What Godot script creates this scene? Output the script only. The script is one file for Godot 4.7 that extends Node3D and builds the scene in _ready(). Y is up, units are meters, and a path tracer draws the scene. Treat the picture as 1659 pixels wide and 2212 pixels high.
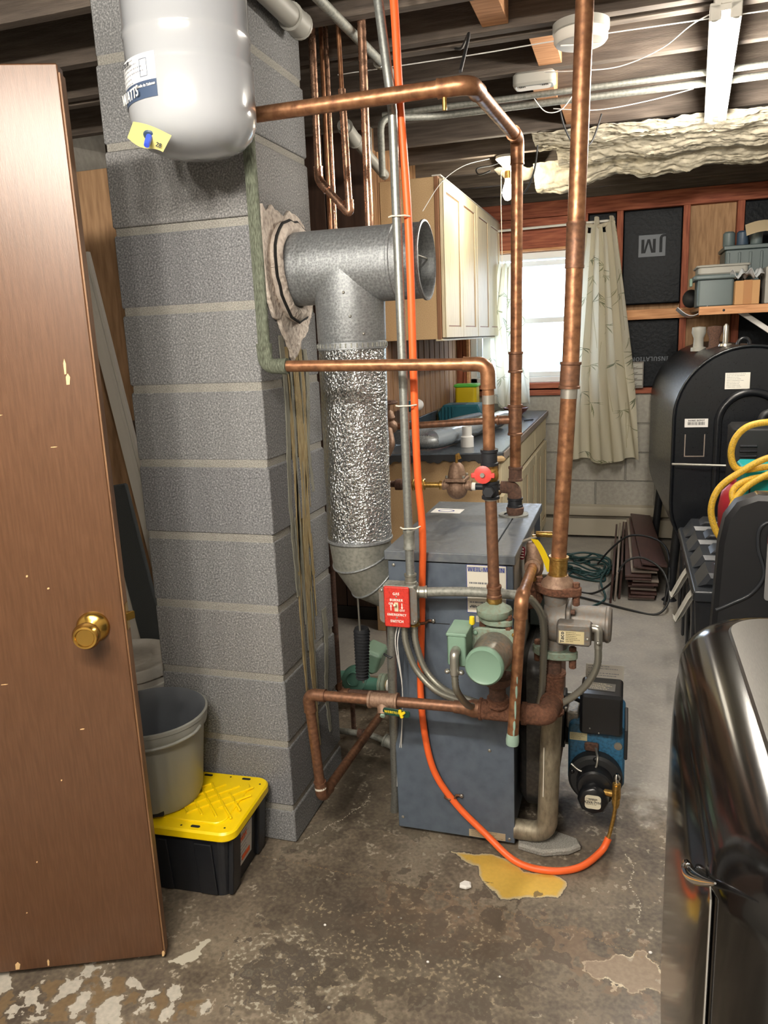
extends Node3D

var org := {}
var M := {}
var taken := {}
var font := SystemFont.new()
var rng := RandomNumberGenerator.new()


class Geo:
	var v := PackedVector3Array()
	var n := PackedVector3Array()
	var t := PackedVector2Array()
	var ix := PackedInt32Array()

	func add(p: Vector3, nn: Vector3, uv := Vector2.ZERO) -> int:
		v.append(p)
		n.append(nn)
		t.append(uv)
		return v.size() - 1

	func tri(a: int, b: int, c: int) -> void:
		var g := (v[c] - v[a]).cross(v[b] - v[a])
		ix.append(a)
		if g.dot(n[a] + n[b] + n[c]) >= 0.0:
			ix.append(b)
			ix.append(c)
		else:
			ix.append(c)
			ix.append(b)

	func quad(a: int, b: int, c: int, d: int) -> void:
		tri(a, b, c)
		tri(a, c, d)

	# chamfered box; the chamfer is shaded round
	func box(c: Vector3, s: Vector3, b := 0.002, bs := Basis.IDENTITY) -> Geo:
		var h := s * 0.5
		b = minf(b, minf(h.x, minf(h.y, h.z)) * 0.9)
		var id := {}
		var ax := [Vector3.RIGHT, Vector3.UP, Vector3.BACK]
		for i in 3:
			for sg in [-1, 1]:
				var j: int = (i + 1) % 3
				var k: int = (i + 2) % 3
				for sj in [-1, 1]:
					for sk in [-1, 1]:
						var p := Vector3.ZERO
						p[i] = h[i] * sg
						p[j] = (h[j] - b) * sj
						p[k] = (h[k] - b) * sk
						var nn := Vector3.ZERO
						nn[i] = sg
						var uv := Vector2.ZERO
						if i == 2:
							uv = Vector2(0.5 + 0.5 * sj * sg, 0.5 - 0.5 * sk)
						elif i == 1:
							uv = Vector2(0.5 + 0.5 * sk, 0.5 + 0.5 * sj * sg)
						else:
							uv = Vector2(0.5 - 0.5 * sk * sg, 0.5 - 0.5 * sj)
						# i == 2: j = x, k = y ; i == 1: j = z, k = x ; i == 0: j = y, k = z
						var sgn := [0, 0, 0]
						sgn[i] = sg
						sgn[j] = sj
						sgn[k] = sk
						id[[i, sgn[0], sgn[1], sgn[2]]] = add(c + bs * p, bs * nn, uv)
		for i in 3:
			for sg in [-1, 1]:
				var q := []
				for e in [[-1, -1], [1, -1], [1, 1], [-1, 1]]:
					var sgn := [0, 0, 0]
					sgn[i] = sg
					sgn[(i + 1) % 3] = e[0]
					sgn[(i + 2) % 3] = e[1]
					q.append(id[[i, sgn[0], sgn[1], sgn[2]]])
				quad(q[0], q[1], q[2], q[3])
		for i in 3:
			var j: int = (i + 1) % 3
			var k: int = (i + 2) % 3
			for si in [-1, 1]:
				for sj in [-1, 1]:
					var a := [0, 0, 0]
					a[i] = si
					a[j] = sj
					a[k] = -1
					var d := a.duplicate()
					d[k] = 1
					quad(id[[i, a[0], a[1], a[2]]], id[[i, d[0], d[1], d[2]]], id[[j, d[0], d[1], d[2]]], id[[j, a[0], a[1], a[2]]])
		for sx in [-1, 1]:
			for sy in [-1, 1]:
				for sz in [-1, 1]:
					tri(id[[0, sx, sy, sz]], id[[1, sx, sy, sz]], id[[2, sx, sy, sz]])
		return self

	# box from two corners
	func bx(a: Vector3, b: Vector3, bev := 0.002) -> Geo:
		return box((a + b) * 0.5, (b - a).abs(), bev)

	# closed profile swept round an axis; prof holds (radius, height)
	func lathe(prof: Array, xf := Transform3D.IDENTITY, seg := 24, crease := 0.75) -> Geo:
		var m := prof.size()
		var nr := []
		for i in m - 1:
			var d: Vector2 = prof[i + 1] - prof[i]
			nr.append(Vector2(d.y, -d.x).normalized())
		for i in m - 1:
			var na: Vector2 = nr[i]
			var nb: Vector2 = nr[i]
			if i > 0 and nr[i - 1].dot(nr[i]) > crease:
				na = (nr[i - 1] + nr[i]).normalized()
			if i < m - 2 and nr[i + 1].dot(nr[i]) > crease:
				nb = (nr[i + 1] + nr[i]).normalized()
			var base := v.size()
			for s in seg + 1:
				var a := TAU * s / seg
				var ca := cos(a)
				var sa := sin(a)
				var p0: Vector2 = prof[i]
				var p1: Vector2 = prof[i + 1]
				add(xf * Vector3(p0.x * ca, p0.y, p0.x * sa), (xf.basis * Vector3(na.x * ca, na.y, na.x * sa)).normalized(), Vector2(float(s) / seg, float(i) / m))
				add(xf * Vector3(p1.x * ca, p1.y, p1.x * sa), (xf.basis * Vector3(nb.x * ca, nb.y, nb.x * sa)).normalized(), Vector2(float(s) / seg, float(i + 1) / m))
			for s in seg:
				var q := base + s * 2
				if prof[i].x > 1e-5:
					tri(q, q + 1, q + 2)
				if prof[i + 1].x > 1e-5:
					tri(q + 2, q + 1, q + 3)
		return self

	# tube along points; r is a number or one number for each point
	func tube(pts: Array, r, seg := 12, caps := true) -> Geo:
		var m := pts.size()
		var tg := []
		for i in m:
			var d: Vector3 = pts[mini(i + 1, m - 1)] - pts[maxi(i - 1, 0)]
			tg.append(d.normalized())
		var up: Vector3 = Vector3.UP if absf(tg[0].y) < 0.9 else Vector3.RIGHT
		var side: Vector3 = tg[0].cross(up).normalized()
		var base := v.size()
		var run := 0.0
		for i in m:
			if i > 0:
				run += pts[i].distance_to(pts[i - 1])
			side = (side - tg[i] * side.dot(tg[i])).normalized()
			var o: Vector3 = tg[i].cross(side)
			var rr: float = r[i] if r is Array else r
			for s in seg + 1:
				var a := TAU * s / seg
				var d := side * cos(a) + o * sin(a)
				add(pts[i] + d * rr, d, Vector2(float(s) / seg, run * 4.0))
		for i in m - 1:
			for s in seg:
				var q := base + i * (seg + 1) + s
				quad(q, q + 1, q + seg + 2, q + seg + 1)
		if caps:
			for e in [0, m - 1]:
				var nn: Vector3 = -tg[0] if e == 0 else tg[m - 1]
				var c := add(pts[e], nn)
				var b2 := v.size()
				for s in seg + 1:
					add(v[base + e * (seg + 1) + s], nn)
				for s in seg:
					tri(c, b2 + s, b2 + s + 1)
		return self

	# polygon in the local xy plane pushed out along local z from 0 to depth
	func prism(poly: PackedVector2Array, depth: float, xf := Transform3D.IDENTITY, bev := 0.0, crease := 0.72) -> Geo:
		var m := poly.size()
		var en := []
		var area := 0.0
		for i in m:
			area += poly[i].cross(poly[(i + 1) % m])
		var w := 1.0 if area > 0 else -1.0
		for i in m:
			var d := poly[(i + 1) % m] - poly[i]
			en.append(Vector2(d.y, -d.x).normalized() * w)
		var inner := PackedVector2Array()
		for i in m:
			var a: Vector2 = en[(i + m - 1) % m]
			var b: Vector2 = en[i]
			var s := (a + b)
			var l := maxf(s.length_squared() * 0.5, 0.4)
			inner.append(poly[i] - s / l * bev)
		var rings := [[inner, 0.0], [poly, bev], [poly, depth - bev], [inner, depth]] if bev > 0 else [[poly, 0.0], [poly, depth]]
		for k in rings.size() - 1:
			var tz := 0.0
			if bev > 0 and k == 0:
				tz = -1.0
			if bev > 0 and k == 2:
				tz = 1.0
			for i in m:
				var j := (i + 1) % m
				var n0: Vector2 = en[i]
				var n1: Vector2 = en[i]
				if en[(i + m - 1) % m].dot(en[i]) > crease:
					n0 = (en[(i + m - 1) % m] + en[i]).normalized()
				if en[j].dot(en[i]) > crease:
					n1 = (en[j] + en[i]).normalized()
				var p0: Vector2 = rings[k][0][i]
				var p1: Vector2 = rings[k][0][j]
				var p2: Vector2 = rings[k + 1][0][j]
				var p3: Vector2 = rings[k + 1][0][i]
				var z0: float = rings[k][1]
				var z1: float = rings[k + 1][1]
				var m0 := (xf.basis * Vector3(n0.x, n0.y, tz)).normalized()
				var m1 := (xf.basis * Vector3(n1.x, n1.y, tz)).normalized()
				quad(add(xf * Vector3(p0.x, p0.y, z0), m0), add(xf * Vector3(p1.x, p1.y, z0), m1), add(xf * Vector3(p2.x, p2.y, z1), m1), add(xf * Vector3(p3.x, p3.y, z1), m0))
		var cap: PackedVector2Array = rings[0][0]
		var tr := Geometry2D.triangulate_polygon(cap)
		var lo := cap[0]
		var hi := cap[0]
		for p in cap:
			lo = lo.min(p)
			hi = hi.max(p)
		for e in [[0.0, -1.0], [depth, 1.0]]:
			var nn := (xf.basis * Vector3(0, 0, e[1])).normalized()
			var b3 := v.size()
			for p in cap:
				var f := (p - lo) / (hi - lo)
				add(xf * Vector3(p.x, p.y, e[0]), nn, Vector2(f.x, 1.0 - f.y))
			for i in range(0, tr.size(), 3):
				tri(b3 + tr[i], b3 + tr[i + 1], b3 + tr[i + 2])
		return self

	# sheet of (nu + 1) x (nv + 1) points from f(u, v), with thickness
	func sheet(nu: int, nv: int, f: Callable, thick := 0.0, reps := Vector2.ONE) -> Geo:
		var p := []
		for j in nv + 1:
			for i in nu + 1:
				p.append(f.call(float(i) / nu, float(j) / nv))
		var nn := []
		for j in nv + 1:
			for i in nu + 1:
				var dx: Vector3 = p[j * (nu + 1) + mini(i + 1, nu)] - p[j * (nu + 1) + maxi(i - 1, 0)]
				var dy: Vector3 = p[mini(j + 1, nv) * (nu + 1) + i] - p[maxi(j - 1, 0) * (nu + 1) + i]
				nn.append(dx.cross(dy).normalized())
		for side in ([1.0, -1.0] if thick > 0 else [1.0]):
			var b := v.size()
			for j in nv + 1:
				for i in nu + 1:
					var k := j * (nu + 1) + i
					add(p[k] + nn[k] * side * thick * 0.5, nn[k] * side, Vector2(float(i) / nu, float(j) / nv) * reps)
			for j in nv:
				for i in nu:
					var q := b + j * (nu + 1) + i
					quad(q, q + 1, q + nu + 2, q + nu + 1)
		if thick > 0:
			var cnt := (nu + 1) * (nv + 1)
			var b0 := v.size() - 2 * cnt
			var edge := []
			for i in nu:
				edge.append([i, i + 1, -1])
				edge.append([nv * (nu + 1) + i, nv * (nu + 1) + i + 1, 1])
			for j in nv:
				edge.append([j * (nu + 1), (j + 1) * (nu + 1), -2])
				edge.append([j * (nu + 1) + nu, (j + 1) * (nu + 1) + nu, 2])
			for e in edge:
				var a0: Vector3 = v[b0 + e[0]]
				var a1: Vector3 = v[b0 + e[1]]
				var c0: Vector3 = v[b0 + cnt + e[0]]
				var c1: Vector3 = v[b0 + cnt + e[1]]
				var fn := (a1 - a0).cross(c0 - a0).normalized()
				quad(add(a0, fn), add(a1, fn), add(c1, fn), add(c0, fn))
		return self

	func ball(c: Vector3, r: Vector3, seg := 20, rows := 12) -> Geo:
		var b := v.size()
		for j in rows + 1:
			var th := PI * j / rows
			for i in seg + 1:
				var a := TAU * i / seg
				var d := Vector3(sin(th) * cos(a), cos(th), sin(th) * sin(a))
				add(c + d * r, (d / r).normalized(), Vector2(float(i) / seg, float(j) / rows))
		for j in rows:
			for i in seg:
				var q := b + j * (seg + 1) + i
				if j > 0:
					tri(q, q + 1, q + seg + 1)
				if j < rows - 1:
					tri(q + 1, q + seg + 2, q + seg + 1)
		return self

	func mesh(shift: Vector3) -> ArrayMesh:
		var a := []
		a.resize(Mesh.ARRAY_MAX)
		var w := v.duplicate()
		if shift != Vector3.ZERO:
			for i in w.size():
				w[i] -= shift
		a[Mesh.ARRAY_VERTEX] = w
		a[Mesh.ARRAY_NORMAL] = n
		a[Mesh.ARRAY_TEX_UV] = t
		a[Mesh.ARRAY_INDEX] = ix
		var am := ArrayMesh.new()
		am.add_surface_from_arrays(Mesh.PRIMITIVE_TRIANGLES, a)
		return am


func V(x: float, y: float, z: float) -> Vector3:
	return Vector3(x, y, z)


func numbered(called: String) -> String:
	var k: int = taken.get(called, 0)
	taken[called] = k + 1
	return called if k == 0 else "%s_%03d" % [called, k]


func tag(o: Node, label: String, category: String, group := "", kind := "") -> Node:
	if label:
		o.set_meta("label", label)
	if category:
		o.set_meta("category", category)
	if group:
		o.set_meta("group", group)
	if kind:
		o.set_meta("kind", kind)
	return o


func thing(called: String, label: String, category: String, at := Vector3.ZERO, group := "", kind := "") -> Node3D:
	var o := Node3D.new()
	o.name = numbered(called)
	add_child(o)
	o.position = at
	org[o] = at
	tag(o, label, category, group, kind)
	return o


# a part given in world coordinates
func part(par: Node, called: String, g: Geo, m: Material, label := "") -> MeshInstance3D:
	var o := MeshInstance3D.new()
	o.name = called
	o.mesh = g.mesh(org[par])
	o.material_override = m
	o.cast_shadow = GeometryInstance3D.SHADOW_CASTING_SETTING_ON
	par.add_child(o, true)
	org[o] = org[par]
	if label:
		o.set_meta("label", label)
	return o


# a thing that is one mesh
func solo(called: String, g: Geo, m: Material, label: String, category: String, at := Vector3.ZERO, group := "", kind := "") -> MeshInstance3D:
	var o := MeshInstance3D.new()
	o.name = numbered(called)
	o.mesh = g.mesh(at)
	o.material_override = m
	add_child(o)
	o.position = at
	org[o] = at
	tag(o, label, category, group, kind)
	return o


func lettering(par: Node, what: String, at: Vector3, high: float, m: Material, bs := Basis.IDENTITY, bold := false) -> void:
	var tm := TextMesh.new()
	tm.text = what
	tm.font = font
	tm.font_size = 32
	tm.pixel_size = high / 24.0
	tm.depth = 0.0006
	tm.curve_step = 4.0
	var o := MeshInstance3D.new()
	o.name = "lettering"
	o.mesh = tm
	o.material_override = m
	par.add_child(o, true)
	org[o] = org[par]
	o.transform = Transform3D(bs.scaled_local(Vector3(1.15, 1, 1)) if bold else bs, at - org[par])


# rounds the corners of a polyline
func bend(pts: Array, r: float, steps := 6) -> Array:
	var out := [pts[0]]
	for i in range(1, pts.size() - 1):
		var a: Vector3 = (pts[i - 1] - pts[i])
		var b: Vector3 = (pts[i + 1] - pts[i])
		var k := minf(r, minf(a.length(), b.length()) * 0.49)
		var p0: Vector3 = pts[i] + a.normalized() * k
		var p2: Vector3 = pts[i] + b.normalized() * k
		for s in steps + 1:
			var u := float(s) / steps
			out.append(p0.lerp(pts[i], u).lerp((pts[i] as Vector3).lerp(p2, u), u))
	out.append(pts[-1])
	return out


func spline(pts: Array, per := 6) -> Array:
	var out := []
	for i in pts.size() - 1:
		var p0: Vector3 = pts[maxi(i - 1, 0)]
		var p1: Vector3 = pts[i]
		var p2: Vector3 = pts[i + 1]
		var p3: Vector3 = pts[mini(i + 2, pts.size() - 1)]
		for s in per:
			var u := float(s) / per
			out.append(p1.cubic_interpolate(p2, p0, p3, u))
	out.append(pts[-1])
	return out


# spaced evenly
func even(pts: Array, step: float) -> Array:
	var out := [pts[0]]
	var left := step
	for i in range(1, pts.size()):
		var a: Vector3 = pts[i - 1]
		var b: Vector3 = pts[i]
		var l := a.distance_to(b)
		var at := left
		while at <= l:
			out.append(a.lerp(b, at / l))
			at += step
		left = at - l
	return out


# armoured cable: ridged tube
func flex(pts: Array, r: float, pitch := 0.0085) -> Geo:
	var p := even(spline(pts, 8), pitch / 6.0)
	var rr := []
	for i in p.size():
		rr.append(r * (0.86 + 0.14 * absf(cos(PI * i / 6.0))))
	return Geo.new().tube(p, rr, 10)


func axis(d: Vector3, at: Vector3) -> Transform3D:
	var y := d.normalized()
	var x := (Vector3.RIGHT if absf(y.x) < 0.9 else Vector3.FORWARD)
	x = (x - y * x.dot(y)).normalized()
	return Transform3D(Basis(x, y, x.cross(y)), at)


func rod(a: Vector3, b: Vector3, r: float, seg := 14) -> Geo:
	return Geo.new().tube([a, b], r, seg)


# sleeve fitting with rims at both ends
func sleeve(a: Vector3, b: Vector3, r: float, rim := 0.0022) -> Geo:
	var l := a.distance_to(b)
	var e := minf(0.006, l * 0.2)
	return Geo.new().lathe([Vector2(r * 0.6, 0), Vector2(r + rim, 0), Vector2(r + rim, e), Vector2(r, e + 0.002), Vector2(r, l - e - 0.002), Vector2(r + rim, l - e), Vector2(r + rim, l), Vector2(r * 0.6, l)], axis(b - a, a), 20)


func hexnut(a: Vector3, b: Vector3, r: float, sides := 6) -> Geo:
	return Geo.new().lathe([Vector2(0, 0), Vector2(r * 0.9, 0), Vector2(r, r * 0.12), Vector2(r, a.distance_to(b) - r * 0.12), Vector2(r * 0.9, a.distance_to(b)), Vector2(0, a.distance_to(b))], axis(b - a, a), sides, 0.9)


# soldered run of pipe: pipe, with an elbow fitting at each corner
func run(par: Node, pts: Array, r: float, m: Material, fm: Material, br := 0.03, fit := 0.0028) -> void:
	part(par, "pipe", Geo.new().tube(bend(pts, br), r, 18), m)
	for i in range(1, pts.size() - 1):
		var a: Vector3 = (pts[i - 1] - pts[i]).normalized()
		var b: Vector3 = (pts[i + 1] - pts[i]).normalized()
		var k := br + r * 1.3
		var e := bend([pts[i] + a * k, pts[i], pts[i] + b * k], br, 8)
		var rr := []
		for q in e.size():
			rr.append(r + fit)
		e = [e[0] + a * 0.005] + e + [e[-1] + b * 0.005]
		rr = [r + fit + 0.0012] + rr + [r + fit + 0.0012]
		part(par, "elbow", Geo.new().tube(e, rr, 18), fm)


func rrect(w: float, h: float, r: float, seg := 5) -> PackedVector2Array:
	var out := PackedVector2Array()
	for c in [[1, 1, 0.0], [-1, 1, PI / 2], [-1, -1, PI], [1, -1, PI * 1.5]]:
		for s in seg + 1:
			var a: float = c[2] + PI / 2 * s / seg
			out.append(Vector2(c[0] * (w / 2 - r) + cos(a) * r, c[1] * (h / 2 - r) + sin(a) * r))
	return out


func poly(a: Array) -> PackedVector2Array:
	var out := PackedVector2Array()
	for i in range(0, a.size(), 2):
		out.append(Vector2(a[i], a[i + 1]))
	return out


# transform whose local xy plane faces d (local z), local y kept up
func face(d: Vector3, at: Vector3) -> Transform3D:
	var z := d.normalized()
	var y := Vector3.UP if absf(z.y) < 0.95 else Vector3.FORWARD
	var x := y.cross(z).normalized()
	return Transform3D(Basis(x, z.cross(x), z), at)


func noise(freq: float, octaves := 4, kind := FastNoiseLite.TYPE_SIMPLEX_SMOOTH, sd := 1) -> FastNoiseLite:
	var f := FastNoiseLite.new()
	f.noise_type = kind
	f.frequency = freq
	f.fractal_octaves = octaves
	f.seed = sd
	return f


func ramp(cols: Array) -> Gradient:
	var g := Gradient.new()
	var o := PackedFloat32Array()
	var c := PackedColorArray()
	for i in cols.size():
		if cols[i] is Array:
			o.append(cols[i][0])
			c.append(cols[i][1])
		else:
			o.append(float(i) / (cols.size() - 1))
			c.append(cols[i])
	g.offsets = o
	g.colors = c
	return g


func ntex(f: FastNoiseLite, cols: Array, size := 512) -> NoiseTexture2D:
	var t := NoiseTexture2D.new()
	t.width = size
	t.height = size
	t.seamless = true
	t.noise = f
	if cols:
		t.color_ramp = ramp(cols)
	return t


func std(called: String, c: Color, rough := 0.6, metal := 0.0) -> StandardMaterial3D:
	var m := StandardMaterial3D.new()
	m.resource_name = called
	m.albedo_color = c
	m.roughness = rough
	m.metallic = metal
	M[called] = m
	return m


func tri_map(m: StandardMaterial3D, scale: Vector3, albedo: Texture2D, rough: Texture2D = null, relief: Texture2D = null, height := 0.1, world := true) -> StandardMaterial3D:
	m.uv1_triplanar = true
	m.uv1_world_triplanar = world
	m.uv1_scale = scale
	if albedo:
		m.albedo_texture = albedo
	if rough:
		m.roughness_texture = rough
		m.roughness = 1.0
	if relief:
		m.heightmap_enabled = true
		m.heightmap_texture = relief
		m.heightmap_scale = height
	return m


func G() -> Geo:
	return Geo.new()


func hexc(s: String) -> Color:
	return Color.html(s)


# flat print: rows of small unreadable marks on a plain ground
func print_tex(sd: int, bg: Color, fg: Color, rows: int, w := 160, h := 160, blank := 0.12) -> ImageTexture:
	var r := RandomNumberGenerator.new()
	r.seed = sd
	var im := Image.create(w, h, false, Image.FORMAT_RGBA8)
	im.fill(bg)
	var rh := float(h) / (rows + 1)
	for k in rows:
		if r.randf() < blank:
			continue
		var y := int(rh * (k + 0.6))
		var x := int(w * 0.07)
		var end := int(w * r.randf_range(0.5, 0.95))
		while x < end:
			var l := r.randi_range(2, 7)
			im.fill_rect(Rect2i(x, y, mini(l, w - x), maxi(1, int(rh * 0.38))), fg)
			x += l + r.randi_range(1, 3)
	return ImageTexture.create_from_image(im)


func printed(called: String, t: Texture2D, rough := 0.55) -> StandardMaterial3D:
	var m := std(called, Color.WHITE, rough)
	m.albedo_texture = t
	m.texture_repeat = false
	return m


func materials() -> void:
	var fine := noise(0.09, 5, FastNoiseLite.TYPE_SIMPLEX_SMOOTH, 3)
	var mid := noise(0.02, 5, FastNoiseLite.TYPE_SIMPLEX_SMOOTH, 5)
	var cell := noise(0.035, 2, FastNoiseLite.TYPE_CELLULAR, 7)
	var relief_fine := ntex(noise(0.16, 4, FastNoiseLite.TYPE_SIMPLEX_SMOOTH, 11), [])
	var relief_mid := ntex(mid, [])
	var pits := ntex(noise(0.06, 3, FastNoiseLite.TYPE_SIMPLEX_SMOOTH, 19), [[0.0, Color.BLACK], [0.22, Color(0.75, 0.75, 0.75)], [1.0, Color.WHITE]])
	var rough_mix := ntex(mid, [Color(0.3, 0.3, 0.3), Color(0.6, 0.6, 0.6)])

	# masonry
	var m := std("block", Color.WHITE, 0.92)
	var grit := ntex(noise(0.09, 5, FastNoiseLite.TYPE_SIMPLEX_SMOOTH, 21), [[0.0, hexc("474849")], [0.3, hexc("68696b")], [0.55, hexc("797a7b")], [0.75, hexc("8c8d8e")], [1.0, hexc("c2c2c0")]])
	tri_map(m, V(3.4, 3.4, 3.4), grit, null, pits, 0.32)
	for k in 2:
		var m2 := std(["block_dark", "block_light"][k], [Color(0.95, 0.95, 0.96), Color(1.03, 1.02, 1.01)][k], 0.92)
		tri_map(m2, V(3.4, 3.4, 3.4), grit, null, pits, 0.32)
		m2.uv1_offset = V(0.37 * (k + 1), 0.21, 0.53)
	m = std("block_pale", Color.WHITE, 0.95)
	tri_map(m, V(2, 2, 2), ntex(noise(0.03, 5, FastNoiseLite.TYPE_SIMPLEX_SMOOTH, 22), [hexc("98958d"), hexc("a3a098"), hexc("aeaba2")]), null, pits, 0.1)
	m = std("mortar", Color.WHITE, 0.95)
	tri_map(m, V(4, 4, 4), ntex(fine, [hexc("7b7974"), hexc("98968f"), hexc("adaba4")]), null, relief_fine, 0.3)
	m = std("plaster", Color.WHITE, 0.95)
	tri_map(m, V(5, 5, 5), ntex(mid, [hexc("9a8d85"), hexc("c9bdb2"), hexc("ddd5cb")]), null, relief_mid, 0.5)
	m = std("mineral_crust", Color.WHITE, 0.9)
	tri_map(m, V(26, 0.9, 26), ntex(noise(0.03, 5, FastNoiseLite.TYPE_SIMPLEX_SMOOTH, 23), [hexc("6b5a3a"), hexc("9c8356"), hexc("c7b58a"), hexc("77705c")]), null, relief_fine, 0.4)
	m = std("mineral_pale", Color.WHITE, 0.9)
	tri_map(m, V(26, 0.9, 26), ntex(noise(0.03, 5, FastNoiseLite.TYPE_SIMPLEX_SMOOTH, 24), [hexc("757468"), hexc("9a988a"), hexc("b3b0a2")]), null, relief_fine, 0.4)

	# timber
	m = std("joist_wood", Color.WHITE, 0.85)
	tri_map(m, V(0.35, 5, 5), ntex(mid, [hexc("4d453f"), hexc("5e544c"), hexc("70655b")]), null, relief_fine, 0.1)
	m = std("subfloor", Color.WHITE, 0.9)
	tri_map(m, V(3, 3, 0.4), ntex(mid, [hexc("3b3531"), hexc("4a423d")]))
	m = std("red_wood", Color.WHITE, 0.75)
	tri_map(m, V(0.4, 5, 5), ntex(mid, [hexc("6e3524"), hexc("94513a"), hexc("b06a4c")]))
	m = std("red_wood_upright", Color.WHITE, 0.75)
	tri_map(m, V(5, 0.4, 5), ntex(mid, [hexc("6e3524"), hexc("94513a"), hexc("b06a4c")]))
	m = std("pale_stud", Color.WHITE, 0.8)
	tri_map(m, V(0.4, 5, 5), ntex(mid, [hexc("a8754f"), hexc("c79268"), hexc("d9a77c")]))
	m = std("door_wood", Color.WHITE, 0.36)
	tri_map(m, V(9, 0.6, 9), ntex(noise(0.03, 5, FastNoiseLite.TYPE_SIMPLEX_SMOOTH, 31), [hexc("4d3320"), hexc("563a26"), hexc("5f422d")]), null, relief_fine, 0.01, false)
	m = std("door_edge", Color.WHITE, 0.6)
	tri_map(m, V(6, 0.5, 6), ntex(mid, [hexc("5f4029"), hexc("856343")]), null, null, 0.1, false)
	m = std("raw_wood", hexc("d6b483"), 0.7)
	m = std("tan_board", Color.WHITE, 0.8)
	tri_map(m, V(4, 4, 4), ntex(fine, [hexc("b3946a"), hexc("c2a37a"), hexc("cdb089")]))
	m = std("plywood", Color.WHITE, 0.8)
	tri_map(m, V(4, 0.5, 4), ntex(mid, [hexc("8a6a4c"), hexc("a58260"), hexc("b79470")]))
	m = std("brown_panel", Color.WHITE, 0.55)
	tri_map(m, V(5, 0.4, 5), ntex(mid, [hexc("35251d"), hexc("4c362b")]))
	m = std("plank_wood", Color.WHITE, 0.85)
	tri_map(m, V(5, 0.4, 5), ntex(mid, [hexc("6d4c33"), hexc("94704f"), hexc("ad8760")]))
	m = std("cabinet_cream", Color.WHITE, 0.5)
	tri_map(m, V(6, 0.5, 6), ntex(mid, [hexc("c9bc9c"), hexc("dccfae"), hexc("e6dabb")]))
	m = std("cabinet_edge", hexc("8a6246"), 0.6)
	m = std("counter_top", Color.WHITE, 0.22)
	tri_map(m, V(3, 3, 3), ntex(mid, [hexc("30353c"), hexc("454b52"), hexc("5b6168")]))
	m = std("counter_edge", hexc("26272a"), 0.5)
	m = std("siding_brown", Color.WHITE, 0.45)
	tri_map(m, V(6, 6, 0.5), ntex(mid, [hexc("3b2724"), hexc("4f3631")]))
	m = std("siding_back", hexc("8c8076"), 0.8)
	m = std("white_trim", hexc("d4d0c8"), 0.5)

	# metals
	var cu := ntex(noise(0.018, 5, FastNoiseLite.TYPE_SIMPLEX_SMOOTH, 41), [hexc("6b4c3a"), hexc("906549"), hexc("aa7a58"), hexc("bd8d69")])
	m = std("copper", Color.WHITE, 0.35, 0.7)
	tri_map(m, V(4, 4, 4), cu, ntex(mid, [Color(0.25, 0.25, 0.25), Color(0.55, 0.55, 0.55)]))
	var cu2 := ntex(noise(0.03, 4, FastNoiseLite.TYPE_SIMPLEX_SMOOTH, 42), [hexc("5c4336"), hexc("7d5944"), hexc("976e53")])
	m = std("copper_dull", Color.WHITE, 0.45, 0.55)
	tri_map(m, V(4, 4, 4), cu2, ntex(mid, [Color(0.35, 0.35, 0.35), Color(0.6, 0.6, 0.6)]))
	m = std("copper_bright", Color.WHITE, 0.25, 0.9)
	tri_map(m, V(4, 4, 4), ntex(mid, [hexc("b78f78"), hexc("d3a88e"), hexc("c99c80")]), ntex(mid, [Color(0.15, 0.15, 0.15), Color(0.4, 0.4, 0.4)]))
	m = std("copper_green", Color.WHITE, 0.85, 0.1)
	tri_map(m, V(22, 3.0, 22), ntex(noise(0.03, 5, FastNoiseLite.TYPE_SIMPLEX_SMOOTH, 43), [hexc("3f4037"), hexc("666a5b"), hexc("828b79"), hexc("a9ab9a")]), null, relief_fine, 0.3)
	m = std("solder", hexc("b5b2aa"), 0.35, 0.8)
	m = std("patina", hexc("8aa294"), 0.9)
	m = std("galvanised", Color.WHITE, 0.4, 0.55)
	tri_map(m, V(9, 9, 9), ntex(cell, [hexc("6b6e70"), hexc("909497"), hexc("b3b6b8")]), ntex(cell, [Color(0.28, 0.28, 0.28), Color(0.55, 0.55, 0.55)]), relief_fine, 0.05)
	m = std("galvanised_dull", Color.WHITE, 0.6, 0.55)
	tri_map(m, V(7, 7, 7), ntex(mid, [hexc("6d6e69"), hexc("8d8e87"), hexc("a09f96")]), null, relief_fine, 0.05)
	m = std("hammered", Color.WHITE, 0.22, 0.95)
	tri_map(m, V(5, 5, 5), ntex(cell, [hexc("8f9396"), hexc("c3c7c9"), hexc("dfe2e3")]), null, ntex(noise(0.035, 3, FastNoiseLite.TYPE_SIMPLEX, 45), []), 0.6)
	m = std("conduit", Color.WHITE, 0.4, 0.75)
	tri_map(m, V(6, 6, 6), ntex(mid, [hexc("7f827f"), hexc("a5a8a5"), hexc("8f918c")]))
	m = std("armour", hexc("9b9a90"), 0.4, 0.75)
	m = std("cast_green", Color.WHITE, 0.55)
	tri_map(m, V(7, 7, 7), ntex(noise(0.02, 4, FastNoiseLite.TYPE_SIMPLEX_SMOOTH, 47), [hexc("74604c"), hexc("7c8676"), hexc("7d9080"), hexc("849788")]), null, relief_fine, 0.08)
	m = std("paint_green", hexc("74917f"), 0.4)
	m = std("pump_teal", hexc("4d7a6b"), 0.45)
	m = std("motor_grey", Color.WHITE, 0.4, 0.5)
	tri_map(m, V(7, 7, 7), ntex(noise(0.02, 4, FastNoiseLite.TYPE_SIMPLEX_SMOOTH, 48), [hexc("6a6258"), hexc("86857e"), hexc("a08468")]))
	m = std("pump_grey", Color.WHITE, 0.5, 0.2)
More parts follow.
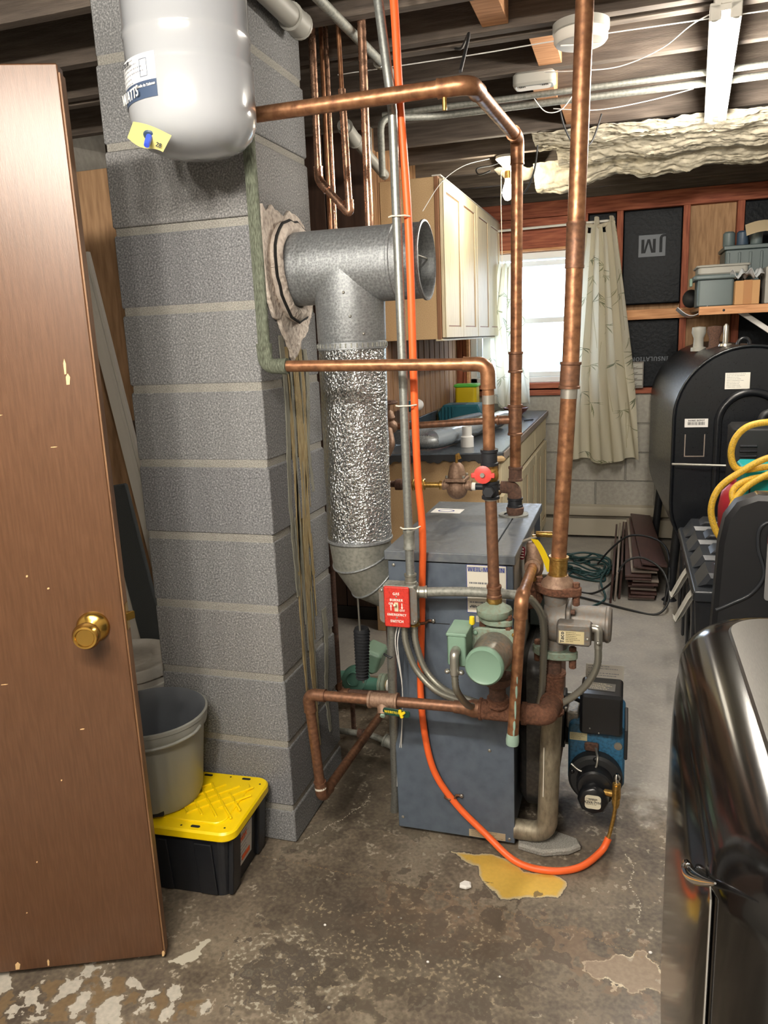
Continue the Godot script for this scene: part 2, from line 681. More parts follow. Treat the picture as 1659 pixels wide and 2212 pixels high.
	tri_map(m, V(7, 7, 7), ntex(noise(0.02, 4, FastNoiseLite.TYPE_SIMPLEX_SMOOTH, 49), [hexc("7a6450"), hexc("716d68"), hexc("787673")]))
	m = std("rust", Color.WHITE, 0.8, 0.2)
	tri_map(m, V(9, 9, 9), ntex(mid, [hexc("4e3429"), hexc("77503c"), hexc("986a52")]), null, relief_fine, 0.3)
	m = std("iron_rust", Color.WHITE, 0.75, 0.2)
	tri_map(m, V(9, 9, 9), ntex(mid, [hexc("493a33"), hexc("64493d"), hexc("80604f")]), null, relief_fine, 0.2)
	m = std("steel_pipe", Color.WHITE, 0.55, 0.5)
	tri_map(m, V(6, 2, 6), ntex(mid, [hexc("6d6153"), hexc("8c8472"), hexc("a59b87")]), null, relief_fine, 0.06)
	m = std("black_iron", hexc("23252a"), 0.5, 0.3)
	m = std("brass", Color.WHITE, 0.35, 0.85)
	tri_map(m, V(9, 9, 9), ntex(mid, [hexc("8d6b35"), hexc("b8924f"), hexc("cfae6b")]))
	m = std("knob_brass", hexc("c19a4e"), 0.22, 0.95)
	m = std("bronze", Color.WHITE, 0.55, 0.45)
	tri_map(m, V(9, 9, 9), ntex(mid, [hexc("74594a"), hexc("8f7461"), hexc("a58a74")]), null, relief_fine, 0.05)
	m = std("chrome", hexc("dfe1e4"), 0.08, 1.0)
	m = std("bolt_steel", hexc("a9a79f"), 0.35, 0.8)

	# boiler
	m = std("boiler_blue", Color.WHITE, 0.42)
	tri_map(m, V(2, 2, 2), ntex(mid, [hexc("4a535f"), hexc("525c69"), hexc("59636f")]), null, relief_mid, 0.02)
	m = std("boiler_top", Color.WHITE, 0.4)
	tri_map(m, V(4, 4, 4), ntex(mid, [hexc("50565d"), hexc("5c6269"), hexc("6a6d6e")]), ntex(mid, [Color(0.3, 0.3, 0.3), Color(0.6, 0.6, 0.6)]))
	m = std("boiler_side", Color.WHITE, 0.5)
	tri_map(m, V(9, 0.6, 9), ntex(mid, [hexc("6c675f"), hexc("86827a"), hexc("9a958b")]))
	m = std("boiler_navy", hexc("2a3444"), 0.5)
	m = std("cover_black", Color.WHITE, 0.42)
	tri_map(m, V(6, 6, 6), ntex(mid, [hexc("1b1c1e"), hexc("2b2a29"), hexc("403c37")]))
	m = std("burner_blue", Color.WHITE, 0.4)
	tri_map(m, V(8, 8, 8), ntex(mid, [hexc("1f4157"), hexc("2f6182"), hexc("336a8d")]))
	m = std("black_enamel", hexc("17181b"), 0.28)
	m = std("black_dull", hexc("1d1e20"), 0.6)
	m = std("switch_red", Color.WHITE, 0.4)
	tri_map(m, V(12, 12, 12), ntex(mid, [hexc("a32a22"), hexc("c8352b"), hexc("cf3b30")]))
	m = std("ivory", hexc("d9cfae"), 0.45)
	m = std("print_white", hexc("e8e6df"), 0.6)
	m = std("print_black", hexc("24262b"), 0.6)
	m = std("print_blue", hexc("2f3c86"), 0.6)
	m = std("print_navy", hexc("40506a"), 0.5)
	m = std("orange_sleeve", hexc("f0672e"), 0.45)
	m = std("wire_white", hexc("d8d8d6"), 0.5)
	m = std("wire_black", hexc("1f2124"), 0.5)
	m = std("wire_green", hexc("1f3f40"), 0.5)
	m = std("tie_white", hexc("d9d4c6"), 0.5)
	m = std("yellow_tag", hexc("e6c81e"), 0.5)
	m = std("red_handle", hexc("c8423c"), 0.4)
	m = std("green_handle", hexc("123f33"), 0.4)

	# plastics and cloth
	m = std("tank_white", hexc("a6a9ae"), 0.2)
	m.clearcoat_enabled = true
	m.clearcoat = 0.6
	m.clearcoat_roughness = 0.08
	m = std("blue_cap", hexc("3e57cf"), 0.35)
	m = std("tag_yellow", hexc("bfb876"), 0.5)
	m = std("lid_yellow", hexc("f7d307"), 0.35)
	m = std("tote_black", hexc("191b20"), 0.45)
	m = std("bucket_grey", hexc("85857f"), 0.38)
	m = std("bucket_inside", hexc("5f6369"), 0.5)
	m = std("bucket_white", Color.WHITE, 0.5)
	tri_map(m, V(3, 3, 3), ntex(mid, [hexc("c4beb4"), hexc("d2cdc4"), hexc("d8d3cb")]))
	m = std("white_panel", hexc("cfcac2"), 0.6)
	m = std("grey_felt", Color.WHITE, 0.95)
	tri_map(m, V(9, 9, 9), ntex(fine, [hexc("3a3d40"), hexc("4f5355"), hexc("606466")]), null, relief_fine, 0.2)
	m = std("ceiling_white", hexc("d6d3ca"), 0.5)
	m = std("clear_cover", Color(0.86, 0.86, 0.84), 0.3)
	m = std("vinyl_white", hexc("dcdfe2"), 0.35)
	m = std("heater_paint", hexc("a9a292"), 0.5)
	m = std("dark_gap", hexc("1b1a19"), 0.9)
	m = std("insulation_black", Color.WHITE, 0.45)
	tri_map(m, V(3, 3, 3), ntex(mid, [hexc("0f1216"), hexc("14181d"), hexc("1a1f25")]), null, relief_mid, 0.12)
	m.metallic_specular = 0.25
	m = std("print_grey", hexc("565d66"), 0.5)
	m = std("canvas", Color.WHITE, 0.9)
	tri_map(m, V(3, 3, 3), ntex(mid, [hexc("9c9482"), hexc("ada592"), hexc("bcb5a4")]), null, relief_mid, 0.25)
	m = std("oil_tank", Color.WHITE, 0.25)
	tri_map(m, V(9, 9, 0.7), ntex(mid, [hexc("131519"), hexc("181b20")]), ntex(mid, [Color(0.26, 0.26, 0.26), Color(0.36, 0.36, 0.36)]))
	m = std("bin_grey", hexc("5c6a6c"), 0.45)
	m = std("bin_pale", hexc("9b9a93"), 0.5)
	m = std("bin_blue", hexc("3a4d62"), 0.45)
	m = std("cardboard", hexc("b98f62"), 0.8)
	m = std("parcel_tape", hexc("a8794f"), 0.25)
	m = std("poly_bag", hexc("c8ccd0"), 0.2)
	m = std("paper_cream", hexc("c9b796"), 0.8)
	m = std("film_clear", Color(0.8, 0.86, 0.92, 0.35), 0.15)
	m.transparency = BaseMaterial3D.TRANSPARENCY_ALPHA
	m = std("toolbox_black", hexc("26282c"), 0.35)
	m = std("toolbox_sheen", hexc("34373c"), 0.25)
	m = std("latch_grey", hexc("b4b2aa"), 0.4)
	m = std("hose_yellow", Color.WHITE, 0.5)
	tri_map(m, V(14, 14, 14), ntex(mid, [hexc("8a7640"), hexc("d9ad35"), hexc("e8bd3e")]))
	m = std("teal_plastic", hexc("18a3a3"), 0.35)
	m = std("red_plastic", hexc("8e1f2a"), 0.35)
	m = std("maroon", hexc("6f1426"), 0.5)
	m = std("tag_grey", hexc("8f8f8f"), 0.5)
	m = std("pink_clip", hexc("d6535f"), 0.4)
	m = std("case_black", hexc("1d1e21"), 0.5)
	m = std("fridge_black", hexc("0d0c0c"), 0.14)
	m = std("fridge_top", Color.WHITE, 0.33, 0.7)
	tri_map(m, V(12, 12, 0.8), ntex(fine, [hexc("4c4a46"), hexc("5d5b56")]))
	m = std("drill_teal", hexc("1e5a68"), 0.45)
	m = std("tub_yellow", hexc("d2b81c"), 0.35)
	m = std("tub_green", hexc("5fc24a"), 0.35)
	m = std("pvc_white", hexc("e2e1de"), 0.35)
	m = std("bowl_brown", hexc("6b3f33"), 0.3)
	m = std("bristle", hexc("15171c"), 0.8)
	m = std("pink_cloth", hexc("b5617b"), 0.8)
	m = std("paper_white", hexc("e5e3df"), 0.7)
	m = std("outside_pale", hexc("dfe6e3"), 0.9)
	m = std("outside_blue", hexc("a9d6e0"), 0.9)
	m = std("wall_grey", Color.WHITE, 0.9)
	tri_map(m, V(2, 2, 2), ntex(mid, [hexc("8b8780"), hexc("a29e96")]))
	m = std("glass", Color(0.95, 0.98, 1.0, 0.04), 0.03)
	m.transparency = BaseMaterial3D.TRANSPARENCY_ALPHA
	for k in [["tube_glow", Color(1.0, 0.98, 0.93), 7.0], ["bulb_glow", Color(1.0, 0.97, 0.88), 9.0]]:
		m = std(k[0], Color.WHITE, 0.4)
		m.emission_enabled = true
		m.emission = k[1]
		m.emission_energy_multiplier = k[2]


# bamboo sprays printed on pale cloth
func curtain_cloth() -> void:
	var w := 512
	var h := 1024
	var im := Image.create(w, h, false, Image.FORMAT_RGBA8)
	im.fill(hexc("e3deca"))
	var r := RandomNumberGenerator.new()
	r.seed = 77
	for k in 9:
		var x := r.randf_range(20, w - 20)
		var y := r.randf_range(0, h)
		var lean := r.randf_range(-0.12, 0.12)
		for s in r.randi_range(200, 420):
			im.fill_rect(Rect2i(int(x + lean * s), int(fposmod(y + s, h)), 2, 1), hexc("bfb998"))
	for k in 34:
		var c := Vector2(r.randf_range(20, w - 20), r.randf_range(30, h - 30))
		var col: Color = [hexc("989b7c"), hexc("868b74"), hexc("a8a78a")][k % 3]
		for l in r.randi_range(4, 8):
			var a := r.randf_range(-0.3, PI + 0.3)
			var len := r.randf_range(30, 80)
			for s in 60:
				var u := s / 60.0
				var p := c + Vector2(cos(a), sin(a)) * len * u
				var wd := 1.0 + 3.6 * sin(PI * u)
				var q := p - Vector2(-sin(a), cos(a)) * wd * 0.5
				im.fill_rect(Rect2i(int(q.x), int(q.y), maxi(1, int(wd)), maxi(1, int(wd * 0.7))).intersection(Rect2i(0, 0, w, h)), col)
	var m := std("curtain", Color.WHITE, 0.9)
	m.albedo_texture = ImageTexture.create_from_image(im)
	m.backlight_enabled = true
	m.backlight = Color(0.95, 0.95, 0.95)


func inside(p: Vector2, pg: PackedVector2Array) -> float:
	# signed distance, positive inside
	var d := 1e9
	for i in pg.size():
		var q := Geometry2D.get_closest_point_to_segment(p, pg[i], pg[(i + 1) % pg.size()])
		d = minf(d, p.distance_to(q))
	return d if Geometry2D.is_point_in_polygon(p, pg) else -d


# stained concrete: a picture of the slab from (x0, z0), s metres to the pixel
func floor_tex(w: int, h: int, x0: float, z0: float, s: float) -> ImageTexture:
	var field := func(freq: float, oct: int, sd: int) -> PackedByteArray:
		var f := noise(freq * s, oct, FastNoiseLite.TYPE_SIMPLEX_SMOOTH, sd)
		f.offset = V(x0 / s, z0 / s, 0)
		return f.get_image(w, h, false, false, false).get_data()
	var broad: PackedByteArray = field.call(1.3, 4, 61)
	var patch: PackedByteArray = field.call(4.5, 5, 62)
	var grain: PackedByteArray = field.call(60.0, 4, 63)
	var flake: PackedByteArray = field.call(14.0, 6, 64)
	var stain := poly([-0.452, -1.91, -0.367, -1.925, -0.287, -1.92, -0.244, -1.875, -0.166, -1.89, -0.13, -1.861, -0.125, -1.835, -0.146, -1.797, -0.209, -1.781, -0.289, -1.748, -0.312, -1.778, -0.342, -1.808, -0.372, -1.868, -0.43, -1.894])
	var chip := poly([-0.085, -1.59, -0.029, -1.609, 0.012, -1.649, 0.07, -1.656, 0.104, -1.623, 0.118, -1.592, 0.112, -1.557, 0.053, -1.535, -0.006, -1.539, -0.037, -1.558])
	var pale := poly([-1.6, -1.14, -1.369, -1.19, -1.218, -1.253, -1.082, -1.321, -0.934, -1.336, -0.882, -1.308, -0.937, -1.22, -1.106, -1.13, -1.289, -1.04, -1.6, -0.95])
	var streak := poly([-1.03, -1.345, -1.0, -1.372, -0.97, -1.43, -0.955, -1.436, -0.958, -1.39, -0.99, -1.345])
	var rusty := poly([-0.62, -1.74, -0.31, -1.72, -0.1, -1.69, 0.12, -1.63, 0.1, -1.5, -0.1, -1.57, -0.35, -1.55, -0.62, -1.6])
	var darks := poly([-0.85, -1.424, -0.74, -1.49, -0.602, -1.404, -0.66, -1.303, -0.784, -1.317])
	var browns := poly([-0.85, -1.68, -0.45, -1.72, -0.15, -1.64, -0.25, -1.4, -0.65, -1.36])
	var damp := poly([-0.88, -1.85, -0.62, -1.95, -0.6, -2.5, -0.95, -2.5, -0.93, -1.9])
	var cracks := [[-0.89, -1.855, -0.872, -1.89, -0.85, -1.915, -0.846, -1.94, -0.811, -1.98, -0.8, -2.02, -0.769, -2.078, -0.775, -2.144], [0.02, -2.02, 0.045, -1.96, 0.03, -1.9, 0.06, -1.82, 0.05, -1.75]]
	var joint := [-1.1, -1.765, -0.624, -1.746, -0.435, -1.738, -0.308, -1.72, -0.097, -1.689, 0.095, -1.634, 0.4, -1.6]
	var lists := [stain, chip, pale, streak, rusty, darks, browns, damp]
	var boxes := []
	for pg in lists:
		var b := Rect2(pg[0], Vector2.ZERO)
		for p in pg:
			b = b.expand(p)
		boxes.append(b.grow(0.09))
	var bytes := PackedByteArray()
	bytes.resize(w * h * 3)
	var low := hexc("463d34").srgb_to_linear()
	var mid := hexc("6b6052").srgb_to_linear()
	var high := hexc("948977").srgb_to_linear()
	var cool := hexc("aaa7a1").srgb_to_linear()
	var brown := Color(0.13, 0.09, 0.058)
	for y in h:
		var pz := z0 + (y + 0.5) * s
		for x in w:
			var i := y * w + x
			var px := x0 + (x + 0.5) * s
			var b := broad[i] / 255.0
			var p := patch[i] / 255.0
			var g := grain[i] / 255.0
			var f := flake[i] / 255.0
			var u := clampf(0.5 + (b - 0.5) * 0.8 + (p - 0.5) * 0.9 + (g - 0.5) * 0.7 + (f - 0.5) * 0.5, 0.0, 1.0)
			var c: Color = low.lerp(mid, u * 2.0) if u < 0.5 else mid.lerp(high, u * 2.0 - 1.0)
			if p > 0.54:
				c = c.lerp(brown, 0.5 * smoothstep(0.5, 0.6, f * 0.6 + g * 0.4))
			if f > 0.66 and g > 0.52:
				c = c.lerp(Color(0.42, 0.38, 0.3), 0.6)
			# the far part of the slab was never painted: plainer, greyer concrete
			var k := clampf((-2.2 - pz + (b - 0.5) * 1.2 + (f - 0.5) * 0.3) / 0.25, 0.0, 1.0)
			if px > -0.4 or pz < -3.0:
				c = c.lerp(cool * (0.75 + 0.3 * p + 0.2 * g), 0.75 * k)
			if pz > -2.7:
				var q := Vector2(px, pz)
				for n in 8:
					if not boxes[n].has_point(q):
						continue
					var d := inside(q, lists[n])
					match n:
						0:
							d += (f - 0.5) * 0.025
							if d > 0.0:
								c = Color(0.62, 0.40, 0.07).lerp(Color(0.5, 0.44, 0.3), clampf(1.0 - d / 0.01, 0.0, 1.0)) * (0.8 + 0.25 * p + 0.15 * g)
							elif d > -0.003:
								c = c * 0.5
						1:
							d += (f - 0.5) * 0.08
							if d > 0.0:
								c = Color(0.36, 0.30, 0.23) * (0.7 + 0.6 * g) if d > 0.006 else Color(0.6, 0.52, 0.38)
						2:
							if d + (p - 0.5) * 0.25 > 0.0:
								if f > 0.53:
									c = Color(0.45, 0.42, 0.36) * (0.8 + 0.4 * g)
								elif f < 0.43:
									c = Color(0.17, 0.115, 0.06) * (0.8 + 0.4 * g)
						3:
							if d + (f - 0.5) * 0.04 > 0.0:
								c = Color(0.5, 0.47, 0.38)
						4:
							if d + (f - 0.5) * 0.3 > 0.0:
								c = c.lerp(Color(0.2, 0.125, 0.075), 0.5)
						5:
							if d + (f - 0.5) * 0.35 > 0.0:
								c = c.lerp(Color(0.055, 0.045, 0.038), 0.72) if g > 0.4 else c
							elif d > -0.05 and g > 0.62:
								c = Color(0.36, 0.33, 0.26)
						6:
							if d + (f - 0.5) * 0.5 + (p - 0.5) * 0.3 > 0.0:
								c = c.lerp(Color(0.08, 0.062, 0.045), 0.35 + 0.4 * smoothstep(0.4, 0.6, f))
								if g > 0.63 and f < 0.52:
									c = Color(0.3, 0.25, 0.17)
						7:
							if d + (p - 0.5) * 0.3 + (f - 0.5) * 0.1 > 0.0:
								c = c * 0.62
			bytes[i * 3] = int(clampf(c.r, 0.0, 1.0) ** 0.4545 * 255.0)
			bytes[i * 3 + 1] = int(clampf(c.g, 0.0, 1.0) ** 0.4545 * 255.0)
			bytes[i * 3 + 2] = int(clampf(c.b, 0.0, 1.0) ** 0.4545 * 255.0)
	var im := Image.create_from_data(w, h, false, Image.FORMAT_RGB8, bytes)
	for cr in cracks:
		line(im, cr, hexc("bdb6a6"), 3, x0, z0, s, s, 5)
	line(im, joint, hexc("957a58"), 2, x0, z0, s, s, 6)
	return ImageTexture.create_from_image(im)


func floor_material() -> void:
	var rough := ntex(noise(0.008, 4, FastNoiseLite.TYPE_SIMPLEX_SMOOTH, 65), [Color(0.38, 0.38, 0.38), Color(0.66, 0.66, 0.66)])
	for k in 2:
		var m := std(["floor_near", "floor_far"][k], Color.WHITE, 1.0)
		m.albedo_texture = floor_tex(1960, 1440, -1.65, -2.68, 0.00122) if k == 0 else floor_tex(950, 1275, -2.4, -5.7, 0.004)
		m.roughness_texture = rough


func line(im: Image, pts: Array, c: Color, wd: int, x0: float, z0: float, sx: float, sz: float, sd: int) -> void:
	var r := RandomNumberGenerator.new()
	r.seed = sd
	for i in range(0, pts.size() - 2, 2):
		var a := Vector2(pts[i], pts[i + 1])
		var b := Vector2(pts[i + 2], pts[i + 3])
		var n := int(a.distance_to(b) / 0.003) + 1
		for s in n:
			var p := a.lerp(b, float(s) / n) + Vector2(r.randf_range(-1, 1), r.randf_range(-1, 1)) * 0.003
			if r.randf() < 0.8 and Rect2i(8, 8, im.get_width() - 16, im.get_height() - 16).has_point(Vector2i(int((p.x - x0) / sx), int((p.y - z0) / sz))):
				im.fill_rect(Rect2i(int((p.x - x0) / sx), int((p.y - z0) / sz), r.randi_range(1, wd), r.randi_range(1, wd)), c)


func _ready() -> void:
	var cam := Camera3D.new()
	cam.name = "camera"
	cam.position = V(0, 1.435, 0)
	cam.rotation_degrees = V(-12.448, 17.787, -2.429)
	cam.fov = 66.836
	cam.near = 0.02
	cam.far = 200.0
	cam.current = true
	add_child(cam)
	var env := Environment.new()
	env.background_mode = Environment.BG_SKY
	var sky := Sky.new()
	var sm := ProceduralSkyMaterial.new()
	sm.sky_top_color = Color(0.72, 0.82, 0.95)
	sm.sky_horizon_color = Color(0.93, 0.96, 1.0)
	sm.ground_bottom_color = Color(0.55, 0.55, 0.5)
	sm.ground_horizon_color = Color(0.8, 0.82, 0.82)
	sm.sky_energy_multiplier = 1.0
	sm.energy_multiplier = 11.0
	sky.sky_material = sm
	env.sky = sky
	env.tonemap_mode = Environment.TONE_MAPPER_LINEAR
	env.tonemap_exposure = 1.32
	env.sdfgi_enabled = true
	env.ssao_enabled = true
	env.ssil_enabled = true
	var we := WorldEnvironment.new()
	we.name = "environment"
	we.environment = env
	add_child(we)
	font.font_names = PackedStringArray(["Droid Sans"])
	font.font_weight = 700
	rng.seed = 20240
	materials()
	curtain_cloth()
	floor_material()
	lamps()
	structure()
	chimney()
	boiler()
	plumbing()
	wiring()
	burner()
	behind_flue()
	left_corner()
	kitchen()
	far_wall_things()
	tank_corner()
	foreground_fridge()
	ceiling_things()
	small_things()


# bare-tube fixture along local x, built at the origin and then placed
func tube_fixture(called: String, label: String, at: Vector3, turn: float, length: float, energy: float, n: int, chain: float, gap := 0.045) -> void:
	var o := thing(called, label, "light", at)
	o.rotation.y = turn
	org[o] = Vector3.ZERO
	part(o, "channel", G().box(V(0, 0.042, 0), V(length, 0.045, gap * 2.0 + 0.012), 0.006), M.ceiling_white)
	part(o, "ballast_cover", G().prism(poly([-gap * 1.6, 0.02, gap * 1.6, 0.02, gap * 0.5, 0.004, -gap * 0.5, 0.004]), length, Transform3D(Basis(V(0, 0, -1), V(0, 1, 0), V(1, 0, 0)), V(-length / 2, 0.0, 0)), 0.001), M.ceiling_white)
	for s in [-1, 1]:
		var tb := part(o, "tube_lamp", rod(V(-length / 2 + 0.02, -0.005, gap * s), V(length / 2 - 0.02, -0.005, gap * s), 0.0145, 12), M.tube_glow)
		for e in [-1, 1]:
			part(tb, "end_cap", rod(V(e * (length / 2 - 0.02), -0.005, gap * s), V(e * (length / 2 - 0.004), -0.005, gap * s), 0.0155, 12), M.solder)
			part(o, "lamp_holder", G().box(V(e * (length / 2 - 0.006), 0.005, gap * s), V(0.012, 0.045, 0.03), 0.003), M.ceiling_white)
	if chain > 0.0:
		for e in [-1, 1]:
			part(o, "hanging_chain", G().tube([V(e * length * 0.4, 0.07, 0), V(e * length * 0.4, 0.07 + chain, 0)], 0.003, 6), M.bolt_steel)
	for k in n:
		var l := OmniLight3D.new()
		l.name = "tube_light"
		l.light_energy = energy / n
		l.light_color = Color(1.0, 0.965, 0.91)
		l.light_size = 0.03
		l.omni_range = 12.0
		l.omni_attenuation = 2.0
		l.shadow_enabled = true
		o.add_child(l, true)
		l.position = V((k - (n - 1) * 0.5) / n * length, -0.055, 0)


func lamps() -> void:
	tube_fixture("hanging_shop_light", "two-tube shop light hung on chains above the viewer", V(-0.62, 2.15, -0.2), 0.0, 1.2, 3.1, 6, 0.1)
	tube_fixture("ceiling_strip_light", "two-tube strip light fixed below the joists behind the viewer", V(-0.5, 2.262, 0.6), PI / 2, 1.16, 2.0, 5, 0.0, 0.026)
	tube_fixture("ceiling_strip_light", "bright two-tube strip light fixed below the joists near the dust sheet", V(0.262, 2.262, -3.09), PI / 2 - 0.07, 1.16, 1.7, 5, 0.0, 0.026)
	var o := thing("bare_bulb_lamp", "glowing bare bulb in a white ceiling holder with pull string", "light", V(-0.62, 2.32, -4.22))
	part(o, "holder", G().lathe([Vector2(0, 0), Vector2(0.058, 0), Vector2(0.06, -0.012), Vector2(0.045, -0.028), Vector2(0.028, -0.045), Vector2(0.024, -0.07), Vector2(0, -0.07)], Transform3D(Basis.IDENTITY, V(-0.62, 2.318, -4.22))), M.ceiling_white)
	part(o, "bulb", G().lathe([Vector2(0, -0.085), Vector2(0.014, -0.08), Vector2(0.024, -0.062), Vector2(0.028, -0.045), Vector2(0.024, -0.024), Vector2(0.015, 0.0), Vector2(0.012, 0.025), Vector2(0.0, 0.025)], Transform3D(Basis.IDENTITY, V(-0.62, 2.19, -4.22)), 16), M.bulb_glow)
	part(o, "socket", rod(V(-0.62, 2.25, -4.22), V(-0.62, 2.212, -4.22), 0.014), M.brass)
	part(o, "pull_string", G().tube([V(-0.648, 2.25, -4.19), V(-0.65, 2.1, -4.188), V(-0.645, 1.78, -4.188)], 0.0022, 6), M.tie_white)
	var l := OmniLight3D.new()
	l.name = "bulb_light"
	l.light_energy = 0.22
	l.light_color = Color(1.0, 0.95, 0.85)
	l.light_size = 0.025
	l.omni_range = 12.0
	l.omni_attenuation = 2.0
	l.shadow_enabled = true
	o.add_child(l)
	l.position = V(0, -0.175, 0)


func structure() -> void:
	var fo := thing("floor", "stained worn concrete basement floor", "floor", Vector3.ZERO, "", "structure")
	for k in 2:
		var fl := G()
		var x0: float = [-1.65, -2.4][k]
		var z0: float = [-2.68, -5.7][k]
		var x1: float = x0 + [1960 * 0.00122, 3.8][k]
		var z1: float = z0 + [1440 * 0.00122, 5.1][k]
		var rects := [[x0, z0, x1, z1]] if k == 0 else [[-2.4, -5.7, 1.4, -2.68], [-2.4, -2.68, -1.65, -0.9232], [0.7412, -2.68, 1.4, -0.9232], [-2.4, -0.9232, 1.4, 1.3]]
		for q in rects:
			var a := fl.v.size()
			for c in [[q[0], q[1]], [q[2], q[1]], [q[2], q[3]], [q[0], q[3]]]:
				fl.add(V(c[0], 0, c[1]), Vector3.UP, Vector2((c[0] - x0) / (x1 - x0), (c[1] - z0) / (z1 - z0)))
			fl.quad(a, a + 1, a + 2, a + 3)
		if k == 1:
			fl.bx(V(-2.4, -0.12, -5.7), V(1.4, -0.004, 1.3), 0.001)
		part(fo, ["near_slab", "far_slab"][k], fl, [M.floor_near, M.floor_far][k])

	# ceiling of joists under boards
	var c := thing("ceiling", "open timber joists under dark floor boards", "ceiling", Vector3.ZERO, "", "structure")
	for k in 26:
		part(c, "floor_board", G().bx(V(-2.5 + k * 0.16, 2.556, -5.8), V(-2.5 + k * 0.16 + 0.157, 2.59, 1.4), 0.002), M.subfloor)
	part(c, "roof_slab", G().bx(V(-2.6, 2.6, -5.9), V(1.7, 2.66, 1.5), 0.002), M.subfloor)
	for z in [0.9, 0.49, 0.08, -0.33, -0.74, -1.15, -1.56, -1.97, -2.3, -2.58, -2.645, -3.0, -3.42, -3.83, -4.2, -4.6, -5.0, -5.4]:
		part(c, "joist", G().bx(V(-2.4, 2.322 + rng.randf_range(-0.003, 0.003), z - 0.019), V(1.4, 2.556, z + 0.019), 0.002), M.joist_wood)
	for b in [[-0.43, -2.58, -2.3], [-0.31, -3.0, -2.645], [-0.36, -3.42, -3.0], [-0.28, -3.83, -3.42]]:
		part(c, "blocking", G().bx(V(b[0] - 0.019, 2.335, b[1] + 0.021), V(b[0] + 0.06, 2.55, b[2] - 0.021), 0.002), M.pale_stud)

	# plain outer shell
	solo("wall_right", G().bx(V(1.4, 0, -5.8), V(1.55, 2.6, 1.45), 0.002), M.wall_grey, "grey basement wall along the tank side", "wall", Vector3.ZERO, "", "structure")
	solo("wall_front", G().bx(V(-2.55, 0, 1.3), V(1.55, 2.6, 1.45), 0.002), M.wall_grey, "grey basement wall behind the viewer", "wall", Vector3.ZERO, "", "structure")
	solo("wall_left", G().bx(V(-2.55, 0, -3.8), V(-2.4, 2.6, 1.45), 0.002), M.wall_grey, "grey basement wall beyond the door", "wall", Vector3.ZERO, "", "structure")
	var w := thing("wall_partition", "dark brown panelled partition behind the chimney", "wall", Vector3.ZERO, "", "structure")
	part(w, "core", G().bx(V(-2.4, 0.0, -3.76), V(-1.2, 2.556, -3.68), 0.002), M.brown_panel)
	for k in 6:
		part(w, "panel", G().bx(V(-1.2 - (k + 1) * 0.2, 0.07, -3.68), V(-1.2 - k * 0.2 - 0.004, 2.556, -3.666), 0.002), M.brown_panel)
	part(w, "skirting", G().bx(V(-2.4, 0.0, -3.68), V(-1.2, 0.07, -3.66), 0.003), M.black_dull)
	# plank wall behind the kitchen cabinets
	w = thing("wall_plank", "vertical brown plank wall with pale gaps beside the worktop", "wall", Vector3.ZERO, "", "structure")
	part(w, "core", G().bx(V(-1.36, 0, -5.72), V(-1.21, 2.556, -3.7), 0.002), M.white_trim)
	for k in 14:
		var z := -3.72 - k * 0.135
		part(w, "plank", G().bx(V(-1.21, 0.0, z - 0.118), V(-1.196, 2.556, z), 0.003), M.plank_wood)
	# alcove wall left of the chimney
	w = thing("wall_alcove", "tan plywood wall left of the chimney", "wall", Vector3.ZERO, "", "structure")
	for k in 3:
		part(w, "board", G().bx(V(-1.31 - (k + 1) * 0.37, 0, -2.42), V(-1.31 - k * 0.37 - 0.004, 2.04, -2.4), 0.002), M.plywood)
	part(w, "batten", G().bx(V(-2.0, 0, -2.4), V(-1.94, 2.04, -2.385), 0.003), M.white_trim)
	part(w, "corner_post", G().bx(V(-1.4, 0, -2.4), V(-1.31, 2.04, -2.36), 0.003), M.red_wood_upright)

	# far wall: block below, timber frame above
	w = thing("wall_far", "far wall of pale concrete block below open timber framing", "wall", Vector3.ZERO, "", "structure")
	part(w, "mortar_bed", G().bx(V(-1.36, 0, -5.8), V(1.4, 1.012, -5.606), 0.001), M.mortar)
	for row in 5:
		var y := 0.005 + row * 0.2015
		for k in 8:
			var xa := -1.21 + k * 0.4 - (0.2 if row % 2 else 0.0)
			if xa + 0.39 < -1.2:
				continue
			part(w, "concrete_block", G().bx(V(maxf(xa, -1.205), y, -5.66), V(minf(xa + 0.39, 1.39), y + 0.191, -5.6 + rng.randf_range(-0.002, 0.002)), 0.004), M.block_pale)
	part(w, "sill_plate", G().bx(V(-1.21, 1.012, -5.72), V(1.4, 1.05, -5.585), 0.003), M.red_wood)
	part(w, "sheathing", G().bx(V(-0.3, 1.05, -5.8), V(1.4, 2.556, -5.715), 0.002), M.plywood)
	part(w, "sheathing", G().bx(V(-1.36, 1.05, -5.8), V(-1.12, 2.556, -5.715), 0.002), M.plywood)
	part(w, "sheathing", G().bx(V(-1.12, 2.0, -5.8), V(-0.3, 2.556, -5.715), 0.002), M.plywood)
	part(w, "sheathing", G().bx(V(-1.12, 1.05, -5.8), V(-0.3, 1.07, -5.715), 0.002), M.plywood)
	for x in [-1.2, -1.155, -0.335, -0.11, 0.3, 0.62, 1.02]:
		part(w, "stud", G().bx(V(x, 1.05, -5.715), V(x + 0.042, 2.3, -5.61), 0.003), M.red_wood_upright)
	part(w, "header", G().bx(V(-1.112, 1.99, -5.715), V(-0.335, 2.135, -5.6), 0.003), M.red_wood)
	part(w, "rim_board", G().bx(V(-1.2, 2.3, -5.715), V(1.4, 2.556, -5.62), 0.003), M.joist_wood)
	part(w, "top_plate", G().bx(V(-1.2, 2.2, -5.71), V(1.4, 2.3, -5.6), 0.003), M.red_wood)
	part(w, "nailer", G().bx(V(-1.112, 2.138, -5.7), V(-0.335, 2.198, -5.605), 0.003), M.red_wood)
